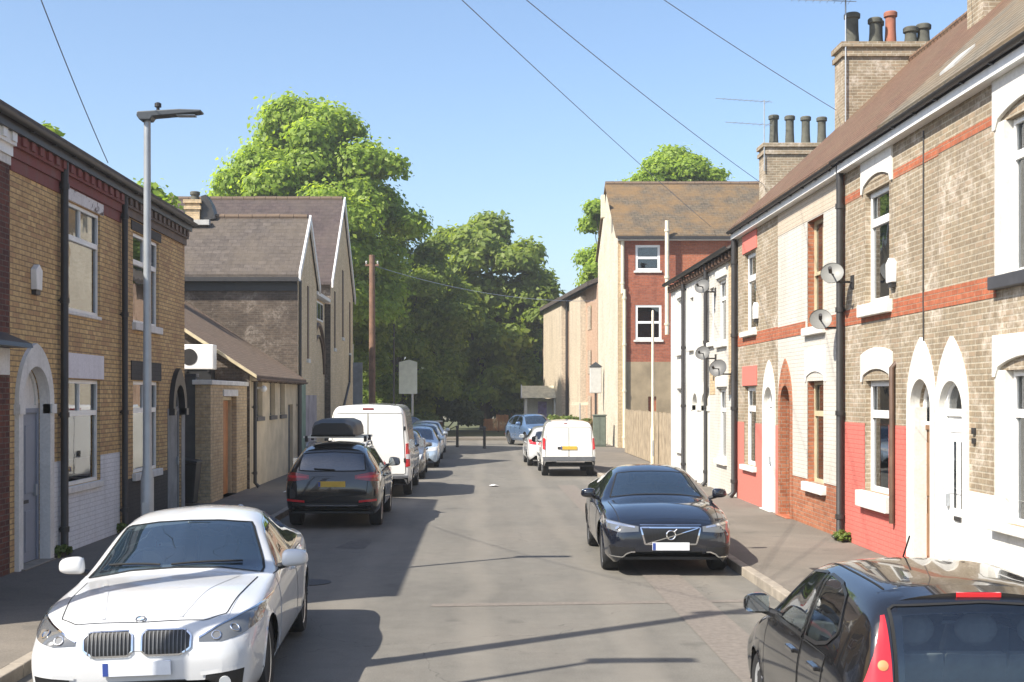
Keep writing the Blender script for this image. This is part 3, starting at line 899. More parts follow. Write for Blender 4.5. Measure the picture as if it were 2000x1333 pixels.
# --- house with the salmon dado
y0, y1 = 16.90, 21.26
wl = op(18.95, 20.13, 1.05, 2.80, .0); wu = op(18.95, 20.13, 4.02, 5.80, .0)
d2 = op(17.13, 17.93, .12, 2.40, .40, 'round')
ops2 = [wl, wu, d2]
R2 = rhouse('brown brick terraced house with salmon-pink painted lower wall and narrow white windows', y0, y1, ops2, M['buff_brick'])
bands(R2, y0, y1, [(3.74, 4.0), (5.80, 5.93)], M['band_brick'], [op(18.75, 20.35, 3.85, 6.6)])
mb = MB(); facade(mb, XR, 1, y0+.02, y1, .11, 2.12, ops2, reveal=False, proud=.008); mb.build('painted_dado', M['pink'], R2)
lintel(R2, XR, 1, 18.78, 20.3, 2.88, 3.22, M['white_paint'], .03, arch=.1, raise_top=.1)
lintel(R2, XR, 1, 18.78, 20.3, 5.90, 6.32, M['white_paint'], .03, arch=.12)
window(R2, XR, 1, wl, transom=.70, curtain=[(0,1,0,.66,M['curtain'])], sillm=M['white_paint'], over=.16, sill_d=.12, sill_h=.26, fw=.08)
window(R2, XR, 1, wu, transom=.72, curtain=[(.35,.62,.1,.62,M['curtain'])], sillm=M['white_paint'], over=.14, sill_d=.1, sill_h=.2, fw=.08, pane=M['pane_dark'])
arch_surround(R2, XR, 1, d2, .15, .98, M['white_paint'], .038)
door(R2, XR, 1, d2, M['brown_door'], rec=.17, zdoor=2.15, step=M['pink'], frame=M['white_upvc'])
mb = MB(); bx(mb, XR, 1, -.02, .16, 17.80, 17.93, .14, 2.4); mb.build('door_jamb', M['white_paint'], R2)
cable_R.build('cable', M['dark_metal'], R2)
mb = MB(); mb.tube([(XR-.05, 18.67, .66), (XR-.05, 18.67, 2.98), (XR+.02, 18.67, 3.05)], .042, 10); mb.build('waste_pipe', M['dark_wood'], R2, smooth=True)
drainpipe(R2, XR, 1, y1-.02, .12, zE+.05, M['dark_metal'], .062)
gutter(R2, XR, 1, y0+.1, y1, zE+.10, M['dark_metal'])
mb = MB(); bx(mb, XR, 1, -.16, .0, y0, y1-.1, zE-.10, zE+.03); mb.build('fascia', M['fascia_white'], R2)
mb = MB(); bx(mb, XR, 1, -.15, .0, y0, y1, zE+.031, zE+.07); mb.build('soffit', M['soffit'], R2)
roof_slab(R2, XR, 1, 18.9, 21.9, zE+.07, DP, PT, M['roof_brown'], over=.20)
closed_box(R2, XR, 1, y0+.01, y1-.01, zE, 8.0, M['pinkish_brick'], gable=zE+3.75)
zc = 9.35
chimney(R2, 8.55, 10.7, 21.35, 22.05, 8.2, 10.95, M['buff_brick'], [(9.0, 21.7, .15, .6, M['sooty_pot']), (9.7, 21.7, .15, .6, M['clay_pot'])])
mb = MB(); mb.prism([(8.5, 8.6), (9.3, 9.35), (9.3, 9.5), (8.5, 8.75)], 'y', 21.30, 21.345); mb.build('flashing', M['lead'], R2)

# --- white upper, orange brick lower, cream sash windows
y0, y1 = 21.26, 26.0
wl = op(22.55, 23.65, .95, 2.84); wu = op(22.55, 23.65, 3.84, 5.84)
d3 = op(24.95, 25.75, .12, 2.40, .38, 'round')
ops3 = [wl, wu, d3]
R3 = rhouse('terraced house with pale painted upper wall, orange brick below and cream sash windows', y0, y1, ops3, M['orange_brick'])
mb = MB(); facade(mb, XR, 1, y0+.08, y1, 1.0, zE-.02, ops3, reveal=False, proud=.010); mb.build('painted_wall', M['white_brick'], R3)
mb = MB(); facade(mb, XR, 1, y0+.08, y1-.01, 5.86, zE-.11, ops3, reveal=False, proud=.016); mb.build('pale_frieze', M['pale_brick'], R3)
bands(R3, y0+.1, 22.4, [(3.74, 3.98)], M['band_brick'], [])
mb = MB(); facade(mb, XR, 1, 23.8, y1, 3.74, 3.98, [], reveal=False, proud=.02); mb.build('brick_band', M['band_brick'], R3)
mb = MB(); facade(mb, XR, 1, y0+.1, 22.4, 3.745, 3.975, [], reveal=False, proud=.02); mb.build('brick_band', M['band_brick'], R3)
lintel(R3, XR, 1, 22.4, 23.8, 2.92, 3.42, M['sill_stone'], .03, arch=.09, raise_top=.06)
window(R3, XR, 1, wl, frame=M['sash_cream'], transom=.68, curtain=[(.1,1,0,.6,M['curtain'])], sillm=M['sill_stone'], rec=.12, over=.15, sill_d=.1, sill_h=.17)
window(R3, XR, 1, wu, style='sash', frame=M['sash_cream'], curtain=[(0,.25,0,1,M['curtain'])], sillm=M['sill_stone'], rec=.12, over=.15, sill_d=.1, sill_h=.15, pane=M['pane_dark'])
arch_surround(R3, XR, 1, d3, .17, .92, M['orange_brick'], .03)
door(R3, XR, 1, d3, M['brown_door'], rec=.20, zdoor=2.2, step=M['band_brick'])
gutter(R3, XR, 1, y0, y1, zE+.08, M['dark_metal'])
mb = MB(); bx(mb, XR, 1, -.16, .0, y0, y1, zE-.10, zE+.03); mb.build('fascia', M['fascia_white'], R3)
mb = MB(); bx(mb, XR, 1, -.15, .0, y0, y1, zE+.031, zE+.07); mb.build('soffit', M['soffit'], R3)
roof_slab(R3, XR, 1, 21.9, 26.0, zE+.07, DP, PT, M['roof_brown'], over=.20)
closed_box(R3, XR, 1, y0+.01, y1-.01, zE, 8.0, M['pinkish_brick'], gable=zE+3.75)

# --- pink and brown brick, white arch
y0, y1 = 26.0, 30.17
wl = op(28.15, 29.35, .97, 2.78); wu = op(28.15, 29.35, 4.05, 5.86)
d4 = op(26.4, 27.2, .12, 2.40, .36, 'round')
ops4 = [wl, wu, d4]
R4 = rhouse('brown brick terraced house with pink lintels, pink lower wall and white arched doorway', y0, y1, ops4, M['buff_brick'])
bands(R4, y0, y1, [(3.74, 4.0)], M['band_brick'], [op(28.0, 29.5, 3.9, 6.6)])
mb = MB(); facade(mb, XR, 1, y0+.01, y1, .11, 1.95, ops4, reveal=False, proud=.008); mb.build('painted_dado', M['pink_smooth'], R4)
lintel(R4, XR, 1, 28.0, 29.5, 2.80, 3.25, M['pink_smooth'], .025); lintel(R4, XR, 1, 28.0, 29.5, 5.88, 6.30, M['pink_smooth'], .025)
window(R4, XR, 1, wl, transom=.72, curtain=[(0,1,0,.55,M['curtain'])], sillm=M['white_paint'], over=.12, sill_d=.1, sill_h=.12, fw=.09)
window(R4, XR, 1, wu, transom=.68, curtain=[(.3,1,0,.6,M['green_blind_reflection'])], sillm=M['white_paint'], over=.12, sill_d=.1, sill_h=.12, fw=.09)
arch_surround(R4, XR, 1, d4, .16, .92, M['white_paint'], .035)
door(R4, XR, 1, d4, M['white_upvc'], rec=.10, step=M['white_paint'])
drainpipe(R4, XR, 1, y1-.06, .12, zE+.05, M['dark_metal'], .07)
gutter(R4, XR, 1, y0, y1, zE+.08, M['dark_metal'])
mb = MB(); bx(mb, XR, 1, -.16, .0, y0, y1, zE-.10, zE+.03); mb.build('fascia', M['fascia_white'], R4)
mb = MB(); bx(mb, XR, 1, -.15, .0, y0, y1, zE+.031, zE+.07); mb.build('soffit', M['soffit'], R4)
roof_slab(R4, XR, 1, 26.0, 30.25, zE+.07, DP, PT, M['roof_brown'], over=.20)
closed_box(R4, XR, 1, y0+.01, y1, zE, 8.0, M['pinkish_brick'], gable=zE+3.75)
chimney(R4, 8.55, 10.75, 29.55, 30.3, 8.0, 10.9, M['buff_brick'], [(8.85, 29.9, .17, .78, M['sooty_pot']), (9.35, 29.75, .15, .62, M['sooty_pot']), (9.52, 30.08, .13, .66, M['sooty_pot']), (9.75, 29.85, .14, .80, M['clay_pot']), (10.25, 29.9, .16, .45, M['sooty_pot']), (10.55, 29.9, .16, .52, M['sooty_pot'])])
mb = MB(); mb.prism([(8.45, 8.75), (9.5, 9.73), (9.5, 9.86), (8.45, 8.9)], 'y', 29.47, 29.54); mb.build('flashing', M['lead'], R4)

# --- two white houses beyond with a lower eave
zW = 6.05
def white_house(label, y0, y1, yd, yw, ysmall, pipe_y, dk, wallm):
    w1 = op(yw-.55, yw+.55, .95, 2.75); w2 = op(yw-.55, yw+.55, 3.95, 5.55)
    w3 = op(ysmall-.3, ysmall+.3, 4.0, 5.45)
    d = op(yd-.42, yd+.42, .12, 2.30, .35, 'round')
    ops = [w1, w2, w3, d]
    h = rhouse(label, y0, y1, ops, wallm, z1=zW)
    window(h, XR, 1, w1, transom=.7, sillm=M['white_paint'], over=.12, sill_h=.14, pane=M['pane_dark'], curtain=[(0,.4,0,1,M['curtain'])])
    window(h, XR, 1, w2, transom=.7, sillm=M['white_paint'], over=.12, sill_h=.14, pane=M['pane_dark'])
    window(h, XR, 1, w3, transom=.65, sillm=M['white_paint'], over=.1, sill_h=.12, pane=M['pane_dark'])
    lintel(h, XR, 1, yw-.68, yw+.68, 2.80, 3.05, M['white_paint'], .05); lintel(h, XR, 1, yw-.68, yw+.68, 5.6, 5.8, M['white_paint'], .05)
    arch_surround(h, XR, 1, d, .15, .7, M['white_paint'], .05, cap=True)
    door(h, XR, 1, d, dk, rec=.12)
    # dark bracketed eaves
    mb = MB(); bx(mb, XR, 1, -.10, .0, y0, y1, zW-.14, zW+.02)
    yy = y0+.2
    while yy < y1: bx(mb, XR, 1, -.17, -.10, yy-.05, yy+.05, zW-.12, zW+.02); yy += .45
    mb.build('eaves_brackets', M['dark_wood'], h)
    gutter(h, XR, 1, y0, y1, zW+.13, M['dark_metal'], over=.22, r=.08)
    roof_slab(h, XR, 1, y0, y1, zW+.08, DP, math.radians(27), M['roof_slate'], over=.16)
    closed_box(h, XR, 1, y0+.02, y1-.02 if y1 < 40 else y1, zW, 8.0, M['red_brick'], gable=zW+1.95)
    for py in pipe_y: drainpipe(h, XR, 1, py, .12, zW+.1, M['dark_metal'], .06)
    return h
R5 = white_house('white painted terraced house adjoining the house with pink lintels', 30.17, 35.1, 34.4, 32.1, 33.5, (33.9,), M['white_upvc'], M['white_brick'])
R6 = white_house('white painted terraced house at the far end of the sunlit row', 35.1, 40.7, 35.9, 38.7, 36.7, (37.7,), M['white_upvc'], M['white_paint'])
mb = MB(); facade(mb, XR, 1, 30.25, 31.2, 2.6, 5.9, [], reveal=False, proud=.008); mb.build('bare_brick_strip', M['tan_brick'], R5)
mb = MB(); facade(mb, XR, 1, 33.0, 33.75, 2.6, 3.4, [], reveal=False, proud=.008); mb.build('bare_brick_strip', M['tan_brick'], R5)
chimney(R6, 8.62, 10.6, 38.1, 38.85, 7.6, 10.25, M['buff_brick'], [(8.98+.49*i, 38.45, .145, .92-.02*i, M['sooty_pot']) for i in range(4)])

# --- dishes, alarm boxes and aerials on the terrace
def dish(label, y, z, mat, r=.3, yaw=.6, side=1, X=XR):
    t = thing('satellite_dish', label, 'satellite dish', (X, y, z), group='satellite dishes on the terrace')
    c = Vector((-side*.34, 0, .08)); d = Vector((-side*math.cos(yaw), -math.sin(yaw), .42)).normalized()
    q = d.to_track_quat('Z', 'Y').to_matrix()
    m1 = MB(); tmp = MB()
    prof = [(r*k/6, .22*r*(k/6)**2) for k in range(1, 7)] + [(r*1.02, .22*r+.012), (r*.98, .22*r-.02)] + [(r*k/6, .22*r*(k/6)**2-.016) for k in range(5, 0, -1)]
    tmp.lathe(prof, (0,0,0), 'z', 22)
    m1.v = [tuple(c + q @ Vector(p)) for p in tmp.v]; m1.f = tmp.f; m1.m = tmp.m
    m1.build('dish', mat, t, smooth=True, world=False)
    a = MB(); a.tube([c, c + d*.36 + Vector((0,0,-.14))], .014, 6); a.tube([c + d*.34 + Vector((0,0,-.13)), c + d*.44 + Vector((0,0,-.10))], .03, 8)
    a.build('feed_arm', M['dark_metal'], t, world=False)
    b = MB(); b.tube([(0,0,-.05), (-side*.26,0,-.05), c], .02, 8); b.box(-.02 if side > 0 else 0, .0 if side > 0 else .02, -.08, .08, -.16, .06)
    b.build('wall_bracket', M['dark_metal'], t, world=False)
    return t
dish('grey satellite dish beside the upper window of the salmon-dado house', 20.80, 4.50, M['dish_pale'], .185, 1.2)
dish('pale satellite dish by the drainpipe between the salmon-dado house and the sash-windowed house', 21.52, 3.78, M['dish_pale'], .185, 1.3)
dish('dark grey satellite dish beside the large drainpipe on the nearer white house', 30.75, 3.15, M['dish_grey'], .22, 1.0)
dish('grey satellite dish high under the eave of the nearer white house', 32.95, 5.35, M['dish_grey'], .2, 1.0)
dish('grey satellite dish between the floors of the nearer white house', 32.9, 3.6, M['dish_grey'], .19, 1.1)
def alarm_box(label, X, y, z, side, mat):
    t = thing('alarm_box', label, 'alarm box', (X, y, z))
    a = MB(); a.prism([(-.11,-.17), (.11,-.17), (.13,.12), (.0,.2), (-.13,.12)], 'x', 0, -side*.09); a.build('cover', mat, t, world=False, bevel=.01)
    b = MB(); b.box(min(0,-side*.07), max(0,-side*.07), -.09, .09, -.24, -.172); b.build('strobe', M['dark_metal'], t, world=False)
alarm_box('white alarm box beside the upper window of the salmon-dado house', XR, 18.72, 4.42, 1, M['white_upvc'])
alarm_box('white alarm box beside the upper window of the pink-lintel house', XR, 27.95, 4.45, 1, M['white_upvc'])
alarm_box('cream alarm box on yellow brick above the grey-blue door', XL, 18.12, 4.26, -1, M['fascia_white'])

def aerial(label, x, y, z, h, yaw, extra=None):
    t = thing('tv_aerial', label, 'aerial', (x, y, z))
    m = MB(); m.tube([(0,0,0), (0,0,h)], .018, 6); m.build('mast', M['grey_metal'], t, world=False)
    a = MB(); d = Vector((math.cos(yaw), math.sin(yaw), .05)); n = Vector((-d.y, d.x, 0))
    for (zz, L, k) in ((h-.05, 1.5, 9), (h-.75, 1.2, 6))[: (1 if extra else 2)]:
        a.tube([Vector((0,0,zz)) - d*.25, Vector((0,0,zz)) + d*L], .010, 5)
        for i in range(k):
            p = Vector((0,0,zz)) + d*(-.1 + L*i/k); a.tube([p - n*(.22-.012*i), p + n*(.22-.012*i)], .006, 4)
    a.build('antenna', M['grey_metal'], t, world=False)
    if extra:
        b = MB(); tmp = MB(); tmp.lathe([(.05*k, .008*k*k) for k in range(1, 7)] + [(.31, .30), (.27, .25)], (0,0,0), 'z', 18)
        q = Vector((-.8,-.5,.35)).normalized().to_track_quat('Z', 'Y').to_matrix()
        b.v = [tuple(Vector((.06,0,h+.12)) + q @ Vector(p)) for p in tmp.v]; b.f = tmp.f; b.m = tmp.m
        b.build('dish', M['pale_plastic'], t, world=False, smooth=True)
    return t
aerial('tall television aerial with small white dish on the chimney of clustered pots', 8.58, 29.5, 9.0, 2.9, PI*.98, True)
aerial('television aerial on the four-pot chimney of the far white house', 8.6, 38.05, 9.4, 2.15, PI*1.02)

# ------------------------------------------------------------------ yard fence and the tall red brick block beyond
fe = thing('yard_fence', 'tall weathered board fence between the white houses and the red brick block', 'fence', (6.25, 47.5, .12))
M['fence_board'] = plain('fence_board', (.32,.255,.175), .9, var=.3, scale=2.5, bump=.2)
mb = MB(); y = 40.78; r2 = random.Random(3)
while y < 54.4:
    dz = r2.uniform(-.03, .03); dx = r2.uniform(-.008, .008)
    mb.box(6.25+dx, 6.275+dx, y, y+.145, .14, 1.98+dz); y += .15
mb.build('boards', M['fence_board'], fe)
for i in range(7):
    mb = MB(); yy = 40.85+i*2.25; mb.box(6.276, 6.37, yy, yy+.09, .12, 2.02); mb.build('post', M['fence_board'], fe)
mb = MB()
for z in (.4, 1.65): mb.box(6.29, 6.34, 40.8, 54.4, z, z+.09)
mb.build('rail', M['fence_board'], fe)

bk = thing('brick_block', 'three-storey red brick block with mossy roof and whitened gable beyond the yard fence', 'building', (9, 64, .12))
XB, YB0, YB1, zB, zBr = 6.5, 59.5, 69.5, 10.15, 13.3
wA = [op(0,0,0,0)]
def cam_wall(mb, Y, x0, x1, z0, z1, ops, depth=.14, m=0, proud=0.0):
    """wall sheet facing down the street towards the camera, openings as (x0,x1,z0,z1)"""
    xs = sorted({x0, x1} | {v for o in ops for v in o[:2]}); zs = sorted({z0, z1} | {v for o in ops for v in o[2:4]})
    y = Y - proud
    for i in range(len(xs)-1):
        for j in range(len(zs)-1):
            xc, zc = (xs[i]+xs[i+1])/2, (zs[j]+zs[j+1])/2
            if any(o[0] < xc < o[1] and o[2] < zc < o[3] for o in ops): continue
            mb.quad((xs[i],y,zs[j]), (xs[i+1],y,zs[j]), (xs[i+1],y,zs[j+1]), (xs[i],y,zs[j+1]), m)
    for o in ops:
        for (a, b) in (((o[0],o[2]),(o[1],o[2])), ((o[1],o[2]),(o[1],o[3])), ((o[1],o[3]),(o[0],o[3])), ((o[0],o[3]),(o[0],o[2]))):
            mb.quad((a[0],y,a[1]), (b[0],y,b[1]), (b[0],Y+depth,b[1]), (a[0],Y+depth,a[1]), m)
def cam_window(house, Y, o, pane, rec=.08, fw=.11, transom=.5):
    x0, x1, z0, z1 = o
    mb = MB(); a, b = Y+rec-.06, Y+rec
    mb.box(x0,x0+fw,a,b,z0,z1); mb.box(x1-fw,x1,a,b,z0,z1); mb.box(x0+fw,x1-fw,a,b,z0,z0+fw); mb.box(x0+fw,x1-fw,a,b,z1-fw,z1)
    t = z0+(z1-z0)*transom; mb.box(x0+fw,x1-fw,a,b,t-fw*.5,t+fw*.5)
    w = mb.build('window', M['white_upvc'], house)
    p = MB(); p.box(x0+.04, x1-.04, b-.02, b-.012, z0+.04, z1-.04); p.build('pane', pane, w)
    s = MB(); s.box(x0-.08, x1+.08, Y-.07, Y+.05, z0-.1, z0-.004); s.build('sill', M['sill_stone'], w)
    return w
pxm = F / YB0
def BX(px): return (px - VX) / pxm
def BZ(py): return H + (VY - py) / pxm
winB = [(BX(1241), BX(1289), BZ(529), BZ(479)), (BX(1241), BX(1292), BZ(664), BZ(596))]
vent = (BX(1266), BX(1282), BZ(808), BZ(775))
mb = MB(); cam_wall(mb, YB0, XB, 22, 4.2, zB, winB); mb.build('upper_wall', M['red_brick'], bk)
mb = MB(); cam_wall(mb, YB0, XB, 22, .1, 4.2, [vent]); mb.build('lower_wall', M['block_render'], bk)
mb = MB(); cam_wall(mb, YB0, BX(1207), BX(1219), .1, zB-.02, [], proud=.02); mb.build('brick_quoin', M['tan_brick'], bk)
mb = MB(); cam_wall(mb, YB0, BX(1330), BX(1420), 7.2, zB-.05, [], proud=.015); mb.build('bright_brick_panel', M['band_brick'], bk)
mb = MB(); mb.box(vent[0], vent[1], YB0+.1, YB0+.13, vent[2], vent[3]); mb.build('vent_door', M['band_brick'], bk)
mb = MB(); mb.add([(XB,YB0,.1), (XB,YB1,.1), (XB,YB1,zB), (XB,(YB0+YB1)/2,zBr), (XB,YB0,zB)], [(0,1,2,3,4)]); mb.build('gable_wall', M['whitened_brick'], bk)
mb = MB(); mb.quad((XB,YB1,.1), (22,YB1,.1), (22,YB1,zB), (XB,YB1,zB)); mb.add([(22,YB0,.1), (22,YB1,.1), (22,YB1,zB), (22,(YB0+YB1)/2,zBr), (22,YB0,zB)], [(0,1,2,3,4)]); mb.quad((XB+.5,YB0+1.2,.1), (22,YB0+1.2,.1), (22,YB0+1.2,zB), (XB+.5,YB0+1.2,zB)); mb.build('back_wall', M['red_brick'], bk)
for o in winB: cam_window(bk, YB0, o, M['pane'])
ym = (YB0+YB1)/2
mb = MB(); th = .14
mb.prism([(YB0-.3, zB-.12), (ym, zBr+.06), (ym, zBr+.06+th), (YB0-.3, zB-.12+th)], 'x', XB-.12, 22.2)
mb.prism([(YB1+.3, zB-.12), (YB1+.3, zB-.12+th), (ym, zBr+.06+th), (ym, zBr+.06)], 'x', XB-.12, 22.2)
rf = mb.build('roof', M['roof_moss'], bk)
mb = MB()
for i in range(34): mb.tube([(XB-.1+i*.46, ym, zBr+.2), (XB-.1+i*.46+.445, ym, zBr+.2+rnd.uniform(-.012,.012))], .12, 8)
mb.build('ridge_tiles', M['roof_tan'], rf, smooth=True)
mb = MB(); mb.box(XB-.05, 22, YB0-.42, YB0-.30, zB-.16, zB-.04); mb.build('gutter', M['dark_metal'], bk)
mb = MB(); mb.box(XB-.03, 22, YB0-.28, YB0-.01, zB-.22, zB-.14); mb.build('fascia', M['fascia_white'], bk)
def cpipe(x, y, z0, z1, r, m):
    mb = MB(); mb.tube([(x,y,z0), (x,y,z1)], r, 10)
    z = z0+.5
    while z < z1: mb.lathe([(r*1.3,-.05), (r*1.3,.05)], (x,y,z), 'z', 10); z += 2.2
    return mb
cpipe(BX(1215.5), YB0-.1, BZ(574), zB-.16, .085, M['cream_paint']).build('drainpipe', M['cream_paint'], bk, smooth=True)
cpipe(BX(1219), YB0-.12, .12, BZ(566), .085, M['cream_paint']).build('drainpipe', M['cream_paint'], bk, smooth=True)
cpipe(BX(1300), YB0-.46, BZ(655), BZ(434), .10, M['cream_paint']).build('vent_pipe', M['cream_paint'], bk, smooth=True)
mb = MB(); mb.box(BX(1183), BX(1190), YB0+2.0, YB0+2.5, zB+1.2, zB+2.3); mb.build('vent_stack', M['cream_paint'], rf)

# slim pale lamp column in front of the fence
t = thing('slim_column', 'slim pale metal column standing on the pavement beside the board fence', 'column', (6.02, 43.9, .12))
mb = MB(); mb.lathe([(.075,0), (.075,1.3), (.05,1.4), (.045,5.4), (.03,5.45)], (0,0,0), 'z', 12); mb.build('shaft', M['cream_paint'], t, smooth=True, world=False)
mb = MB(); mb.box(-.03,.03,-.078,-.07,.35,.9); mb.build('access_door', M['grey_metal'], t, world=False)

# wall lantern sign and cabinet by the gable
t = thing('wall_sign_box', 'pale square box sign on a dark post beside the whitened gable', 'sign', (6.05, 66.0, .12))
mb = MB(); mb.tube([(0,0,0), (0,0,2.6)], .06, 8); mb.build('post', M['dark_metal'], t, world=False)
mb = MB(); mb.box(-.32,.3,-.12,.12,2.6,4.0); mb.build('sign_box', M['pale_plastic'], t, world=False, bevel=.04)
mb = MB(); mb.prism([(-.36,4.0), (.34,4.0), (-.01,4.25)], 'y', -.16, .16); mb.build('cap', M['lamp_grey'], t, world=False)
t = thing('utility_cabinet', 'grey green street cabinet on the pavement beside the whitened gable', 'cabinet', (5.75, 60.8, .12))
M['cabinet'] = plain('cabinet', (.12,.14,.11), .55, var=.2)
mb = MB(); mb.box(-.3,.3,-.25,.25,0,1.5); mb.box(-.34,.34,-.29,.29,1.5,1.56); mb.build('cabinet_body', M['cabinet'], t, world=False, bevel=.02)
mb = MB(); mb.box(-.27,-.01,-.27,-.251,.1,1.42); mb.build('door', M['cabinet'], t, world=False); mb = MB(); mb.box(.01,.27,-.27,-.251,.1,1.42); mb.build('door', M['cabinet'], t, world=False)
t = thing('sign_post', 'slender post with a small flat cross sign in front of the hedge', 'sign', (5.0, 63.2, .12))
mb = MB(); mb.tube([(0,0,0), (0,0,2.1)], .035, 8); mb.build('post', M['grey_metal'], t, world=False)
mb = MB(); mb.box(-.42,.42,-.02,.02,2.0,2.14); mb.build('sign_plate', M['cream_paint'], t, world=False)

# beige building beyond, its long wall turned towards us
bg_ = thing('beige_building', 'long beige and pink brick building with a dark sloping eave beyond the brick block', 'building', (6, 85, .12))
P0, P1 = Vector((6.65, 71.5, 0)), Vector((4.7, 96.0, 0))
def wall_between(mb, a, b, z0a, z1a, z0b=None, z1b=None, m=0):
    mb.quad((a.x,a.y,z0a), (b.x,b.y,z0a if z0b is None else z0b), (b.x,b.y,z1a if z1b is None else z1b), (a.x,a.y,z1a), m)
def along(t, off=0.0):
    d = (P1-P0); n = Vector((-d.y, d.x, 0)).normalized()
    return P0 + d*t + n*off
mb = MB(); wall_between(mb, along(0), along(1), .1, 9.0); wall_between(mb, along(0), along(0)+Vector((12,0,0)), .1, 9.0); wall_between(mb, along(1), along(1)+Vector((14,0,0)), .1, 9.0); mb.build('wall', M['pinkish_brick'], bg_)
M['beige_panel'] = brick('beige_panel', (.58,.49,.37), (.52,.43,.32), (.5,.44,.35), stain_amt=.15)
mb = MB()
for (a, b, zt) in ((.16, .34, 8.6), (.48, .86, 8.9)):
    p, q = along(a, .35), along(b, .35)
    wall_between(mb, p, q, .1, zt); wall_between(mb, along(a), p, .1, zt); wall_between(mb, q, along(b), .1, zt)
mb.build('bay', M['beige_panel'], bg_)
mb = MB()
for (a, b) in ((.08,.13), (.37,.42), (.90,.94)):
    for z in (1.2, 3.9, 6.5):
        p, q = along(a, .04), along(b, .04); wall_between(mb, p, q, z, z+1.4)
mb.build('window', M['pane_dark'], bg_)
mb = MB(); mb.tube([along(.44, .15)+Vector((0,0,.1)), along(.44, .15)+Vector((0,0,8.9))], .09, 8); mb.build('drainpipe', M['dark_metal'], bg_)
mb = MB()
a, b, c, d = along(0, .6), along(1, .6), along(1, -6), along(0, -6)
mb.add([(a.x,a.y,8.85), (b.x,b.y,8.85), (c.x,c.y,11.6), (d.x,d.y,11.6), (a.x,a.y,9.1), (b.x,b.y,9.1), (c.x,c.y,11.85), (d.x,d.y,11.85)], [(0,1,2,3), (4,5,6,7), (0,1,5,4), (1,2,6,5), (2,3,7,6), (3,0,4,7)])
mb.build('roof', M['roof_slate'], bg_)
# ------------------------------------------------------------------ left-hand terrace (in its own shade)
zL = 6.12
def lhouse(label, y0, y1, ops, mat):
    h = thing('terraced_house', label, 'house', (XL, (y0+y1)/2, .12), group='terraced houses on the shaded side')
    mb = MB(); facade(mb, XL, -1, y0, y1, .1, zL+.1, ops, depth=.16); mb.build('wall', mat, h)
    return h
def leaves_eave(h, y0, y1, corbel):
    mb = MB()
    bx(mb, XL, -1, -.05, 0, y0, y1, zL-.28, zL-.14); bx(mb, XL, -1, -.10, 0, y0, y1, zL-.14, zL+.02)
    yy = y0+.15
    while yy < y1-.1: bx(mb, XL, -1, -.135, -.10, yy, yy+.16, zL-.10, zL+.02); yy += .34
    mb.build('eaves_corbel', corbel, h)
    gutter(h, XL, -1, y0, y1, zL+.19, M['dark_metal'], over=.235, r=.06)
    mb = MB(); bx(mb, XL, -1, -.17, .06, y0, y1, zL+.021, zL+.20); mb.build('eaves_board', M['dark_metal'], h)
    roof_slab(h, XL, -1, y0, y1, zL+.203, 4.0, math.radians(29), M['roof_slate_l'], over=.2, th=.09)
    closed_box(h, XL, -1, y0+.015, y1-.015, zL, 8.0, M['yellow_brick'], gable=zL+2.1)
M['roof_slate_l'] = tiles('roof_slate_l', (.11,.09,.085), (.08,.068,.065), 'y', math.radians(30), row=.22, width=.3, gap=.006)

# nearest: dark red brick
y0, y1 = 12.4, 17.2
wl0 = op(14.3, 16.2, 1.15, 2.80); wu0 = op(14.3, 16.2, 3.9, 5.6)
L0 = lhouse('dark red brick terraced house with a white lintel under a grey canopy', y0, y1, [wl0, wu0], M['dark_red_brick'])
window(L0, XL, -1, wl0, transom=.7); window(L0, XL, -1, wu0, transom=.7)
lintel(L0, XL, -1, 13.9, 16.95, 2.84, 3.2, M['old_white'], .10)
mb = MB(); mb.prism([(XL, 3.21), (XL+.38, 3.21), (XL+.36, 3.27), (XL, 3.42)], 'y', 13.8, 17.05); mb.build('canopy', M['lamp_grey'], L0)
leaves_eave(L0, y0, y1, M['fascia_white'])
mb = MB(); bx(mb, XL, -1, -.02, 0, y0, y1, 5.72, 5.835); mb.build('eaves_band', M['old_white'], L0)

# yellow brick with the stone arch and grey-blue door
y0, y1 = 17.2, 22.5
wl1 = op(19.38, 21.28, 1.14, 2.82); wu1 = op(19.38, 21.28, 3.90, 5.62)
dd1 = op(17.55, 18.66, .12, 2.44, .55, 'round')
ops1 = [wl1, wu1, dd1]
L1 = lhouse('yellow brick terraced house with a pale stone arched doorway and grey-blue door', y0, y1, ops1, M['yellow_brick'])
mb = MB(); facade(mb, XL, -1, 18.85, 22.42, .11, 1.56, ops1, reveal=False, proud=.008); mb.build('painted_dado', M['grey_white'], L1)
mb = MB(); bx(mb, XL, -1, -.02, 0, y0, y1, 5.66, 5.835); mb.build('eaves_band', M['red_paint'], L1)
lintel(L1, XL, -1, 19.3, 21.45, 2.84, 3.24, M['lilac_white'], .02)
lintel(L1, XL, -1, 19.3, 21.42, 5.63, 6.10-.28, M['flaking_white'], .025)
window(L1, XL, -1, wl1, transom=.68, mull=[(.5,'top')], curtain=[(.0,1,0,.62,M['curtain'])], sillm=M['old_white'], sill_d=.06, sill_h=.11, over=.05, fw=.055, rec=.05)
window(L1, XL, -1, wu1, transom=.68, mull=[(.5,'top')], pane=M['pane_dark'], curtain=[(.0,1,0,1,M['green_blind_reflection'])], sillm=M['old_white'], sill_d=.03, sill_h=.06, over=.02, fw=.055, rec=.04)  # no blind here: green sheet paints the trees reflected in the glass
arch_surround(L1, XL, -1, dd1, .17, .88, M['old_white'], .06, cap=True)
door(L1, XL, -1, dd1, M['grey_door'], rec=.14, zdoor=2.38, frame=M['old_white'], fan=M['old_white'], panels=True, step=M['kerb_stone'])
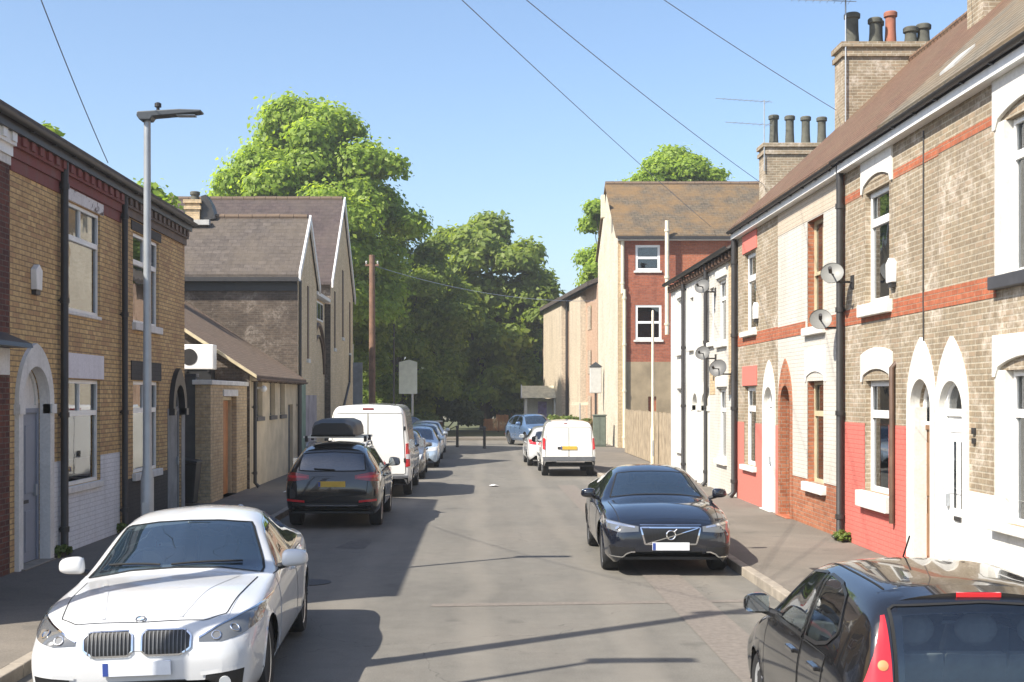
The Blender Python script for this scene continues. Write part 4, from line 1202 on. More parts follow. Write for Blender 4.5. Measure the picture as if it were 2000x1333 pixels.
drainpipe(L1, XL, -1, 19.2, .12, zL+.1, M['dark_metal'], .06)
drainpipe(L1, XL, -1, 22.46, .12, zL+.1, M['dark_metal'], .055)
leaves_eave(L1, y0, y1, M['red_paint'])

# last one, dark dado
y0, y1 = 22.5, 27.35
wl2 = op(23.3, 25.15, 1.12, 2.84); wu2 = op(23.3, 25.15, 3.93, 5.62)
dd2 = op(26.15, 27.0, .12, 2.30, .5, 'round')
ops2l = [wl2, wu2, dd2]
L2 = lhouse('yellow brick end terraced house with dark painted base, dark lintels and dark carved doorhead', y0, y1, ops2l, M['yellow_brick'])
mb = MB(); facade(mb, XL, -1, 22.6, 25.85, .11, 1.04, ops2l, reveal=False, proud=.008); mb.build('painted_dado', M['dark_dado'], L2)
lintel(L2, XL, -1, 23.15, 25.3, 2.86, 3.22, M['dark_dado'], .02); lintel(L2, XL, -1, 23.15, 25.3, 5.64, 6.0-.18, M['dark_dado'], .02)
window(L2, XL, -1, wl2, transom=.68, mull=[(.5,'top')], curtain=[(0,.35,0,1,M['curtain']), (.6,1,0,1,M['curtain'])], sillm=M['old_white'], sill_d=.08, over=.06, fw=.06, rec=.05)
window(L2, XL, -1, wu2, transom=.68, mull=[(.5,'top')], pane=M['pane_dark'], curtain=[(.5,1,0,1,M['curtain'])], sillm=M['old_white'], sill_d=.08, over=.06, fw=.06, rec=.05)
arch_surround(L2, XL, -1, dd2, .17, .85, M['dark_metal'], .10, foot=2.2, cap=True)
door(L2, XL, -1, dd2, M['grey_render'], rec=.06, zdoor=2.3, panels=False, fan=M['dark_metal'], letter=False)
leaves_eave(L2, y0, y1, M['dark_wood'])
mb = MB(); bx(mb, XL, -1, -.012, 0, 25.86, 26.1, .11, 2.3); bx(mb, XL, -1, -.012, 0, 27.05, 27.35, .11, 2.3); mb.build('rendered_strip', M['grey_render'], L2)

# ------------------------------------------------------------------ gap, bin, air unit, wall with doorway
t = thing('wheelie_bin', 'black wheelie bin standing in the gap after the yellow brick terrace', 'bin', (-6.62, 27.95, .12))
mb = MB(); vs = []
for z, a, b in ((.06,.22,.26), (.9,.28,.34), (.96,.29,.35)):
    vs += [(-b,-a,z), (b,-a,z), (b,a,z), (-b,a,z)]
mb.add(vs, [(0,3,2,1)] + [(4*k+i, 4*k+(i+1)%4, 4*k+4+(i+1)%4, 4*k+4+i) for k in range(2) for i in range(4)] + [(8,9,10,11)])
mb.build('bin_body', M['black_plastic'], t, world=False, bevel=.02)
mb = MB(); mb.prism([(-.38,.965), (.37,.965), (.36,1.0), (.0,1.06), (-.36,1.02)], 'y', -.31, .31); mb.build('lid', M['black_plastic'], t, world=False, bevel=.015)
for s in (-.24, .24):
    mb = MB(); mb.lathe([(.05,-.03), (.1,-.03), (.1,.03), (.05,.03)], (-.26, s, .1), 'y', 16); mb.build('wheel', M['black_plastic'], t, world=False, smooth=True)
mb = MB(); mb.tube([(-.36,-.24,.95), (-.43,-.24,.98), (-.43,.24,.98), (-.36,.24,.95)], .018, 8); mb.build('handle', M['black_plastic'], t, world=False)
t = thing('air_unit', 'white boxy air unit on the stained gable above the wall with the orange door', 'air unit', (-7.3, 32.45, 3.15))
mb = MB(); mb.box(-.40,.42,-.2,.25,.1,.74); mb.build('casing', M['white_upvc'], t, world=False, bevel=.02)
mb = MB(); mb.lathe([(.21,-.012), (.21,.0), (.18,.0), (.05,.01)], (-.20,-.2,.42), 'y', 24)
for k in range(8): mb.tube([(-.2,-.208,.42), (-.2+.2*math.cos(k*PI/4),-.208,.42+.2*math.sin(k*PI/4))], .006, 4)
mb.build('fan_grille', M['dark_metal'], t, world=False)
mb = MB(); mb.box(-.34,.36,-.16,.2,-.24,.095); mb.build('dark_tray', M['black_plastic'], t, world=False)
for s in (-.3, .26):
    mb = MB(); mb.box(s,s+.05,-.2,.56,.03,.08); mb.box(s,s+.05,.52,.56,-.3,.1); mb.build('bracket', M['dark_metal'], t, world=False)

t = thing('doorway_wall', 'flat-topped tan brick yard wall with an orange wooden door', 'wall', (-6.15, 30.8, .12))
dw = op(29.95, 31.6, .12, 2.55)
mb = MB(); facade(mb, -6.15, -1, 28.55, 33.0, .1, 2.82, [dw], depth=.3)
mb.quad((-6.15,28.55,.1), (-6.5,28.55,.1), (-6.5,28.55,2.82), (-6.15,28.55,2.82)); mb.quad((-6.5,28.55,.1), (-6.5,33,.1), (-6.5,33,2.82), (-6.5,28.55,2.82)); mb.build('wall', M['tan_brick'], t)
mb = MB(); mb.box(-6.56, -6.10, 28.5, 33.0, 2.823, 2.93); mb.build('coping', M['sill_stone'], t, bevel=.01)
mb = MB(); mb.box(-6.42, -6.36, 30.02, 31.52, .13, 2.45); d_ = mb.build('door', M['orange_wood'], t)
mb = MB()
for k in range(9): mb.box(-6.359, -6.352, 30.04+k*.165, 30.18+k*.165, .16, 2.42)
mb.build('door_boards', M['orange_wood'], d_)
mb = MB(); mb.box(-6.45,-6.28,31.53,31.62,.13,2.54); mb.box(-6.45,-6.28,29.94,30.02,.13,2.54); mb.box(-6.45,-6.28,30.02,31.53,2.46,2.54); mb.build('door_frame', M['sash_cream'], t)
mb = MB(); mb.box(-6.2,-6.12,29.9,31.65,2.56,2.72); mb.build('lintel', M['sill_stone'], t)
# grey wall at the back of the gap
t = thing('gap_wall', 'dark grey rendered wall at the back of the gap behind the bin', 'wall', (-7.3, 28.6, .12))
mb = MB(); mb.box(-9.5, -6.51, 28.6, 28.8, .1, 3.0); mb.build('wall', M['dark_render'], t)
mb = MB(); mb.box(-9.5, -6.48, 28.56, 28.84, 3.0, 3.07); mb.build('coping', M['dark_sill'], t)

# ------------------------------------------------------------------ low outbuilding with three slit windows
ob = thing('outbuilding', 'low tan outbuilding with three narrow windows and a tiled lean-to roof', 'outbuilding', (-7.5, 37.2, .12))
XO = -6.08
def slit(px0, px1): return op(-XO*F/(VX-px0), -XO*F/(VX-px1), ZZ(797, 36), ZZ(748, 36))
slits = [op(33.95, 34.95, 2.0, 2.98), op(36.15, 37.1, 2.0, 2.98), op(38.0, 38.95, 2.0, 2.98)]
do = op(39.6, 40.6, .12, 2.3)
mb = MB(); facade(mb, XO, -1, 33.02, 41.6, .1, 3.12, slits+[do], depth=.22); mb.build('wall', M['tan_render'], ob)
for s in slits:
    w = MB(); bx(w, XO, -1, .12, .15, s['y0'], s['y1'], s['z0'], s['z1']); ww = w.build('window', M['black_plastic'], ob)
    p = MB(); bx(p, XO, -1, .11, .118, s['y0']+.06, s['y1']-.06, s['z0']+.06, s['z1']-.06); p.build('pane', M['pane_dark'], ww)
    q = MB(); bx(q, XO, -1, -.06, .12, s['y0']-.08, s['y1']+.08, s['z0']-.12, s['z0']-.004); q.build('sill', M['dark_sill'], ww)
mb = MB(); bx(mb, XO, -1, .1, .15, do['y0'], do['y1'], .13, 2.28); mb.build('door', M['dark_render'], ob)
slope = math.tan(math.radians(33)); Wd = 4.6
mb = MB(); mb.add([(XO,33.02,2.9), (XO-Wd,33.02,2.9), (XO-Wd,33.02,3.12+Wd*slope), (XO,33.02,3.12)], [(0,1,2,3)]); mb.quad((XO,33.02,.1), (XO-Wd,33.02,.1), (XO-Wd,33.02,2.9), (XO,33.02,2.9)); mb.build('gable_wall', M['stained_brick'], ob)
mb = MB(); t_ = .1
mb.prism([(XO+.2, 3.12-.2*slope+.02), (XO-Wd, 3.14+Wd*slope), (XO-Wd, 3.14+Wd*slope+t_), (XO+.2, 3.12-.2*slope+.02+t_)], 'y', 32.85, 42.3)
rf = mb.build('roof', M['roof_tan'], ob)
mb = MB(); mb.prism([(XO+.22, 3.10-.2*slope+.06), (XO-Wd, 3.12+Wd*slope+.03), (XO-Wd, 3.12+Wd*slope+.145), (XO+.22, 3.10-.2*slope+.145)], 'y', 32.76, 32.846); mb.build('verge_board', M['sash_cream'], rf)
gutter(ob, XO, -1, 32.9, 41.9, 3.02, M['dark_wood'], over=.26, r=.06)
drainpipe(ob, XO, -1, 33.3, .12, 2.95, M['dark_metal'], .05)
drainpipe(ob, XO, -1, 41.4, .12, 2.95, M['dark_metal'], .05)
mb = MB(); mb.tube([(XO+.05,33.75,2.78), (XO+.22,33.75,2.78)], .03, 8); mb.ball((XO+.24,33.75,2.76), .09,.09,.09); mb.build('wall_lamp', M['white_upvc'], ob, smooth=True)

# ------------------------------------------------------------------ chapel hall with two street gables
ch = thing('church_hall', 'stained brick hall with two steep gables facing the street and grey slate roofs', 'hall', (-7, 52, .12))
XH = -6.2
gA = (42.5, 47.4, 6.75, 8.85)      # near gable: y0, y1, eave, apex
gB = (51.8, 60.8, 7.35, 11.3)      # far gable
def gable(mb, y0, y1, e, a, m=0, z0=.1): mb.add([(XH,y0,z0), (XH,y1,z0), (XH,y1,e), (XH,(y0+y1)/2,a), (XH,y0,e)], [(0,1,2,3,4)], m)
mb = MB(); gable(mb, *gA); gable(mb, *gB); mb.quad((XH-.25,47.4,.1), (XH-.25,51.8,.1), (XH-.25,51.8,6.4), (XH-.25,47.4,6.4)); mb.quad((XH-.25,47.4,6.4), (XH-.25,51.8,6.4), (XH-2.5,51.8,6.4), (XH-2.5,47.4,6.4)); mb.quad((XH,47.4,.1), (XH-.25,47.4,.1), (XH-.25,47.4,6.75), (XH,47.4,6.75)); mb.build('street_wall', M['cream_brick'], ch)
mb = MB(); mb.quad((XH,gA[0],.1), (-17,gA[0],.1), (-17,gA[0],gA[2]), (XH,gA[0],gA[2])); mb.build('side_wall', M['stained_brick'], ch)
mb = MB(); mb.quad((XH,gB[0],.1), (-17,gB[0],.1), (-17,gB[0],gB[2]), (XH,gB[0],gB[2])); mb.quad((XH,gB[1],.1), (-17,gB[1],.1), (-17,gB[1],gB[2]), (XH,gB[1],gB[2])); mb.quad((-17,gA[0],.1), (-17,gB[1],.1), (-17,gB[1],6.7), (-17,gA[0],6.7)); mb.build('rear_wall', M['stained_brick'], ch)
def hall_roof(g, mat, x1=-18.0, ov=.25):
    y0, y1, e, a = g; ym = (y0+y1)/2; sl = (a-e)/(ym-y0); mb = MB(); th = .12
    for (ya, yb, s) in ((y0-ov, ym, 1), (y1+ov, ym, -1)):
        mb.prism([(ya, e-ov*sl+.02), (yb, a+.02), (yb, a+.02+th), (ya, e-ov*sl+.02+th)], 'x', x1, XH+.06)
    r = mb.build('roof', mat, ch)
    v = MB()
    for (ya, yb) in ((y0-ov, ym), (y1+ov, ym)):
        v.prism([(ya, e-ov*sl-.10), (yb, a-.10), (yb, a+.20), (ya, e-ov*sl+.20)], 'x', XH+.065, XH+.13)
    v.build('barge_board', M['fascia_white'], r)
    k = MB(); n = 24
    for i in range(n): k.tube([(x1+(XH-x1)*i/n, ym, a+.13), (x1+(XH-x1)*(i+1)/n-.015, ym, a+.13+rnd.uniform(-.01,.01))], .11, 8)
    k.build('ridge_tiles', M['roof_tan'], r, smooth=True)
    return r
hall_roof(gA, M['roof_slate']); hall_roof(gB, M['roof_purple'])
mb = MB(); mb.box(-17, XH+.05, gA[0]-.36, gA[0]-.24, gA[2]-.32, gA[2]-.18); mb.build('gutter', M['dark_metal'], ch)
mb = MB(); mb.box(-17, XH-.02, gA[0]-.06, gA[0]-.002, gA[2]-.62, gA[2]-.1); mb.build('dark_eaves_band', M['black_plastic'], ch)
mb = MB(); mb.box(-7.4, XH+.02, 47.5, 51.7, 6.42, 6.55); mb.build('parapet', M['fascia_white'], ch)
# slit windows in the gables, an arched window between them, cable and pipes
for (y, z0, z1, w) in ((44.95, 3.9, 6.5, .32), (56.3, 5.2, 8.2, .5), (53.2, 4.6, 7.0, .4), (59.3, 4.6, 7.0, .4)):
    mb = MB(); mb.box(XH+.0, XH+.03, y-w/2, y+w/2, z0, z1); ww = mb.build('window', M['dark_wood'], ch)
    q = MB(); q.box(XH, XH+.07, y-w/2-.1, y+w/2+.1, z0-.14, z0); q.build('sill', M['sill_stone'], ww)
ar = arch_pts(47.9, 51.3, 3.9, 1.5, 'round')
mb = MB()
pts = [(XH-.22, p[0], p[1]) for p in ar]; mb.tube(pts, .09, 6); mb.tube([(XH-.2, p[0]*.98+.02*49.6, p[1]-.45) for p in ar], .05, 6); mb.build('arch_moulding', M['dark_wood'], ch)
mb = MB(); mb.box(XH-.24, XH-.2, 48.3, 50.9, 5.55, 6.3); ww = mb.build('window', M['white_upvc'], ch)
mb = MB()
for k in range(3): mb.box(XH-.199, XH-.192, 48.4+k*.83, 49.1+k*.83, 5.62, 6.23)
mb.build('pane', M['pane_dark'], ww)
mb = MB(); mb.box(XH+.002, XH+.02, 42.6, 44.3, .2, 3.0); mb.build('faded_green_panel', plain('faded_green', (.2,.27,.2), .9, var=.3, scale=1.5), ch)
mb = MB(); mb.box(XH+.002, XH+.014, 44.4, 47.3, .2, 2.6); mb.build('rendered_panel', plain('mauve_render', (.33,.29,.29), .9, var=.3, scale=1.5), ch)
mb = MB(); mb.tube([(XH+.06, 58.9, 4.5), (XH+.06, 58.7, 3.2), (XH+.06, 55.2, 1.6), (XH+.06, 54.8, .2)], .05, 6); mb.build('drainpipe', M['dark_metal'], ch)
mb = MB(); mb.tube([(XH+.06, 42.7, .1), (XH+.06, 42.7, 6.5)], .05, 6); mb.build('drainpipe', M['dark_metal'], ch)
c_ = chimney(ch, -10.5, -10.0, 44.6, 45.4, 7.5, 9.55, M['tan_brick'], [(-10.25, 45.0, .16, .35, M['sooty_pot'])])
mb = MB(); mb.prism([(-9.97, 8.8), (-9.45, 8.9), (-9.62, 9.45), (-9.8, 9.75), (-9.97, 9.7)], 'y', 44.7, 45.4); mb.build('dark_cowl', M['dark_metal'], ch)
mb = MB(); mb.box(-10.4, -9.6, 44.3, 44.58, 8.62, 8.80); mb.build('flashing', M['lead'], ch)
# grey utility panel at the end of the hall
t = thing('corner_panel', 'grey upright hoarding panel at the far corner of the hall', 'panel', (-6.1, 61.5, .12))
mb = MB(); mb.box(-.35,.3,-.06,.06,.3,4.1); mb.build('board', M['grey_render'], t, world=False); mb = MB(); mb.tube([(-.2,.1,0), (-.2,.1,5.0)], .05, 8); mb.build('post', M['cream_paint'], t, world=False)
# ------------------------------------------------------------------ lamp columns, telegraph poles, wires, bollards
def lamp(label, x, y, h, arm=.72, yaw=0.0):
    t = thing('street_lamp', label, 'street lamp', (x, y, .12), yaw, group='grey street lamps')
    m = MB(); m.lathe([(.085,0), (.085,1.35), (.06,1.5), (.052,3.4), (.045,h-.12)], (0,0,0), 'z', 14); m.build('column', M['grey_metal'], t, smooth=True, world=False)
    d = MB(); d.box(-.045,.045,-.09,-.083,.4,1.05); d.build('access_door', M['grey_metal'], t, world=False)
    a = MB()
    a.prism([(-.08,h-.12), (.06,h-.12), (.09,h-.075), (arm*.92,h-.025), (arm,h-.015), (arm,h+.012), (arm*.6,h+.022), (-.11,h-.01), (-.12,h-.06)], 'y', -.10, .10)
    hd = a.build('lamp_head', M['lamp_grey'], t, world=False, bevel=.012)
    l = MB(); l.box(arm*.55,arm*.88,-.07,.07,h-.058,h-.042); l.build('lens', M['grey_metal'], hd, world=False)
    p = MB(); p.lathe([(.022,h+.0), (.022,h+.06), (.045,h+.065), (.045,h+.11), (.02,h+.125)], (.14,0,0), 'z', 12); p.build('light_sensor', M['dark_metal'], hd, world=False)
    return t
lamp('grey street lamp column with flat head leaning over the white saloon', -4.36, 16.4, 6.15, .72)
lamp('grey street lamp column behind the viewer on the shaded pavement', -4.5, 8.1, 6.9, .9)

def telegraph(label, x, y, h, r0=.15, r1=.10):
    t = thing('telegraph_pole', label, 'telegraph pole', (x, y, .1), group='wooden telegraph poles')
    m = MB(); m.tube([(0,0,0), (.01,0,h*.5), (0,0,h)], [r0, (r0+r1)/2, r1], 12); m.build('pole', M['pole_wood'], t, smooth=True, world=False)
    c = MB(); c.box(-.34,.34,-.05,.05,h-.55,h-.45); c.build('crossarm', M['pole_wood'], t, world=False)
    for i in (-.28, .28):
        k = MB(); k.lathe([(.03,0), (.03,.05), (.05,.07), (.045,.14), (.02,.16)], (i,0,h-.45), 'z', 10); k.build('insulator', M['pale_plastic'], t, world=False, smooth=True)
    return t
telegraph('tall wooden telegraph pole behind the viewer on the shaded pavement', -4.85, 9.3, 9.9)
tp = telegraph('brown wooden telegraph pole at the far end of the shaded pavement, against the trees', -5.42, 62.5, 9.5, .18, .14)

def wire(label, a, b, sag, r=.011):
    r *= .62
    a, b = Vector(a), Vector(b); pts = []
    for i in range(25):
        t = i/24; p = a.lerp(b, t); p.z -= sag*4*t*(1-t); pts.append(p)
    m = MB(); m.tube(pts, r, 5)
    o = m.build('overhead_wire', M['wire'])
    return tag(o, label, 'wire', 'overhead telephone wires')
PT_ = (-4.85, 9.3, 9.95)
wire('overhead wire falling to the eave of the yellow brick terrace', PT_, (-6.3, 21.2, 6.5), .25, .013)
wire('overhead wire crossing to the red brick block, lowest of the long three', PT_, (10.9, 59.4, 10.6), .15, .016)
wire('overhead wire crossing to the four-pot chimney', PT_, (8.62, 38.2, 9.0), .25, .014)
wire('overhead wire crossing to the clustered-pot chimney', PT_, (8.5, 30.0, 9.4), .2, .013)
wire('overhead wire crossing to the chimney at the top right corner', PT_, (8.55, 21.9, 9.6), .0, .012)
wire('thin wire running from the far telegraph pole across the tree', (-5.42, 62.5, 9.1), (8.5, 74, 8.3), .7, .02)

for i, (x, y, lab) in enumerate(((-1.18, 63.2, 'dark bollard at the end of the road, on the left'), (.18, 61.6, 'dark bollard at the end of the road, in the middle'))):
    t = thing('bollard', lab, 'bollard', (x, y, 0), group='bollards closing the road end')
    m = MB(); m.lathe([(.09,0), (.09,.08), (.07,.1), (.065,.95), (.085,.98), (.085,1.03), (.06,1.08), (.0,1.1)], (0,0,0), 'z', 14); m.build('post', M['dark_metal'], t, world=False, smooth=True)

# white estate sign on a post
t = thing('white_sign_board', 'white square sign board on a pale post in front of the trees', 'sign', (-4.3, 79.0, .12))
mb = MB(); mb.tube([(0,0,0), (0,0,3.3)], .07, 8); mb.build('post', M['pale_plastic'], t, world=False)
M['sign_white'] = plain('sign_white', (.62,.63,.52), .6, var=.12, scale=3)
mb = MB(); mb.prism([(-.85,2.6), (.3,2.6), (.3,4.6), (-.2,4.75), (-.85,4.6)], 'y', -.08, .0); mb.build('board', M['sign_white'], t, world=False)
t = thing('slim_dark_column', 'tall slim dark lamp column among the leaves left of the dark tree', 'column', (-5.4, 78.0, .1))
mb = MB(); mb.lathe([(.09,0), (.07,2), (.05,7.2)], (0,0,0), 'z', 10); mb.build('shaft', M['dark_metal'], t, world=False, smooth=True)

# small tiled shelter across the junction
t = thing('shelter', 'small white posted shelter with a tiled gable roof and a poster', 'shelter', (4.1, 87, .1))
for (x, y) in ((-1.0,-.8), (1.0,-.8), (-1.0,.8), (1.0,.8)):
    mb = MB(); mb.box(x-.09,x+.09,y-.09,y+.09,0,2.35); mb.build('post', M['white_paint'], t, world=False)
mb = MB(); mb.prism([(-1.15,2.35), (1.15,2.35), (0,3.2)], 'x', -1.25, 1.2); o = mb.build('roof', plain('shelter_tile', (.50,.46,.34), .8, var=.25, scale=3), t, world=False)
mb = MB(); mb.prism([(-1.2,2.33), (1.2,2.33), (1.2,2.4), (0,3.28), (-1.2,2.4)], 'x', -1.32, -1.26); mb.build('barge_board', M['white_paint'], o, world=False)
mb = MB(); mb.box(-.9,.95,.72,.78,.3,2.3); mb.build('back_panel', M['white_paint'], t, world=False)
mb = MB(); mb.box(-.1,.5,.70,.715,1.0,2.1); mb.build('poster', plain('poster_purple', (.30,.24,.5), .5, var=.4, scale=4), t, world=False)

# timber fence and low wall across the junction
t = thing('far_fence', 'low orange timber fence under the dark tree across the junction', 'fence', (0, 90, 0))
mb = MB()
for i in range(40): mb.box(.2+i*.1, .28+i*.1, 90, 90.03, .1, .95+.3*(i//9 % 2)+rnd.uniform(-.03,.03))
mb.build('boards', M['orange_wood'], t)
mb = MB()
for i in range(5): mb.box(.25+i*.95, .37+i*.95, 90.03, 90.12, 0, 1.35)
mb.build('post', M['dark_wood'], t)
t = thing('low_wall', 'long low brick wall across the junction', 'wall', (-12, 80, 0))
mb = MB(); mb.box(-40, -2.5, 82, 82.25, .0, .9); mb.build('wall', M['dark_red_brick'], t); mb = MB(); mb.box(-40,-2.5,81.96,82.29,.9,.98); mb.build('coping', M['sill_stone'], t)

# ------------------------------------------------------------------ trees
def leaf_mat(name, dark, mid, light, transl=.35):
    t = NT(name); b = t.b
    g = t.new('ShaderNodeNewGeometry')
    n = t.noise(.35, 4)
    r = t.math('ADD', t.math('MULTIPLY', g.outputs['Random Per Island'], .6), t.math('MULTIPLY', n, .5))
    c = t.ramp(r, [(.12, dark), (.5, mid), (.95, light)])
    b.inputs['Roughness'].default_value = .5; b.inputs['Specular IOR Level'].default_value = .35
    t.ln(c, b.inputs['Base Color'])
    tr = t.new('ShaderNodeBsdfTranslucent'); t.ln(t.mix(1.0, c, (1.3,1.25,.5), 'MULTIPLY'), tr.inputs[0])
    mx = t.new('ShaderNodeMixShader'); mx.inputs[0].default_value = transl
    t.ln(b.outputs[0], mx.inputs[1]); t.ln(tr.outputs[0], mx.inputs[2]); t.ln(mx.outputs[0], t.out.inputs['Surface'])
    return t.mat
M['leaf_fresh'] = leaf_mat('leaf_fresh', (.15,.24,.03), (.28,.40,.055), (.40,.50,.11), .62)
M['leaf_mid'] = leaf_mat('leaf_mid', (.10,.165,.028), (.21,.285,.05), (.31,.37,.09), .58)
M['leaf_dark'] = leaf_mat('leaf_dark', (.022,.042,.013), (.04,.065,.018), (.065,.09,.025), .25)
M['leaf_hedge'] = leaf_mat('leaf_hedge', (.06,.10,.02), (.10,.15,.025), (.16,.18,.04), .3)

def leaf_cloud(centers, radii, n, size, seed, flat=.75, shell=.55):
    """n leaf-sprays (bent diamonds) spread through lobes; returns a mesh builder"""
    g = np.random.default_rng(seed)
    C = np.array(centers); R = np.array(radii)
    w = R**2; w = w/w.sum()
    idx = g.choice(len(C), n, p=w)
    d = g.normal(size=(n,3)); d /= np.linalg.norm(d, axis=1)[:,None]
    d[:,2] = np.where(d[:,2] < -.55, -d[:,2]*.6, d[:,2]); 
    rr = R[idx]*(shell + (1.08-shell)*g.random(n)**.6)*(1+.16*g.normal(size=n))
    P = C[idx] + d*rr[:,None]*np.array([1,1,flat])
    nrm = d*1.0 + g.normal(size=(n,3))*.45 + np.array([-.12,-.1,.4]); nrm /= np.linalg.norm(nrm, axis=1)[:,None]
    a = np.cross(nrm, g.normal(size=(n,3))); a /= np.linalg.norm(a, axis=1)[:,None]
    b = np.cross(nrm, a)
    s = size*(.55+.9*g.random(n))
    a *= s[:,None]; b *= (s*.62)[:,None]
    dr = nrm*(s*.22)[:,None]
    V = np.stack([P-a-dr, P-b*1.0, P+a-dr, P+b*1.0], 1).reshape(-1,3)
    return V, n
def mesh_quads(name, V, n, mat, parent, loc):
    me = bpy.data.meshes.new(name)
    me.vertices.add(4*n); me.loops.add(4*n); me.polygons.add(n)
    me.vertices.foreach_set('co', (V - np.array(loc)).astype(np.float32).ravel())
    me.loops.foreach_set('vertex_index', np.arange(4*n, dtype=np.int32))
    me.polygons.foreach_set('loop_start', np.arange(0, 4*n, 4, dtype=np.int32))
    me.polygons.foreach_set('loop_total', np.full(n, 4, dtype=np.int32))
    me.materials.append(mat); me.update(calc_edges=True); me.validate()
    o = bpy.data.objects.new(name, me); COL.objects.link(o); o.parent = parent
    return o

def tree(label, base, zc, rad, nl, n, size, mat, seed, trunk_r=.35, cat='tree', lobe=.34, zlow=None, group=None, name='tree', lean=(0,0), top_bias=0.0, shape=None, skirt=0):
    """tree > trunk, crown. rad: crown semi-axes; zc crown centre height; nl lobes"""
    g = random.Random(seed); base = Vector(base)
    t = thing(name, label, cat, base, group=group)
    cs, rs = [], []
    rx, ry, rz = rad
    for i in range(nl):
        while True:
            u = Vector((g.uniform(-1,1), g.uniform(-1,1), g.uniform(-1,1)))
            if .25 < u.length <= 1: break
        k = .62 + .32*g.random()
        u = u.normalized()*k
        hgt = u.z
        taper = 1.0 - .18*max(0, hgt) if shape is None else shape(hgt)
        c = base + Vector((u.x*rx*taper + lean[0]*(hgt+1), u.y*ry*taper + lean[1]*(hgt+1), zc - base.z + u.z*rz))
        r = lobe*min(rx, rz)*g.uniform(.65, 1.25)
        if zlow is not None and c.z - r*.7 < zlow: c.z = zlow + r*.7 + g.random()*.6
        cs.append(tuple(c)); rs.append(r)
    for i in range(skirt):
        a = g.uniform(0, 2*PI); q = g.uniform(.25, .8)
        cs.append((base.x+rx*q*math.cos(a), base.y+ry*q*math.sin(a), zlow+g.uniform(.6, rz*.55))); rs.append(lobe*min(rx, rz)*g.uniform(.7, 1.1))
    cs.append((base.x, base.y, zc)); rs.append(min(rx, rz)*.55)
    V, m = leaf_cloud(cs, rs, n, size, seed)
    # stray twigs that break the outline
    k2 = n//14
    V2, m2 = leaf_cloud(cs, [r*1.2 for r in rs], k2, size*.85, seed+5, shell=.85)
    V = np.concatenate([V, V2]); m += m2
    mesh_quads('crown', V, m, mat, t, base)
    tr = MB()
    h = zc - base.z
    tr.tube([base, base+Vector((.05,0,h*.35)), base+Vector((-.05,.1,h*.75)), base+Vector((.1,0,h+rz*.4))], [trunk_r*1.35, trunk_r, trunk_r*.75, trunk_r*.25], 10)
    for i in range(min(nl, 16)):
        s = base + Vector((0,0,h*g.uniform(.35,.85))); e = Vector(cs[i]); mid = s.lerp(e, .5) + Vector((0,0,.5))
        tr.tube([s, mid, e], [trunk_r*.42, trunk_r*.25, trunk_r*.08], 6)
    tr.build('trunk', M['bark'], t, smooth=True)
    return t

tree('tallest broad bright green tree rising behind the chapel hall roofs', (-10.4, 76, 0), 13.2, (6.8, 5.6, 7.4), 120, 130000, .165, M['leaf_fresh'], 11, .42, lobe=.2, zlow=5)
tree('round dark-bottomed green tree at the end of the road, in the middle', (.4, 97, 0), 9.8, (5.7, 5.0, 6.9), 74, 62000, .24, M['leaf_mid'], 23, .4, lobe=.225, zlow=1.2, skirt=26)
tree('bright green tree rising behind the red brick block', (13.8, 88, 0), 14.6, (4.4, 4.2, 5.4), 64, 56000, .155, M['leaf_fresh'], 31, .35, lobe=.24)
tree('narrow green tree showing left of the whitened gable', (8.6, 84, 0), 12.2, (1.9, 2.2, 5.0), 24, 22000, .15, M['leaf_fresh'], 37, .22, lobe=.4)
tree('deep green tree between the tall tree and the dark road-end tree', (-5.6, 88, 0), 8.3, (4.4, 4.2, 8.0), 60, 75000, .15, M['leaf_mid'], 41, .3, lobe=.3, zlow=1.0)
tree('shadowy green tree filling the gap behind the telegraph pole', (-9.0, 80, 0), 5.6, (4.0, 3.0, 5.2), 40, 40000, .15, M['leaf_mid'], 43, .3, lobe=.3, zlow=.8)
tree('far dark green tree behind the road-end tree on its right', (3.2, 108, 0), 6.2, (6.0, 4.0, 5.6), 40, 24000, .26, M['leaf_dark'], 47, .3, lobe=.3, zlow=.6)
tree('far green tree showing over the roof of the red brick block on its right', (19.5, 86, 0), 12.2, (2.6, 2.6, 2.7), 14, 6000, .22, M['leaf_mid'], 53, .25, lobe=.42)
tree('green tree whose top shows above the eave of the yellow brick terrace, behind the lamp', (-15.2, 52, 0), 9.2, (2.6, 2.6, 3.4), 22, 9000, .16, M['leaf_fresh'], 59, .2, lobe=.36)
tree('green tree top just above the near yellow brick eave', (-13.2, 38, 0), 9.5, (.9, 1.2, 1.5), 10, 2400, .13, M['leaf_fresh'], 61, .16, lobe=.42)
tree('pale green tree top behind the hall chimney', (-18.2, 62, 0), 10.6, (2.4, 2.4, 2.8), 18, 7000, .17, M['leaf_fresh'], 67, .2, lobe=.4)

def bush(label, base, r, n, size, mat, seed, name='bush', cat='bush', group=None):
    t = thing(name, label, cat, base, group=group); g = random.Random(seed); cs, rs = [], []
    for i in range(14):
        cs.append((base[0]+g.uniform(-1,1)*r[0]*.75, base[1]+g.uniform(-1,1)*r[1]*.7, base[2]+r[2]*g.uniform(.25,.75))); rs.append(min(r)*g.uniform(.35,.6))
    V, m = leaf_cloud(cs, rs, n, size, seed); mesh_quads('foliage', V, m, mat, t, base)
    s = MB()
    for i in range(6): s.tube([base, cs[i]], [.04,.015], 5)
    s.build('stems', M['bark'], t)
bush('bright green hedge bush in front of the beige building', (5.0, 72.5, .1), (1.7, .9, 1.5), 9000, .10, M['leaf_hedge'], 71)
bush('yellow green low bush beyond the parked cars on the shaded side', (-4.4, 84, 0), (1.6, 1.2, 1.9), 6000, .13, M['leaf_hedge'], 73)
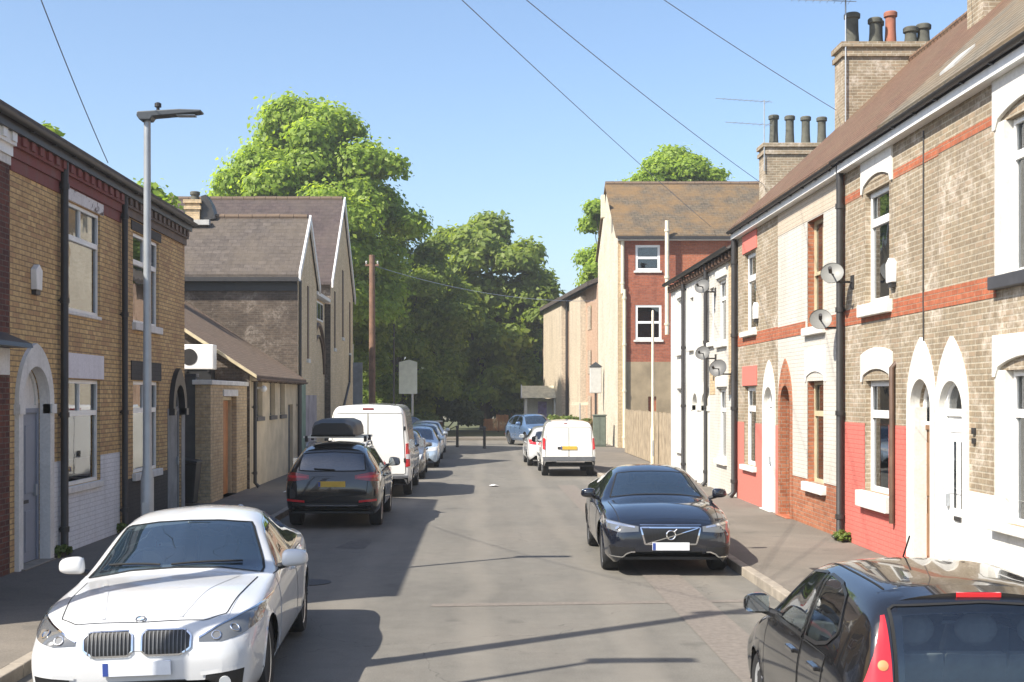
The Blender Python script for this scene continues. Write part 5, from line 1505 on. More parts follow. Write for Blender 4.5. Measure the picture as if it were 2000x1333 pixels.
bush('dark shrub left of the road-end tree trunk', (-2.6, 91, 0), (3.0, 1.5, 2.6), 14000, .15, M['leaf_dark'], 79)
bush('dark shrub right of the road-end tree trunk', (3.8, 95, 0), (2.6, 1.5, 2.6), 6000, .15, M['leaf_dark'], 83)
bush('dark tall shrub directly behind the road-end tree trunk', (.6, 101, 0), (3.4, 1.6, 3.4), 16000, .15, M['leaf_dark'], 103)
for x, y, lab in ((XL+.1, 19.0, 'small green weed at the foot of the drainpipe beside the grey-blue door'), (XL+.08, 22.3, 'small green weed at the foot of the second drainpipe on the yellow brick terrace'), (XR-.1, 21.0, 'small green weed at the foot of the salmon-pink wall')):
    bush(lab, (x, y, .12), (.13, .22, .2), 260, .035, M['leaf_hedge'], int(y*10), 'weed', 'weed')
bush('dry brown bush at the foot of the beige building', (6.2, 70.5, .1), (.9, .7, 1.2), 3500, .09, leaf_mat('leaf_dry', (.10,.075,.03), (.15,.105,.04), (.2,.15,.06), .2), 89)
bush('shadowy understory shrub behind the telegraph pole', (-7.2, 70, 0), (1.6, 1.4, 3.2), 8000, .14, M['leaf_mid'], 97)
# far treeline, beyond anything one could count
cs, rs = [], []
g = random.Random(5)
for i in range(150):
    cs.append((-150+2*i+g.uniform(-1,1), 175+g.uniform(-12,12), g.uniform(1.5, 7.5))); rs.append(g.uniform(2.2, 3.4))
V, m = leaf_cloud(cs, rs, 60000, .5, 5, shell=.3)
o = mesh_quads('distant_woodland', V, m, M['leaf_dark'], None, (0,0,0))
tag(o, 'distant dark belt of woodland beyond the junction', 'woodland', kind='stuff')
# ------------------------------------------------------------------ cars: a lofted shell, then panels laid on it by ray casting
def pchip(pts):
    xs = [p[0] for p in pts]; ys = [p[1] for p in pts]; n = len(xs)
    h = [xs[i+1]-xs[i] for i in range(n-1)]; d = [(ys[i+1]-ys[i])/h[i] for i in range(n-1)]
    m = [0.0]*n
    m[0] = d[0]; m[-1] = d[-1]
    for i in range(1, n-1):
        if d[i-1]*d[i] > 0:
            w1 = 2*h[i]+h[i-1]; w2 = h[i]+2*h[i-1]; m[i] = (w1+w2)/(w1/d[i-1]+w2/d[i])
    def f(x):
        if x <= xs[0]: return ys[0]
        if x >= xs[-1]: return ys[-1]
        i = 0
        while xs[i+1] < x: i += 1
        t = (x-xs[i])/h[i]; t2 = t*t; t3 = t2*t
        return (2*t3-3*t2+1)*ys[i] + (t3-2*t2+t)*h[i]*m[i] + (-2*t3+3*t2)*ys[i+1] + (t3-t2)*h[i]*m[i+1]
    return f

def chaikin(p, it=2):
    for _ in range(it):
        q = [p[0]]
        for i in range(len(p)-1):
            a, b = p[i], p[i+1]
            if i > 0: q.append((a[0]*.75+b[0]*.25, a[1]*.75+b[1]*.25))
            if i < len(p)-2: q.append((a[0]*.25+b[0]*.75, a[1]*.25+b[1]*.75))
        q.append(p[-1]); p = q
    return p

def polylerp(pl, u):
    if len(pl) == 1: return pl[0]
    d = [0.0]
    for i in range(1, len(pl)): d.append(d[-1] + max(1e-9, math.dist(pl[i], pl[i-1])))
    t = u*d[-1]
    for i in range(1, len(pl)):
        if d[i] >= t - 1e-9:
            q = (t-d[i-1])/(d[i]-d[i-1]); return (pl[i-1][0]+(pl[i][0]-pl[i-1][0])*q, pl[i-1][1]+(pl[i][1]-pl[i-1][1])*q)
    return pl[-1]

def in_poly(p, poly):
    c = False; n = len(poly); j = n-1
    for i in range(n):
        a, b = poly[i], poly[j]
        if (a[1] > p[1]) != (b[1] > p[1]) and p[0] < (b[0]-a[0])*(p[1]-a[1])/(b[1]-a[1]) + a[0]: c = not c
        j = i
    return c
def edge_dist(p, poly):
    best = 9
    for i in range(len(poly)):
        a, b = poly[i-1], poly[i]
        dx, dy = b[0]-a[0], b[1]-a[1]; L = dx*dx+dy*dy
        t = 0 if L < 1e-12 else max(0, min(1, ((p[0]-a[0])*dx+(p[1]-a[1])*dy)/L))
        best = min(best, math.hypot(p[0]-a[0]-t*dx, p[1]-a[1]-t*dy))
    return best

class Car:
    def __init__(s, name, label, cat, L, curves, wheels, wr, ra, body, group=None, loc=(0,0), yaw=0.0, roll=0.0, pitch=0.0, zoff=0.0):
        s.L = L; s.c = {k: pchip(v) for k, v in curves.items()}; s.wr = wr; s.ra = ra; s.wheels = wheels
        s.root = thing(name, label, cat, (loc[0], loc[1], zoff), 0, group)
        s.root.rotation_euler = (pitch, roll, yaw)
        s.body_mat = body; s.holes = []
        s.Wmax = max(v for _, v in curves['W'])
        s.shell()
    def prof(s, t):
        c = s.c; zb, W, zsh, wb, zr, wr, zt = (c[k](t) for k in ('zb','W','zsh','wb','zr','wr','zt'))
        zsh = min(zsh, zr); d = zsh-zb
        p = [(W*.90, zb), (W*.972, zb+.12*d), (W, zb+.46*d), (W*.992, zb+.80*d), (wb, zsh), ((wb+wr)/2+.012*min(1, (zr-zsh)*3), (zsh+zr)/2), (wr, zr), (wr*.62, zr+.74*(zt-zr)), (0, zt)]
        p = chaikin(p, 2)
        za = -9
        for tc in s.wheels:
            q = s.ra**2-(t-tc)**2
            if q > 0: za = max(za, s.wr + math.sqrt(q))
        if za > zb:
            i = 0
            while i < len(p)-1 and p[i+1][1] < za: i += 1
            a, b = p[i], p[min(i+1, len(p)-1)]
            k = (za-a[1])/max(1e-6, b[1]-a[1]); x = a[0]+(b[0]-a[0])*max(0, min(1, k))
            p = [(x+.012, za) if j <= i else p[j] for j in range(len(p))]
        return p
    def shell(s):
        L = s.L
        ts = set(i*.05 for i in range(int(L/.05)+1)) | {L}
        for e in (.004,.01,.02,.035,.055,.08,.12): ts |= {e, L-e}
        for tc in s.wheels:
            for k in range(19): ts.add(tc+s.ra*.9995*math.cos(PI*k/18))
            ts |= {tc-s.ra-.003, tc+s.ra+.003}
        ts = sorted(t for t in ts if 0 <= t <= L)
        out = [ts[0]]
        for t in ts[1:]:
            if t-out[-1] > .0025: out.append(t)
        ts = out
        V, Fc = [], []; n = None
        for t in ts:
            p = s.prof(t); ring = [(x, t-L/2, z) for x, z in p] + [(-x, t-L/2, z) for x, z in reversed(p[:-1])]
            n = len(ring); V += ring
        for i in range(len(ts)-1):
            for k in range(n-1): Fc.append((i*n+k, i*n+k+1, (i+1)*n+k+1, (i+1)*n+k))
        m = n//2
        for base, fl in ((0, 0), ((len(ts)-1)*n, 1)):
            for k in range(m):
                a, b, c, d = base+k, base+k+1, base+n-2-k, base+n-1-k
                q = (a, d, c, b) if not fl else (a, b, c, d)
                if len(set(q)) == 4: Fc.append(q)
        # the last quad of the ladder may fold to a triangle at the centre
        s.V = [Vector(v) for v in V]; s.F = [f if len(set(f)) == len(f) else tuple(dict.fromkeys(f)) for f in Fc]
        s.bvh = BVHTree.FromPolygons(s.V, s.F)
    # ---- ray casting
    def hit(s, view, u, v, side=1):
        L2 = s.L/2
        if view == 'side': o, d, near = Vector((side*3, u-L2, v)), Vector((-side,0,0)), Vector((side*s.Wmax, u-L2, v))
        elif view == 'front': o, d, near = Vector((u, -L2-3, v)), Vector((0,1,0)), Vector((u, -L2, v))
        elif view == 'rear': o, d, near = Vector((u, L2+3, v)), Vector((0,-1,0)), Vector((u, L2, v))
        else: o, d, near = Vector((u, v-L2, 5)), Vector((0,0,-1)), Vector((u, v-L2, 1.2))
        r = s.bvh.ray_cast(o, d)
        if r[0] is None:
            r = s.bvh.find_nearest(near)
            return r[0], r[1] if r[1].dot(d) < 0 else -r[1]
        nn = r[1] if r[1].dot(d) < 0 else -r[1]
        return r[0], nn
    def panel(s, name, mat, view, low, up, nu=14, nv=6, off=.004, skirt=.008, side=1, parent=None, mirror=False, smooth=True):
        mb = MB()
        for sg in ((1, -1) if mirror else (1,)):
            def fx(p): return (p[0]*sg, p[1]) if view != 'side' else p
            top, bot = [], []
            for i in range(nu+1):
                a, b = polylerp(low, i/nu), polylerp(up, i/nu)
                for j in range(nv+1):
                    q = fx((a[0]+(b[0]-a[0])*j/nv, a[1]+(b[1]-a[1])*j/nv))
                    h, nn = s.hit(view, q[0], q[1], side*sg if view == 'side' else side)
                    top.append(h+nn*off); bot.append(h-nn*skirt)
            N = len(top); w = nv+1
            fs = [(i*w+j, (i+1)*w+j, (i+1)*w+j+1, i*w+j+1) for i in range(nu) for j in range(nv)]
            rim = [i*w for i in range(nu+1)] + [nu*w+j for j in range(1, w)] + [i*w+nv for i in range(nu-1, -1, -1)] + [j for j in range(nv-1, 0, -1)]
            for k in range(len(rim)):
                a, b = rim[k], rim[(k+1) % len(rim)]; fs.append((a, b, b+N, a+N))
            mb.add(top+bot, fs)
        return mb.build(name, mat, parent or s.root, world=False, smooth=smooth, angle=50)
    def ribbon(s, name, mat, view, line, w=.008, off=.003, side=1, parent=None, n=40, closed=False, both=False):
        mb = MB(); line = list(line) + ([line[0]] if closed else [])
        for sg in ((1,-1) if both else (1,)):
            P = []
            for i in range(n+1):
                q = polylerp(line, i/n); q = (q[0]*sg, q[1]) if view != 'side' else q
                h, nn = s.hit(view, q[0], q[1], side*sg if view == 'side' else side); P.append((h+nn*off, nn))
            vs = []
            for i in range(n+1):
                d = (P[min(i+1,n)][0]-P[max(i-1,0)][0]); 
                if d.length < 1e-6: d = Vector((0,0,1))
                c = d.normalized().cross(P[i][1]).normalized()*w/2
                vs += [P[i][0]-c, P[i][0]+c]
            mb.add(vs, [(2*i, 2*i+1, 2*i+3, 2*i+2) for i in range(n)])
        return mb.build(name, mat, parent or s.root, world=False)
    def glass(s, name, mat, view, low, up, nu=18, nv=8, side=1, parent=None, off=.003, frit=.03, hole=True, frame=None):
        o = s.panel(name, mat, view, low, up, nu, nv, off, .004, side, parent)
        if hole: s.holes.append((view, [p for p in low] + [p for p in reversed(up)], side, frit))
        if frame: s.ribbon('window_trim', frame[0], view, list(low)+list(reversed(up)), frame[1], off+.004, side, o, 70, True)
        return o
    def finish(s, interior=True, seat=M['black_plastic'], seatm=None):
        keep = []
        for f in s.F:
            c = Vector((0,0,0))
            for i in f: c += s.V[i]
            c /= len(f); kill = False
            a, b = s.V[f[1]]-s.V[f[0]], s.V[f[-1]]-s.V[f[0]]; nn = a.cross(b)
            if nn.length > 1e-12: nn.normalize()
            for view, poly, side, frit in s.holes:
                if view == 'side':
                    if c.x*side < 0 or abs(nn.x) < .35: continue
                    p = (c.y+s.L/2, c.z)
                elif view == 'front':
                    if abs(nn.x) > .8 or c.y > 0.3: continue
                    p = (c.x, c.z)
                else:
                    if abs(nn.x) > .8 or c.y < 0.0: continue
                    p = (c.x, c.z)
                if in_poly(p, poly) and edge_dist(p, poly) > frit: kill = True; break
            if not kill: keep.append(f)
        mb = MB(); mb.v = [tuple(v) for v in s.V]; mb.f = keep; mb.m = [0]*len(keep)
        o = mb.build('body', s.body_mat, s.root, world=False, smooth=True, angle=38)
        bm = bmesh.new(); bm.from_mesh(o.data); bmesh.ops.remove_doubles(bm, verts=bm.verts, dist=.0004); bmesh.ops.recalc_face_normals(bm, faces=bm.faces); bm.to_mesh(o.data); bm.free()
        o.data.polygons.foreach_set('use_smooth', [True]*len(o.data.polygons)); o.data.set_sharp_from_angle(angle=math.radians(38))
        # dark underside with wheel wells
        u = MB(); L = s.L; W = s.Wmax
        zf = s.c['zb'](L/2)+.03
        edges = [.18] + [e for tc in s.wheels for e in (tc-s.ra, tc+s.ra)] + [L-.18]
        for i in range(0, len(edges), 2):
            a, b = edges[i]-L/2, edges[i+1]-L/2
            if b > a: u.box(-W*.86, W*.86, a, b, zf, zf+.04)
        for tc in s.wheels:
            u.box(-W*.55, W*.55, tc-s.ra-L/2, tc+s.ra-L/2, zf+.02, zf+.3)
            for sg in (-1, 1):
                n = 14; vs = []
                for k in range(n+1):
                    a = PI*k/n; y = tc-L/2+(s.ra+.004)*math.cos(a); z = s.wr+(s.ra+.004)*math.sin(a)
                    vs += [(sg*(W-.035), y, z), (sg*W*.52, y, z)]
                u.add(vs, [(2*k, 2*k+1, 2*k+3, 2*k+2) for k in range(n)])
                u.add([(sg*W*.52, tc-L/2+s.ra*math.cos(PI*k/n), s.wr+s.ra*math.sin(PI*k/n)) for k in range(n+1)], [tuple(range(n+1))])
        u.build('underbody', M['black_plastic'], s.root, world=False)
        if interior: s.interior(seatm or M['seat'])
        return s.root
    def interior(s, mat):
        mb = MB(); L2 = s.L/2; W = s.Wmax; k = s.inn
        zf = s.c['zb'](s.L/2)+.12
        mb.box(-W*.86, W*.86, k['cowl']-L2, k['back']-L2, zf-.04, zf)
        mb.box(-W*.80, W*.80, k['cowl']-L2+.05, k['cowl']-L2+.45, zf, k['belt']-.02)
        seats = [(x, k['front']) for x in (-W*.42, W*.42)] + [(x, k['rear']) for x in (-W*.45, 0, W*.45)]
        if k.get('rear') is None: seats = seats[:2]
        for x, t in seats:
            y = t-L2; w = .24 if t == k['front'] else .22
            mb.box(x-w, x+w, y-.25, y+.25, zf+.12, zf+.32)
            zt = k['belt']+.12
            mb.add([(x-w,y+.18,zf+.3), (x+w,y+.18,zf+.3), (x+w,y+.32,zf+.3), (x-w,y+.32,zf+.3), (x-w*.8,y+.36,zt), (x+w*.8,y+.36,zt), (x+w*.8,y+.46,zt), (x-w*.8,y+.46,zt)], [(0,3,2,1),(4,5,6,7),(0,1,5,4),(1,2,6,5),(2,3,7,6),(3,0,4,7)])
            mb.ball((x, y+.43, zt+.14), .13, .055, .10, 12, 8)
        o = mb.build('seats', mat, s.root, world=False, bevel=.03)
        st = MB(); y = k['front']-.42-L2; x0 = -W*.42 if k.get('rhd', True) else W*.42
        c = Vector((x0, y, k['belt']+.02)); ring = []
        for i in range(25):
            a = 2*PI*i/24; ring.append(c+Vector((.185*math.cos(a), .07*math.sin(a), .17*math.sin(a))))
        st.tube(ring, .017, 8); st.ball(c, .07,.04,.06); st.tube([c+Vector((-.18,0,0)), c+Vector((.18,0,0))], .018, 6)
        st.tube([c, c+Vector((0,-.25,-.1))], .03, 6)
        st.build('steering_wheel', M['black_plastic'], s.root, world=False, smooth=True)
        mi = MB(); mi.box(-.12,.12,k['mirror'][0]-L2-.02,k['mirror'][0]-L2+.02,k['mirror'][1]-.04,k['mirror'][1]+.03); mi.build('inside_mirror', M['black_plastic'], s.root, world=False, bevel=.01)
    def add_wheels(s, rimm, spokes=5, style='v', track=None, tw=.21, rr=None, cap=True):
        L2 = s.L/2; R = s.wr; rr = rr or R*.70
        for tc in s.wheels:
            for sg in (-1, 1):
                x = sg*((track or s.Wmax-.035) - tw/2); y = tc-L2
                m = MB(); h = tw/2
                m.lathe([(rr-.012,-h+.02), (rr+.01,-h+.008), (R*.93,-h), (R*.985,-h+.025), (R,-h+.05), (R,h-.05), (R*.985,h-.025), (R*.93,h), (rr+.01,h-.008), (rr-.012,h-.02)], (x,y,R), 'x', 36)
                w = m.build('wheel', M['tyre'], s.root, world=False, smooth=True)
                q = MB(); f = sg*h*.86
                q.lathe([(rr+.004, f*.2), (rr+.006, f), (rr-.012, f*1.02), (rr-.03, f*.9), (rr-.035, f*.3), (rr*.3, f*.15)], (x,y,R), 'x', 36)
                for k in range(spokes):
                    a0 = 2*PI*k/spokes + .3
                    for da in ((-.16, .16) if style == 'v' else (0,)):
                        a1 = a0+da; w0, w1 = (.024,.020) if style == 'v' else (.05,.04)
                        def P(r, a, lat, dx): return (x+dx, y+r*math.cos(a)-lat*math.sin(a), R+r*math.sin(a)+lat*math.cos(a))
                        A, B = f*.80, f*.45
                        vs = [P(rr*.16,a0,-w0,A), P(rr*.16,a0,w0,A), P(rr-.02,a1,w1,f*.9), P(rr-.02,a1,-w1,f*.9), P(rr*.16,a0,-w0,B), P(rr*.16,a0,w0,B), P(rr-.02,a1,w1,B), P(rr-.02,a1,-w1,B)]
                        q.add(vs, [(0,1,2,3),(4,7,6,5),(0,4,5,1),(1,5,6,2),(2,6,7,3),(3,7,4,0)])
                q.lathe([(.0, f*.86), (.05, f*.86), (.07, f*.8), (.075, f*.4)], (x,y,R), 'x', 18)
                q.build('rim', rimm, w, world=False, smooth=True, angle=30)
                b = MB(); b.lathe([(rr*.75, f*.05), (rr*.75, f*.1), (.0, f*.1)], (x,y,R), 'x', 24); b.build('brake_disc', M['grey_metal'], w, world=False)
    def mirrors(s, t, z, mat, w=.2, h=.13, out=.17):
        for sg in (-1, 1):
            p, nn = s.hit('side', t, z, sg); m = MB(); x = p.x+sg*(out*.5+.05); y = p.y
            pts = []
            tmp = MB(); tmp.ball((0, 0, 0), 1, 1, 1, 20, 12)
            sq = lambda q, e: math.copysign(abs(q)**e, q)
            m.v = [(x+sg*.03+sq(vx,.62)*w*.52*(1-.10*vz), y+min(.035, sq(vy,.8)*.085+.02*vx*sg), z+.07+sq(vz,.62)*h*.52*(1-.18*sg*vx)) for vx, vy, vz in tmp.v]; m.f = tmp.f; m.m = tmp.m
            o = m.build('door_mirror', mat, s.root, world=False, smooth=True, angle=60)
            a = MB(); a.tube([(p.x-sg*.02, y+.02, z-.02), (x-sg*.02, y+.0, z+.02)], .03, 8); a.build('mirror_arm', M['black_plastic'], o, world=False)
            g = MB(); g.box(x+sg*.03-w*.44, x+sg*.03+w*.44, y+.036, y+.04, z+.07-h*.42, z+.07+h*.42); g.build('mirror_glass', M['mirror'], o, world=False)
    def box_at(s, name, mat, view, u, v, du, dv, dep, side=1, parent=None, bevel=.004, off=0.0):
        p, nn = s.hit(view, u, v, side); m = MB()
        if view == 'side': m.box(min(p.x-side*.01, p.x+side*(dep)), max(p.x-side*.01, p.x+side*dep), p.y-du/2, p.y+du/2, p.z-dv/2, p.z+dv/2)
        elif view == 'front': m.box(p.x-du/2, p.x+du/2, p.y-dep, p.y+.01, p.z-dv/2, p.z+dv/2)
        elif view == 'rear': m.box(p.x-du/2, p.x+du/2, p.y-.01, p.y+dep, p.z-dv/2, p.z+dv/2)
        else: m.box(p.x-du/2, p.x+du/2, p.y-dv/2, p.y+dv/2, p.z-.01, p.z+dep)
        return m.build(name, mat, parent or s.root, world=False, bevel=bevel)
    def doors(s, mat, cuts, z0, zbelt, side_handles=True, handle=None):
        """door panels down to the sill, one per side and opening; cuts: (t0, t1, t0low, t1low)"""
        for (a, b, al, bl) in cuts:
            for sg in (-1, 1):
                low = [(al, z0), (bl, z0)]; up = [(a, zbelt(a)), ((a+b)/2, zbelt((a+b)/2)), (b, zbelt(b))]
                d = s.panel('door', mat, 'side', low, up, 12, 10, .003, .006, sg)
                s.ribbon('shut_line', M['gap'], 'side', low+[((b+bl)/2, (z0+zbelt(b))/2)]+list(reversed(up)), .009, .0045, sg, d, 60, True)
                if side_handles:
                    h = s.box_at('handle', handle or mat, 'side', b-.17, zbelt(b)-.10, .19, .03, .035, sg, d, .008)
    def plate(s, view, z, mat, w=.52, h=.11, x=0.0):
        p, nn = s.hit(view, x, z); m = MB(); d = -1 if view == 'front' else 1
        m.box(x-w/2, x+w/2, min(p.y+d*.012, p.y+d*.03), max(p.y+d*.012, p.y+d*.03), z-h/2, z+h/2)
        o = m.build('number_plate', mat, s.root, world=False, bevel=.003)
        y = p.y+d*.031; b = MB(); b.box(x-w/2+.004 if d < 0 else x+w/2-.045, x-w/2+.045 if d < 0 else x+w/2-.004, min(y, y+d*.002), max(y, y+d*.002), z-h/2+.006, z+h/2-.006); b.build('blue_band', M['plate_blue'], o, world=False)
        return o

M['tyre'] = plain('tyre', (.018,.018,.019), .85, var=.3, scale=12)
M['alloy'] = plain('alloy', (.52,.53,.55), .28, .85, var=.1)
M['alloy_dark'] = plain('alloy_dark', (.22,.22,.23), .35, .7, var=.1)
M['steel_cap'] = plain('steel_cap', (.38,.39,.40), .4, .4, var=.1)
M['gap'] = plain('gap', (.006,.006,.006), .8, var=0)
M['mirror'] = plain('mirror', (.6,.65,.7), .03, 1.0, var=0)
M['chrome'] = plain('chrome', (.75,.76,.78), .08, 1.0, var=0)
M['seat'] = plain('seat', (.035,.036,.038), .8, var=.2)
M['seat_grey'] = plain('seat_grey', (.10,.105,.11), .85, var=.25)
M['car_glass'] = glass_mat('car_glass', tint=(.55,.62,.62), trans=.62, dark=(.012,.018,.024), rough=.012, fac=.05)
M['car_glass_dark'] = glass_mat('car_glass_dark', tint=(.3,.34,.36), trans=.35, dark=(.008,.012,.018), rough=.012, fac=.07)
M['clear_car_glass'] = glass_mat('clear_car_glass', tint=(.80,.86,.85), trans=.86, dark=(.02,.025,.03), rough=.012, fac=.03)
M['screen_glass'] = glass_mat('screen_glass', tint=(.5,.58,.6), trans=.5, dark=(.02,.035,.05), rough=.012, fac=.12)
M['paint_white'] = paint('paint_white', (.55,.555,.56), rough=.35)
M['paint_white_van'] = paint('paint_white_van', (.76,.75,.71), rough=.45)
M['paint_black'] = paint('paint_black', (.008,.008,.009), rough=.16)
M['paint_navy'] = paint('paint_navy', (.005,.007,.014), rough=.14)
M['paint_black_brown'] = paint('paint_black_brown', (.022,.020,.018), rough=.25, metal=.3)
M['paint_blue'] = paint('paint_blue', (.10,.17,.30), rough=.3, metal=.3)
M['paint_silver'] = paint('paint_silver', (.42,.45,.47), rough=.3, metal=.5)
M['paint_pale_blue'] = paint('paint_pale_blue', (.42,.52,.62), rough=.3, metal=.3)
M['paint_grey'] = paint('paint_grey', (.13,.12,.11), rough=.3, metal=.4)
M['grille_black'] = plain('grille_black', (.01,.01,.011), .4, var=0)
M['bumper_grey'] = plain('bumper_grey', (.10,.105,.115), .6, var=.15)
M['trim_dark'] = plain('trim_dark', (.015,.015,.016), .35, var=.1)
M['plate_white'] = plain('plate_white', (.66,.68,.72), .35, var=.08, scale=10)
M['plate_blue'] = plain('plate_blue', (.03,.06,.25), .4, var=0)
M['plate_yellow'] = plain('plate_yellow', (.55,.36,.05), .4, var=.1, scale=10)
def lens(name, col, rough=.1):
    t = NT(name); b = t.b; b.inputs['Base Color'].default_value = (*col, 1); b.inputs['Roughness'].default_value = rough
    b.inputs['Coat Weight'].default_value = 1.0; b.inputs['Coat Roughness'].default_value = .02
    n = t.noise(35, 2); t.bump(n, .1, .004)
    return t.mat
M['lens_red'] = lens('lens_red', (.50,.015,.02))
M['lens_red_dark'] = lens('lens_red_dark', (.22,.012,.014))
M['lens_clear'] = lens('lens_clear', (.55,.57,.58))
M['lens_smoke'] = lens('lens_smoke', (.10,.105,.11))
M['lens_amber'] = lens('lens_amber', (.6,.25,.1))
M['reflector'] = plain('reflector', (.8,.8,.82), .1, .9, var=0)

# ---- shapes
def saloon(L, W, Ht, nose=.72, cowl=(1.5,1.0), top=(2.3,1.40), peak=2.75, rtop=(3.5,1.39), rbase=(4.2,1.10), tail=1.06, belt=.95, gl=.585):
    return dict(
        zt=[(0,.52),(.02,.60),(.06,nose-.045),(.12,nose),(.30,nose+.06),(.8,nose+.165),(cowl[0],cowl[1]),((cowl[0]+top[0])/2,(cowl[1]+top[1])/2+.025),(top[0],top[1]),(peak,Ht),((peak+rtop[0])/2+.1,Ht-.015),(rtop[0],rtop[1]),((rtop[0]+rbase[0])/2,(rtop[1]+rbase[1])/2+.03),(rbase[0],rbase[1]),(L-.18,tail),(L-.07,tail-.05),(L-.02,tail-.2),(L,tail-.34)],
        zr=[(0,.50),(.02,.575),(.06,nose-.075),(.12,nose-.035),(.30,nose+.03),(.8,nose+.135),(cowl[0],cowl[1]-.035),(cowl[0]+.18,cowl[1]-.0),(top[0]+.15,top[1]-.03),(peak+.05,Ht-.065),(rtop[0],rtop[1]-.055),(rbase[0]+.1,rbase[1]-.04),(L-.18,tail-.025),(L-.07,tail-.075),(L-.02,tail-.23),(L,tail-.37)],
        wr=[(0,.40),(.1,.56),(.4,.63),(cowl[0]-.1,.66),(cowl[0]+.18,W*.84),(top[0]+.15,gl),(peak,gl-.012),(rtop[0],gl-.03),(rbase[0]+.1,W*.76),(L-.2,W*.74),(L,W*.55)],
        zsh=[(0,.47),(.03,.56),(.12,nose-.075),(.4,nose-.0),(.9,nose+.08),(cowl[0]+.1,belt-.02),(2.2,belt),(3.4,belt+.025),(rbase[0],belt+.05),(L-.2,tail-.07),(L-.03,tail-.25),(L,tail-.40)],
        wb=[(0,.46),(.05,.62),(.15,.73),(.4,W*.90),(.9,W*.935),(cowl[0]+.2,W*.935),(rbase[0],W*.92),(L-.3,W*.86),(L-.06,W*.76),(L,W*.60)],
        W=[(0,.56),(.02,.64),(.06,.72),(.14,.80),(.3,W*.945),(.6,W*.985),(1.2,W),(3.6,W),(L-.7,W*.975),(L-.3,W*.92),(L-.1,W*.85),(L-.03,W*.78),(L,W*.68)],
        zb=[(0,.36),(.03,.27),(.12,.205),(.5,.19),(1.2,.20),(3.5,.20),(L-.5,.22),(L-.12,.27),(L-.03,.34),(L,.42)])

def hatch(L, W, Ht, nose=.72, cowl=(.95,.98), top=(1.65,1.40), peak=2.1, rtop=None, rbase=None, belt=.93, gl=.56, rz=.82, rake=.16, hi=None, vertical=False, tailw=.86):
    """hatchbacks, estates, off-roaders, vans: roof runs to the tail; rake = how far the rear screen leans"""
    rtop = rtop or (L-rake-.12, Ht-.06)
    return dict(
        zt=[(0,.52),(.02,.62),(.06,nose-.04),(.12,nose),(.3,nose+.08),(cowl[0],cowl[1]),((cowl[0]+top[0])/2,(cowl[1]+top[1])/2+.025),(top[0],top[1]),(peak,Ht),(rtop[0]-.3,Ht-.02),(rtop[0],rtop[1]),(L-rake-.03,rtop[1]-.06),(L-rake*.5,(rtop[1]+rz)/2),(L-.05,rz),(L-.02,rz-.10),(L,rz-.22)],
        zr=[(0,.50),(.02,.595),(.06,nose-.07),(.12,nose-.03),(.3,nose+.05),(cowl[0],cowl[1]-.035),(cowl[0]+.15,cowl[1]),(top[0]+.12,top[1]-.035),(peak,Ht-.07),(rtop[0]-.3,Ht-.085),(rtop[0],rtop[1]-.05),(L-rake-.03,rtop[1]-.10),(L-rake*.5,(rtop[1]+rz)/2-.03),(L-.05,rz-.02),(L-.02,rz-.12),(L,rz-.24)],
        wr=[(0,.36),(.1,.52),(.35,.6),(cowl[0]-.08,.64),(cowl[0]+.15,W*.84),(top[0]+.12,gl),(peak,gl),(rtop[0]-.2,gl-.01),(rtop[0]+.05,gl-.02),(L-rake*.5,W*.70),(L-.05,W*.78),(L,W*.62)],
        zsh=[(0,.47),(.03,.56),(.12,nose-.07),(.35,nose+.01),(.8,nose+.1 if nose+.1 < belt else belt-.03),(cowl[0]+.15,belt-.015),(L*.5,belt),(L-.6,belt+.04),(L-.12,belt+.02 if rz > belt else rz-.03),(L-.03,rz-.16),(L,rz-.27)],
        wb=[(0,.44),(.05,.60),(.15,.70),(.35,W*.90),(.8,W*.945),(L*.5,W*.95),(L-.6,W*.94),(L-.15,W*.90),(L-.04,W*.82),(L,W*.7)],
        W=[(0,.54),(.02,.62),(.06,.69),(.14,.77),(.3,W*.94),(.6,W*.985),(1.1,W),(L-.8,W),(L-.35,W*.98),(L-.12,W*.94),(L-.04,W*tailw),(L,W*.74)],
        zb=[(0,.36),(.03,.28),(.12,.215),(.4,.20),(L-.5,.22),(L-.12,.27),(L-.03,.33),(L,.40)])
def raise_z(cv, dz, keys=('zb','zsh','zr','zt')):
    return {k: ([(t, z+dz) for t, z in v] if k in keys else v) for k, v in cv.items()}
# ------------------------------------------------------------------ white saloon in front, facing us
cv = saloon(4.90, .93, 1.46, nose=.79, cowl=(1.50,.99), top=(2.28,1.385), peak=2.8, rtop=(3.55,1.36), rbase=(4.25,1.10), tail=1.05, belt=.945, gl=.62)
cv['W'][0:4] = [(0,.64),(.02,.71),(.06,.78),(.14,.845)]; cv['zt'][0:3] = [(0,.60),(.02,.68),(.06,.75)]; cv['zr'][0:3] = [(0,.57),(.02,.65),(.06,.72)]; cv['zsh'][0:2] = [(0,.55),(.03,.64)]; cv['wb'][0:2] = [(0,.56),(.05,.70)]
cv['wr'][4:6] = [(1.72,.83),(2.43,.625)]; cv['zr'][7] = (1.72,.965)
A = Car('white_saloon', 'glossy white saloon with twin rounded grilles, nearest the viewer on the shaded side', 'car', 4.90, cv, (.86, 3.83), .335, .372, M['paint_white'], loc=(-2.72, 12.06), yaw=math.radians(2.4), roll=math.radians(-1.8))
pw = M['paint_white']
A.inn = dict(cowl=1.5, back=4.1, belt=.94, front=2.55, rear=3.45, mirror=(2.15,1.27), rhd=True)
A.glass('windscreen', M['screen_glass'], 'front', [(-.775,.955),(-.40,1.008),(0,1.022),(.40,1.008),(.775,.955)], [(-.585,1.335),(-.3,1.368),(0,1.378),(.3,1.368),(.585,1.335)], 28, 14, frame=(M['gap'], .02))
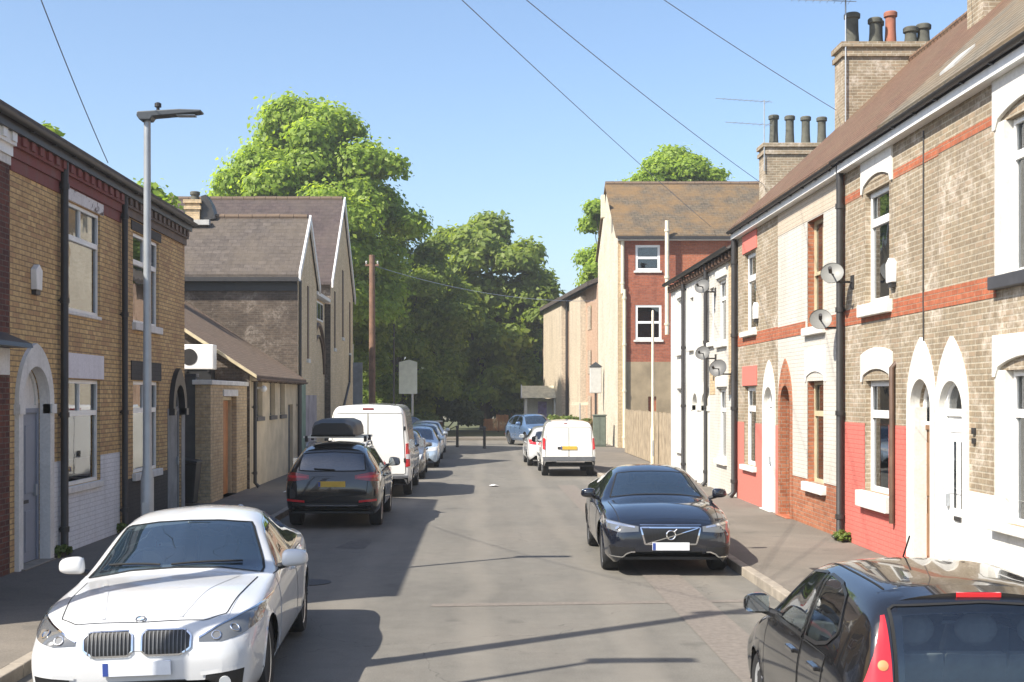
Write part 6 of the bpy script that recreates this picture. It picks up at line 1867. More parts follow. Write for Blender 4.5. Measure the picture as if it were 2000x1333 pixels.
A.glass('rear_screen', M['car_glass_dark'], 'rear', [(-.62,1.11),(0,1.13),(.62,1.11)], [(-.5,1.31),(0,1.34),(.5,1.31)], 16, 8)
for sg in (-1, 1):
    A.glass('side_window', M['car_glass'], 'side', [(1.86,.965),(2.3,.97),(2.87,.985)], [(1.86,.975),(2.28,1.235),(2.5,1.315),(2.87,1.365)], 16, 8, sg, frame=(M['chrome'], .012))
    A.glass('side_window', M['car_glass'], 'side', [(2.95,.985),(3.5,1.0),(3.98,1.03)], [(2.95,1.367),(3.35,1.345),(3.7,1.24),(3.98,1.05)], 16, 8, sg, frame=(M['chrome'], .012))
zbelt = lambda t: .935+.012*(t-1.6)
A.doors(pw, [(1.62,2.88,1.42,2.86), (2.92,3.78,2.90,3.42)], .30, zbelt)
bo = A.panel('bonnet', pw, 'top', [(-.66,.22),(-.70,.8),(-.74,1.42)], [(.66,.22),(.70,.8),(.74,1.42)], 18, 20, .003, .008)
A.ribbon('shut_line', M['gap'], 'top', [(-.74,1.42),(-.70,.8),(-.645,.30),(-.5,.17),(0,.13),(.5,.17),(.645,.30),(.70,.8),(.74,1.42)], .009, .0045, 1, bo, 90)
for sg in (-1, 1): A.ribbon('bonnet_crease', pw, 'top', [(sg*.30,.2),(sg*.42,.8),(sg*.58,1.4)], .035, .006, 1, bo, 30)
for sg in (-1, 1):
    hl = A.panel('headlight', M['lens_smoke'], 'front', [(sg*.47,.65),(sg*.64,.645),(sg*.80,.68),(sg*.89,.73)], [(sg*.47,.68),(sg*.60,.745),(sg*.76,.80),(sg*.895,.835)], 18, 6, .005, .01)
    A.ribbon('headlight_rim', M['chrome'], 'front', [(sg*.47,.68),(sg*.60,.745),(sg*.76,.80),(sg*.895,.835)], .014, .009, 1, hl, 24)
    for (x, z, r) in ((.60,.69,.034), (.725,.725,.036)):
        p, nn = A.hit('front', sg*x, z); m = MB(); q2 = nn.to_track_quat('Z','Y').to_matrix(); m.tube([p+nn*.008+q2@Vector((r*math.cos(i*PI/12),r*math.sin(i*PI/12),0)) for i in range(25)], .006, 6); m.build('headlight_ring', M['chrome'], hl, world=False); m = MB(); m.tube([p+nn*.003, p+nn*.007], r*.8, 18); m.build('headlight_bulb', M['bumper_grey'], hl, world=False)
    p = A.panel('indicator', M['lens_smoke'], 'front', [(sg*.82,.71),(sg*.88,.74)], [(sg*.81,.79),(sg*.885,.82)], 5, 3, .008, .01, parent=hl)
for sg in (-1, 1):
    gl = A.panel('kidney_grille', M['grille_black'], 'front', [(sg*.035,.60),(sg*.075,.565),(sg*.33,.565),(sg*.405,.61)], [(sg*.035,.715),(sg*.07,.745),(sg*.36,.74),(sg*.41,.70)], 14, 6, .006, .01)
    A.ribbon('grille_frame', M['chrome'], 'front', [(sg*.035,.60),(sg*.075,.565),(sg*.33,.565),(sg*.405,.61),(sg*.41,.70),(sg*.36,.74),(sg*.07,.745),(sg*.035,.715)], .014, .011, 1, gl, 50, True)
    for k in range(11):
        x = sg*(.065+k*.0305); A.ribbon('grille_bar', M['bumper_grey'], 'front', [(x,.575),(x,.735)], .008, .016, 1, gl, 6)
p, nn = A.hit('top', 0, .165); rb = MB(); rb.tube([p+nn*.003, p+nn*.012], .041, 24); rd = rb.build('roundel', M['chrome'], A.root, world=False)
q = nn.to_track_quat('Z', 'Y').to_matrix()
for k in range(4):
    m = MB(); m.add([p+nn*.0135] + [p+nn*.0135+q@Vector((.026*math.cos(PI/2*k+i*PI/12), .026*math.sin(PI/2*k+i*PI/12), 0)) for i in range(7)], [(0,i,i+1) for i in range(1,7)])
    m.build('roundel_quarter', plain('roundel_blue', (.25,.38,.55), .3, var=0) if k % 2 else M['white_upvc'], rd, world=False)
m = MB(); m.tube([p+nn*.0125+q@Vector((.034*math.cos(i*PI/12), .034*math.sin(i*PI/12), 0)) for i in range(25)], .006, 6); m.build('roundel_ring', M['alloy_dark'], rd, world=False)
A.panel('lower_intake', M['grille_black'], 'front', [(-.42,.235),(.42,.235)], [(-.36,.37),(.36,.37)], 14, 4, .005, .01)
for sg in (-1, 1):
    it = A.panel('side_intake', M['grille_black'], 'front', [(sg*.50,.255),(sg*.78,.30)], [(sg*.52,.40),(sg*.80,.43)], 10, 5, .006, .01)
    A.ribbon('intake_trim', pw, 'front', [(sg*.48,.41),(sg*.80,.445)], .03, .012, 1, it, 12)
    p, nn = A.hit('front', sg*.66, .34); m = MB(); m.tube([p+nn*.006, p+nn*.018], .045, 18); m.build('fog_light', M['lens_clear'], it, world=False)
A.plate('front', .47, M['plate_white'])
A.mirrors(1.93, .965, pw, .23, .15)
A.add_wheels(M['alloy'], 10, 'v', tw=.235, rr=.245)
for sg in (-1, 1): A.ribbon('sill_trim', M['trim_dark'], 'side', [(1.3,.225),(3.4,.225)], .05, .006, sg)
m = MB(); p, nn = A.hit('top', 0, 3.62); m.prism([(p.y-.11,p.z-.01), (p.y+.07,p.z-.015), (p.y+.05,p.z+.065), (p.y+.02,p.z+.06)], 'x', -.016, .016); m.build('roof_fin', pw, A.root, world=False)
m = MB(); 
for sg, e in ((-.15,.5), (.3,.62)):
    pts = []
    for i in range(8):
        x = -.62+.02*0 + (sg+.62)*i/7 if sg < 0 else -.05+.62*i/7; h, nn = A.hit('front', x, 1.035+.010*math.sin(i*.45)); pts.append(h+nn*.02)
    m.tube(pts, .010, 6)
m.build('wipers', M['gap'], A.root, world=False)
for sg in (-1, 1): A.panel('tail_light', M['lens_red'], 'rear', [(sg*.50,.80),(sg*.84,.80)], [(sg*.50,.93),(sg*.82,.95)], 8, 4, .005)
A.finish()

# ------------------------------------------------------------------ dark navy saloon, facing us on the sunlit side
cv = saloon(4.96, .94, 1.445, nose=.80, cowl=(1.58,1.02), top=(2.36,1.375), peak=2.85, rtop=(3.7,1.33), rbase=(4.45,1.12), tail=1.06, belt=.95, gl=.59)
cv['W'][0:4] = [(0,.66),(.02,.74),(.06,.80),(.14,.85)]; cv['zt'][0:3] = [(0,.64),(.02,.71),(.06,.765)]; cv['zr'][0:3] = [(0,.61),(.02,.685),(.06,.74)]; cv['zsh'][0:2] = [(0,.58),(.03,.68)]; cv['wb'][0:2] = [(0,.6),(.05,.72)]
B = Car('navy_saloon', 'glossy dark navy saloon with chrome-edged square grille, parked facing us at the sunlit kerb', 'car', 4.96, cv, (.87, 3.81), .345, .38, M['paint_navy'], loc=(2.72, 20.15), yaw=math.radians(-1.0))
pn = M['paint_navy']
B.inn = dict(cowl=1.6, back=4.2, belt=.94, front=2.6, rear=3.5, mirror=(2.2,1.27))
B.glass('windscreen', M['screen_glass'], 'front', [(-.71,1.0),(-.35,1.04),(0,1.048),(.35,1.04),(.71,1.0)], [(-.55,1.325),(-.3,1.355),(0,1.362),(.3,1.355),(.55,1.325)], 26, 12, frame=(M['gap'], .02))
B.glass('rear_screen', M['car_glass_dark'], 'rear', [(-.62,1.13),(0,1.15),(.62,1.13)], [(-.5,1.29),(0,1.32),(.5,1.29)], 14, 6)
for sg in (-1, 1):
    B.glass('side_window', M['car_glass_dark'], 'side', [(1.95,.965),(2.35,.97),(2.93,.985)], [(1.95,.98),(2.35,1.24),(2.55,1.31),(2.93,1.355)], 14, 7, sg, frame=(M['chrome'], .014))
    B.glass('side_window', M['car_glass_dark'], 'side', [(3.0,.985),(3.6,1.0),(4.15,1.03)], [(3.0,1.357),(3.45,1.335),(3.85,1.22),(4.15,1.05)], 14, 7, sg, frame=(M['chrome'], .014))
B.doors(pn, [(1.68,2.94,1.46,2.92), (2.98,3.85,2.96,3.42)], .30, lambda t: .935+.012*(t-1.6))
bo = B.panel('bonnet', pn, 'top', [(-.72,.16),(-.74,.8),(-.76,1.48)], [(.72,.16),(.74,.8),(.76,1.48)], 16, 18, .003, .008)
B.ribbon('shut_line', M['gap'], 'top', [(-.76,1.48),(-.74,.8),(-.70,.16)], .009, .0045, 1, bo, 40, both=True)
g = B.panel('grille', M['grille_black'], 'front', [(-.36,.47),(.36,.47)], [(-.42,.70),(.42,.70)], 16, 7, .005, .01)
B.ribbon('grille_frame', M['chrome'], 'front', [(-.36,.47),(.36,.47),(.42,.70),(-.42,.70)], .022, .010, 1, g, 60, True)
for k in range(17):
    x = -.37+k*.0463; B.ribbon('grille_bar', M['trim_dark'], 'front', [(x*.88,.485),(x,.69)], .008, .012, 1, g, 5)
p, nn = B.hit('front', 0, .60); m = MB(); m.tube([p+nn*.022+Vector((.062*math.cos(i*PI/14),0,.062*math.sin(i*PI/14))) for i in range(29)], .010, 6); m.tube([p+nn*.024+Vector((.045,0,.045)), p+nn*.024+Vector((.085,0,.085))], .009, 6); m.build('round_emblem', M['chrome'], g, world=False)
B.ribbon('grille_sash', M['chrome'], 'front', [(-.33,.48),(.38,.69)], .014, .018, 1, g, 12)
B.ribbon('bonnet_edge_trim', M['chrome'], 'front', [(-.43,.735),(.43,.735)], .010, .006, 1, g, 20)
for sg in (-1, 1):
    hl = B.panel('headlight', M['lens_smoke'], 'front', [(sg*.45,.645),(sg*.70,.63),(sg*.87,.665)], [(sg*.45,.715),(sg*.70,.755),(sg*.885,.785)], 14, 5, .005, .01)
    B.panel('headlight_strip', M['reflector'], 'front', [(sg*.50,.695),(sg*.86,.735)], [(sg*.50,.715),(sg*.87,.77)], 10, 2, .009, .01, parent=hl)
    p, nn = B.hit('front', sg*.74, .69); m = MB(); m.tube([p+nn*.004, p+nn*.014], .035, 16); m.build('headlight_bulb', M['reflector'], hl, world=False)
    it = B.panel('side_intake', M['grille_black'], 'front', [(sg*.52,.29),(sg*.82,.32)], [(sg*.50,.42),(sg*.85,.44)], 8, 4, .005)
    B.ribbon('intake_trim', M['chrome'], 'front', [(sg*.84,.30),(sg*.55,.28),(sg*.50,.33)], .018, .010, 1, it, 14)
    B.panel('tail_light', M['lens_red'], 'rear', [(sg*.45,.80),(sg*.85,.72)], [(sg*.45,.92),(sg*.84,.95)], 8, 4, .005)
B.panel('lower_intake', M['grille_black'], 'front', [(-.48,.26),(.48,.26)], [(-.44,.38),(.44,.38)], 12, 4, .005)
B.plate('front', .44, M['plate_white'])
B.mirrors(2.0, .97, pn, .22, .14)
B.add_wheels(M['alloy'], 5, 'v', tw=.235, rr=.25)
B.finish()

M['seat_pale'] = plain('seat_pale', (.17,.18,.185), .9, var=.25)
# ------------------------------------------------------------------ black small hatchback cut by the frame, seen from behind
cv = hatch(3.43, .815, 1.47, nose=.72, cowl=(.80,.97), top=(1.52,1.395), peak=2.0, belt=.93, gl=.555, rz=.80, rake=.24, rtop=(3.0,1.415))
cv['wr'] = [(0,.36),(.1,.50),(.3,.58),(.72,.60),(.95,.70),(1.64,.58),(2.0,.595),(2.7,.605),(3.02,.605),(3.2,.625),(3.36,.66),(3.43,.56)]
cv['zsh'] = [(0,.47),(.03,.56),(.12,.66),(.35,.74),(.8,.86),(1.1,.90),(1.7,.92),(2.4,.95),(2.9,.99),(3.2,.93),(3.36,.78),(3.40,.66),(3.43,.55)]
G = Car('black_hatchback', 'small glossy black hatchback with tall red tail lamp, cut by the lower right corner', 'car', 3.43, cv, (.66, 3.0), .285, .32, M['paint_black'], loc=(2.92, 8.68), yaw=PI+math.radians(-1.0))
pb = M['paint_black']
G.inn = dict(cowl=.85, back=3.15, belt=.93, front=1.75, rear=2.62, mirror=(1.45,1.27))
G.glass('windscreen', M['clear_car_glass'], 'front', [(-.62,.96),(0,1.0),(.62,.96)], [(-.52,1.35),(0,1.385),(.52,1.35)], 18, 10)
G.glass('hatch_glass', M['clear_car_glass'], 'rear', [(-.555,.86),(0,.845),(.555,.86)], [(-.54,1.335),(0,1.36),(.54,1.335)], 18, 12, frame=(M['gap'], .02), frit=.045)
for sg in (-1, 1):
    G.glass('side_window', M['clear_car_glass'], 'side', [(1.06,.945),(1.5,.945),(2.02,.955)], [(1.06,.96),(1.40,1.21),(1.65,1.335),(2.02,1.375)], 14, 8, sg, frame=(M['trim_dark'], .025))
    G.glass('side_window', M['clear_car_glass'], 'side', [(2.10,.96),(2.4,.975),(2.62,1.02),(2.76,1.10)], [(2.10,1.375),(2.40,1.365),(2.64,1.315),(2.76,1.14)], 14, 8, sg, frame=(M['trim_dark'], .025))
G.doors(pb, [(1.02,2.05,.98,2.04), (2.09,2.66,2.08,2.62)], .29, lambda t: .925+.015*(t-1.0))
for sg in (-1, 1):
    tl = G.panel('tail_light', M['lens_red'], 'rear', [(sg*.575,.70),(sg*.775,.76)], [(sg*.572,1.29),(sg*.592,1.285)], 8, 18, .008, .012)
    for (x, z, r, nm, mm) in ((.640,.885,.048,'reverse_light','reflector'), (.622,1.03,.030,'indicator','lens_amber')):
        p, nn = G.hit('rear', sg*x, z); m = MB(); q2 = nn.to_track_quat('Z','Y').to_matrix()
        vs = [p+nn*.017]
        for rr, hh in ((r*.5,.0155), (r,.010)): vs += [p+nn*hh+q2@Vector((rr*math.cos(k*PI/9), rr*math.sin(k*PI/9), 0)) for k in range(18)]
        m.add(vs, [(0,1+k,1+(k+1)%18) for k in range(18)] + [(1+k,19+k,19+(k+1)%18,1+(k+1)%18) for k in range(18)])
        m.build(nm, M[mm], tl, world=False, smooth=True)
sp = MB(); p, nn = G.hit('top', 0, 3.0); yy = p.y
n = 16; vs = []
for i in range(n+1):
    x = -.54+1.08*i/n; h, nn = G.hit('top', x, 2.93); h2, _ = G.hit('top', x, 3.0)
    vs += [(x, h.y, h.z+.004), (x, h.y+.17, h.z-.012-.03*(x/.54)**2), (x, h.y+.165, h.z-.05-.03*(x/.54)**2), (x, h.y+.05, h2.z-.02)]
fs = []
for i in range(n):
    a = 4*i; b = a+4; fs += [(a,b,b+1,a+1), (a+1,b+1,b+2,a+2), (a+2,b+2,b+3,a+3)]
fs += [(0,1,2,3), (4*n+3,4*n+2,4*n+1,4*n)]
sp.add(vs, fs); so = sp.build('roof_spoiler', pb, G.root, world=False, smooth=True, angle=40)
m = MB(); m.box(-.13,.13, vs[8*2+2][1]-.02, vs[4*8+1][1]+.006, vs[4*8+2][2]+.004, vs[4*8+1][2]-.004); m.build('high_brake_light', M['lens_red'], so, world=False, bevel=.004)
G.panel('rear_bumper', pb, 'rear', [(-.66,.36),(.66,.36)], [(-.70,.62),(.70,.62)], 16, 6, .02, .02)
G.plate('rear', .70, M['plate_yellow'])
m = MB(); pts = []
for i in range(7): h, nn = G.hit('rear', -.02+.34*i/6, .90+.02*i/6); pts.append(h+nn*.02)
m.tube(pts, .010, 6); m.build('rear_wiper', M['trim_dark'], G.root, world=False)
m = MB(); p, nn = G.hit('top', 0, 1.72); m.tube([p, p+Vector((0,.14,.16))], .006, 6); m.build('roof_aerial', M['trim_dark'], G.root, world=False)
for sg in (-1, 1): G.ribbon('roof_gutter', M['gap'], 'top', [(sg*.50,1.55),(sg*.505,2.2),(sg*.49,2.9)], .014, .003, 1, None, 40)
G.mirrors(1.12, .955, pb, .19, .14, .13)
G.add_wheels(M['steel_cap'], 7, 'w', tw=.165, rr=.195)
for sg in (-1, 1): G.panel('headlight', M['lens_clear'], 'front', [(sg*.42,.58),(sg*.7,.60)], [(sg*.45,.68),(sg*.74,.78)], 8, 5, .005)
G.finish(seatm=M['seat_pale'])

# ------------------------------------------------------------------ black estate off-roader with a roof box, seen from behind
def offroader(name, label, mat, loc, yaw, rear_view, grp=None, roll=0):
    cv = hatch(4.63, .94, 1.65, nose=.88, cowl=(1.25,1.13), top=(2.0,1.56), peak=2.5, belt=1.06, gl=.60, rz=1.02, rake=.36, rtop=(4.1,1.57), tailw=.88)
    cv['zb'] = [(t, z+.06) for t, z in cv['zb']]
    c = Car(name, label, 'car', 4.63, cv, (.88, 3.70), .365, .405, mat, grp, loc, yaw, roll)
    c.inn = dict(cowl=1.25, back=4.2, belt=1.06, front=2.25, rear=3.15, mirror=(1.9,1.45))
    c.glass('windscreen', M['screen_glass'], 'front', [(-.70,1.12),(0,1.16),(.70,1.12)], [(-.57,1.50),(0,1.545),(.57,1.50)], 18, 10, frame=(M['gap'], .02))
    c.glass('rear_screen', M['car_glass_dark'], 'rear', [(-.64,1.13),(-.4,1.115),(.4,1.115),(.64,1.13)], [(-.60,1.44),(0,1.475),(.60,1.44)], 18, 10, frame=(M['gap'], .02))
    for sg in (-1, 1):
        c.glass('side_window', M['car_glass_dark'], 'side', [(1.6,1.08),(2.1,1.085),(2.62,1.095)], [(1.6,1.09),(1.95,1.36),(2.2,1.49),(2.62,1.53)], 14, 7, sg, frame=(M['trim_dark'], .02))
        c.glass('side_window', M['car_glass_dark'], 'side', [(2.70,1.10),(3.1,1.105),(3.45,1.12)], [(2.70,1.53),(3.1,1.53),(3.5,1.49)], 12, 7, sg, frame=(M['trim_dark'], .02))
        c.glass('side_window', M['car_glass_dark'], 'side', [(3.53,1.13),(3.8,1.16),(4.0,1.22)], [(3.57,1.48),(3.8,1.44),(4.02,1.30)], 10, 6, sg)
    c.doors(mat, [(1.52,2.66,1.36,2.64), (2.70,3.45,2.68,3.22)], .36, lambda t: 1.05+.008*(t-1.5))
    hg = c.panel('tailgate', mat, 'rear', [(-.66,.66),(.66,.66)], [(-.70,1.09),(.70,1.09)], 18, 8, .004, .01)
    c.ribbon('shut_line', M['gap'], 'rear', [(-.70,1.09),(-.66,.66),(.66,.66),(.70,1.09)], .010, .006, 1, hg, 60)
    for sg in (-1, 1):
        tl = c.panel('tail_light', M['lens_red_dark'], 'rear', [(sg*.44,.965),(sg*.7,.93),(sg*.885,.92)], [(sg*.44,1.035),(sg*.7,1.085),(sg*.88,1.10)], 14, 5, .012, .01)
        c.panel('reflector_strip', M['lens_red'], 'rear', [(sg*.48,.985),(sg*.86,.99)], [(sg*.48,1.01),(sg*.86,1.04)], 8, 2, .016, .01, parent=tl)
        c.panel('bumper_reflector', M['lens_red'], 'rear', [(sg*.52,.52),(sg*.84,.55)], [(sg*.52,.56),(sg*.84,.59)], 8, 2, .03, .01)
        hl = c.panel('headlight', M['lens_clear'], 'front', [(sg*.45,.74),(sg*.84,.78)], [(sg*.45,.84),(sg*.87,.92)], 10, 5, .006)
        m = MB(); pts = []
        for i in range(10):
            h, nn = c.hit('top', sg*.56, 2.1+1.75*i/9); pts.append(h+Vector((sg*.02,0,.05 if 0 < i < 9 else .0)))
        m.tube(pts, .018, 8); m.build('roof_rail', M['grey_metal'] if rear_view else M['trim_dark'], c.root, world=False, smooth=True)
    c.panel('rear_bumper', M['trim_dark'], 'rear', [(-.72,.34),(.72,.34)], [(-.76,.50),(.76,.50)], 16, 4, .012, .02)
    c.ribbon('bumper_trim', M['chrome'], 'rear', [(-.5,.40),(.5,.40)], .014, .018, 1, None, 14)
    c.panel('grille', M['grille_black'], 'front', [(-.40,.46),(.40,.46)], [(-.42,.80),(.42,.80)], 14, 6, .006)
    c.panel('lower_bumper', M['trim_dark'], 'front', [(-.70,.32),(.70,.32)], [(-.76,.44),(.76,.44)], 14, 3, .006)
    c.plate('rear', .87, M['plate_yellow']); c.plate('front', .52, M['plate_white'])
    m = MB(); n = 14; vs = []
    for i in range(n+1):
        x = -.56+1.12*i/n; h, nn = c.hit('top', x, 4.02); vs += [(x,h.y,h.z+.005), (x,h.y+.20,h.z-.03-.02*(x/.56)**2), (x,h.y+.19,h.z-.07-.02*(x/.56)**2), (x,h.y+.02,h.z-.05)]
    fs = []
    for i in range(n):
        a = 4*i; b = a+4; fs += [(a,b,b+1,a+1), (a+1,b+1,b+2,a+2), (a+2,b+2,b+3,a+3)]
    fs += [(0,1,2,3), (4*n+3,4*n+2,4*n+1,4*n)]; m.add(vs, fs); m.build('roof_spoiler', mat, c.root, world=False, smooth=True)
    m = MB(); pts = []
    for i in range(6): h, nn = c.hit('rear', -.05+.4*i/5, 1.135+.02*i/5); pts.append(h+nn*.025)
    m.tube(pts, .012, 6); m.build('rear_wiper', M['trim_dark'], c.root, world=False)
    c.mirrors(1.72, 1.09, mat, .24, .18)
    c.add_wheels(M['alloy'], 5, 'v', tw=.24, rr=.26)
    c.finish()
    return c
S = offroader('black_off_roader', 'black estate off-roader carrying a roof box, parked tail towards us on the shaded side', M['paint_black'], (-2.88, 26.35), PI+math.radians(.6), True)
t = thing('roof_box', 'black roof box strapped on top of the black off-roader', 'roof box', (-2.95, 26.0, 1.69))
def rbox(z0, z1, w, y0, y1, inset):
    mb = MB(); n = 18; rings = []
    for i in range(n+1):
        f = i/n; y = y0+(y1-y0)*f; e = min(1, (min(f, 1-f)/.16))**.5 if 0 < f < 1 else .35
        e = max(e, .45 if f in (0, 1) else e)
        hh = (z1-z0)*(.55+.45*e); ww = w*(.8+.2*e)
        rings.append([(-ww,y,z0), (-ww*.99,y,z0+hh*.4), (-ww*.88,y,z0+hh*.76), (-ww*.55,y,z0+hh*.96), (ww*.55,y,z0+hh*.96), (ww*.88,y,z0+hh*.76), (ww*.99,y,z0+hh*.4), (ww,y,z0)])
    vs = [p for r in rings for p in r]
    fs = [(8*i+k, 8*i+(k+1)%8, 8*i+8+(k+1)%8, 8*i+8+k) for i in range(n) for k in range(8)] + [tuple(range(8)), tuple(range(8*n+7, 8*n-1, -1))]
    mb.add(vs, fs); return mb
lid = rbox(.10, .42, .46, -1.0, 1.0, 0); o = lid.build('lid', M['black_plastic'], t, world=False, smooth=True, angle=45)
bs = MB(); bs.box(-.45,.45,-.95,.95,.06,.098); bs.build('base', M['black_plastic'], t, world=False, bevel=.03)
for y in (-.45, .5):
    m = MB(); m.box(-.66,.66,y-.03,y+.03,.015,.058); m.build('crossbar', M['alloy'], t, world=False)
    for sg in (-1, 1):
        m = MB(); m.box(sg*.60-.03,sg*.60+.03,y-.05,y+.05,-.06,.058); m.build('bar_foot', M['black_plastic'], t, world=False, bevel=.01)

# ------------------------------------------------------------------ tall white panel van, seen from behind
def panel_van(name, label, L, W, Ht, loc, yaw, mat, small=False):
    nose = .95 if not small else .82; belt = 1.15 if not small else 1.02
    cow = (.95,1.22) if not small else (1.0,1.12); top = (1.7,Ht-.32) if not small else (1.75,Ht-.14)
    cv = hatch(L, W, Ht, nose=nose, cowl=cow, top=top, peak=2.4, belt=belt, gl=W*.80, rz=1.0, rake=.10, rtop=(L-.20, Ht-.03), tailw=.97)
    cv['zt'] = [p for p in cv['zt'] if p[0] < L-.4] + [(L-.25,Ht-.02),(L-.12,Ht-.06),(L-.05,Ht-.20),(L-.02,Ht*.62),(L,Ht*.5)]
    cv['zr'] = [p for p in cv['zr'] if p[0] < L-.4] + [(L-.25,Ht-.09),(L-.12,Ht-.14),(L-.05,Ht-.28),(L-.02,Ht*.60),(L,Ht*.48)]
    cv['wr'] = [(0,.4),(.1,.55),(.35,.62),(cow[0]-.08,.66),(cow[0]+.15,W*.85),(top[0]+.12,W*.76),(2.6,W*.82),(L-.3,W*.82),(L-.05,W*.80),(L,W*.76)]
    cv['zsh'] = [p for p in cv['zsh'] if p[0] < L-.7] + [(L-.4,belt+.02),(L-.05,belt),(L,belt-.1)]
    cv['wb'] = [p for p in cv['wb'] if p[0] < L-.7] + [(L-.3,W*.97),(L-.05,W*.955),(L,W*.9)]
    cv['W'] = [p for p in cv['W'] if p[0] < L-.9] + [(L-.4,W),(L-.06,W*.985),(L-.02,W*.965),(L,W*.93)]
    cv['zb'] = [(t, z+.08) for t, z in cv['zb']]
    wb = (.95, L-1.15) if not small else (.82, L-.72)
    R = .345 if not small else .315
    c = Car(name, label, 'van', L, cv, wb, R, R+.05, mat, None, loc, yaw)
    c.inn = dict(cowl=cow[0], back=2.6, belt=belt, front=1.8 if not small else 1.85, rear=None, mirror=(1.55,Ht-.5))
    zt = Ht-.42 if not small else Ht-.20
    c.glass('windscreen', M['screen_glass'], 'front', [(-W*.74,cow[1]+.01),(0,cow[1]+.04),(W*.74,cow[1]+.01)], [(-W*.66,zt-.02),(0,zt),(W*.66,zt-.02)], 16, 8)
    for sg in (-1, 1):
        c.glass('side_window', M['car_glass'], 'side', [(cow[0]+.42,belt+.02),(2.28,belt+.03)], [(cow[0]+.42,belt+.04),(1.75,zt-.1),(2.28,zt-.06)], 12, 6, sg, frame=(M['trim_dark'], .02))
    c.doors(mat, [(cow[0]+.3,2.34,cow[0]+.32,2.34)], .42, lambda t: belt-.02)
    for sg in (-1, 1):
        d = c.panel('rear_door', mat, 'rear', [(sg*.006,.60),(sg*W*.88,.60)], [(sg*.006,Ht-.24),(sg*W*.80,Ht-.24)], 10, 16, .006, .01)
        c.ribbon('shut_line', M['gap'], 'rear', [(sg*.004,.60),(sg*W*.88,.60),(sg*W*.80,Ht-.24),(sg*.004,Ht-.24)], .012, .009, 1, d, 70, True)
        if not small:
            tl = c.panel('tail_light', M['lens_red'], 'rear', [(sg*(W*.885),.78),(sg*W*.975,.80)], [(sg*W*.875,1.36),(sg*W*.96,1.38)], 4, 12, .016, .015)
            c.panel('reverse_light', M['lens_clear'], 'rear', [(sg*W*.89,.98),(sg*W*.965,.98)], [(sg*W*.888,1.10),(sg*W*.963,1.10)], 3, 4, .020, .01, parent=tl)
            for z in (.95, 1.75): c.box_at('hinge', M['trim_dark'], 'rear', sg*W*.86, z, .05, .10, .03, 1, d)
        else:
            tl = c.panel('tail_light', M['lens_red'], 'rear', [(sg*W*.88,.86),(sg*W*.955,.88)], [(sg*W*.86,1.22),(sg*W*.935,1.24)], 4, 8, .014, .015)
        c.panel('headlight', M['lens_clear'], 'front', [(sg*.48,.74),(sg*W*.88,.78)], [(sg*.5,.90),(sg*W*.9,1.0)], 8, 5, .006)
        c.ribbon('side_rub_strip', M['bumper_grey'], 'side', [(wb[0]+.5,.62),(wb[1]-.5,.62)], .09, .012, sg, None, 20)
    if not small:
        h = c.box_at('door_handle', M['trim_dark'], 'rear', .12, 1.12, .10, .14, .03)
        h = c.box_at('high_brake_light', M['lens_red_dark'], 'rear', 0, Ht-.13, .28, .045, .02)
        c.panel('rear_bumper', M['bumper_grey'], 'rear', [(-W*.9,.36),(W*.9,.36)], [(-W*.93,.57),(W*.93,.57)], 14, 4, .05, .03)
        c.plate('rear', .74, M['plate_yellow'], x=-.3)
    else:
        c.panel('rear_bumper', M['bumper_grey'], 'rear', [(-W*.9,.32),(W*.9,.32)], [(-W*.94,.64),(W*.94,.64)], 14, 5, .05, .03)
        c.plate('rear', .92, M['plate_yellow'])
        c.box_at('door_handle', M['trim_dark'], 'rear', .30, .92, .12, .07, .03)
        c.ribbon('bumper_trim', M['chrome'], 'rear', [(-.5,.335),(.4,.335)], .03, .055, 1, None, 10)
        c.box_at('high_brake_light', M['lens_red_dark'], 'rear', .1, Ht-.10, .12, .03, .02)
    c.mirrors(cow[0]+.4, belt+.02, M['trim_dark'] if small else mat, .2, .26 if not small else .2)
    c.add_wheels(M['steel_cap'], 6, 'w', tw=.21)
    c.finish(interior=True)
    return c
panel_van('white_panel_van', 'tall white panel van with red upright tail lamps, parked in front of the roof-box car', 5.5, 1.08, 2.37, (-2.84, 34.3), PI, M['paint_white_van'])
panel_van('small_white_van', 'small white van with grey bumper and yellow plate, parked on the sunlit side', 4.13, .865, 1.80, (2.80, 41.9), PI, M['paint_white_van'], True)

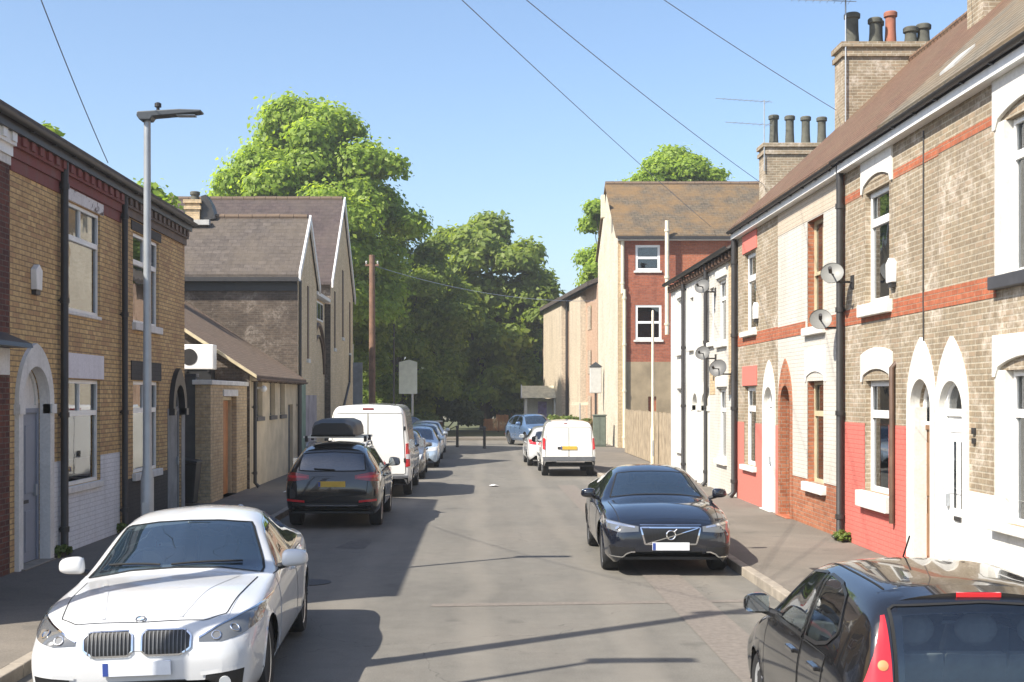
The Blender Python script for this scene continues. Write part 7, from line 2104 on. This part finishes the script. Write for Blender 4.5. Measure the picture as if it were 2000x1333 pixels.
# ------------------------------------------------------------------ smaller cars further down the street
def small_car(name, label, mat, loc, yaw, L=3.95, W=.84, Ht=1.46, dark=True, z=0.0, grp=None):
    cv = hatch(L, W, Ht, nose=.74, cowl=(1.02,.98), top=(1.75,Ht-.07), peak=2.2, belt=.94, gl=.56, rz=.90, rake=.34, rtop=(L-.50, Ht-.055))
    c = Car(name, label, 'car', L, cv, (.80, L-.66), .305, .34, mat, grp, loc, yaw)
    c.inn = dict(cowl=1.05, back=L-.5, belt=.94, front=1.95, rear=L-1.15, mirror=(1.6,1.28))
    g = M['car_glass_dark'] if dark else M['car_glass']
    c.glass('windscreen', M['screen_glass'], 'front', [(-.62,.97),(0,1.01),(.62,.97)], [(-.52,Ht-.12),(0,Ht-.08),(.52,Ht-.12)], 16, 8)
    c.glass('rear_screen', g, 'rear', [(-.58,.98),(0,.97),(.58,.98)], [(-.52,Ht-.19),(0,Ht-.16),(.52,Ht-.19)], 14, 8)
    for sg in (-1, 1):
        c.glass('side_window', g, 'side', [(1.32,.96),(1.8,.965),(2.22,.975)], [(1.32,.975),(1.65,1.21),(1.9,Ht-.14),(2.22,Ht-.105)], 12, 6, sg)
        c.glass('side_window', g, 'side', [(2.29,.975),(2.7,.985),(L-.82,1.03)], [(2.29,Ht-.105),(2.7,Ht-.12),(L-.80,Ht-.22)], 12, 6, sg)
        c.panel('tail_light', M['lens_red'], 'rear', [(sg*.52,.80),(sg*.76,.82)], [(sg*.54,.94),(sg*.77,1.0)], 6, 4, .008)
        hl = c.panel('headlight', M['lens_clear'], 'front', [(sg*.44,.60),(sg*.72,.62)], [(sg*.46,.69),(sg*.77,.77)], 8, 4, .006)
    c.doors(mat, [(1.26,2.25,1.18,2.24), (2.28,2.95,2.27,2.85)], .29, lambda t: .935+.01*(t-1.2))
    c.panel('grille', M['grille_black'], 'front', [(-.34,.50),(.34,.50)], [(-.32,.62),(.32,.62)], 10, 3, .006)
    c.panel('lower_intake', M['grille_black'], 'front', [(-.40,.27),(.40,.27)], [(-.42,.38),(.42,.38)], 10, 3, .006)
    c.plate('rear', .72, M['plate_yellow']); c.plate('front', .44, M['plate_white'])
    c.mirrors(1.38, .965, mat, .19, .14, .13); c.add_wheels(M['alloy'], 5, 'w', tw=.19)
    c.finish()
    return c
small_car('white_hatchback', 'white hatchback half hidden in front of the small white van', M['paint_white'], (2.50, 47.6), PI+.02)
small_car('grey_estate', 'dark grey car tucked in front of the white panel van on the shaded side', M['paint_grey'], (-2.62, 40.6), .02, 4.4, .89, 1.5)
small_car('pale_blue_hatchback', 'pale blue hatchback third in the row beyond the white panel van', M['paint_pale_blue'], (-2.35, 46.6), .02, 4.0, .85, 1.46)
small_car('silver_hatchback', 'silver hatchback fourth in the row beyond the white panel van', M['paint_silver'], (-2.4, 52.6), .03, 4.0, .85, 1.44)
small_car('white_estate', 'white car last in the row at the end of the shaded side', M['paint_white'], (-2.5, 58.4), .05, 4.2, .87, 1.45)
small_car('dark_blue_car', 'dark blue car crossing the junction beyond the parked row', M['paint_navy'], (-4.0, 70.3), PI/2+.05, 4.2, .87, 1.5)
offroader('blue_off_roader', 'mid blue off-roader facing us at the far end of the sunlit side', M['paint_blue'], (2.75, 65.6), .28, False)

# ------------------------------------------------------------------ the summer haze in the street air
hm = bpy.data.materials.new('haze'); hm.use_nodes = True
hn = hm.node_tree.nodes; hn.remove(hn['Principled BSDF'])
pv = hn.new('ShaderNodeVolumePrincipled')
pv.inputs['Color'].default_value = (.93, .96, .97, 1); pv.inputs['Density'].default_value = .0008; pv.inputs['Anisotropy'].default_value = .25
hm.node_tree.links.new(pv.outputs[0], hn['Material Output'].inputs['Volume'])
mb = MB(); mb.box(-950, 950, -350, 1550, -1.1, 24.0)
tag(mb.build('haze', hm), 'thin pale summer haze over the street', 'haze', kind='stuff')
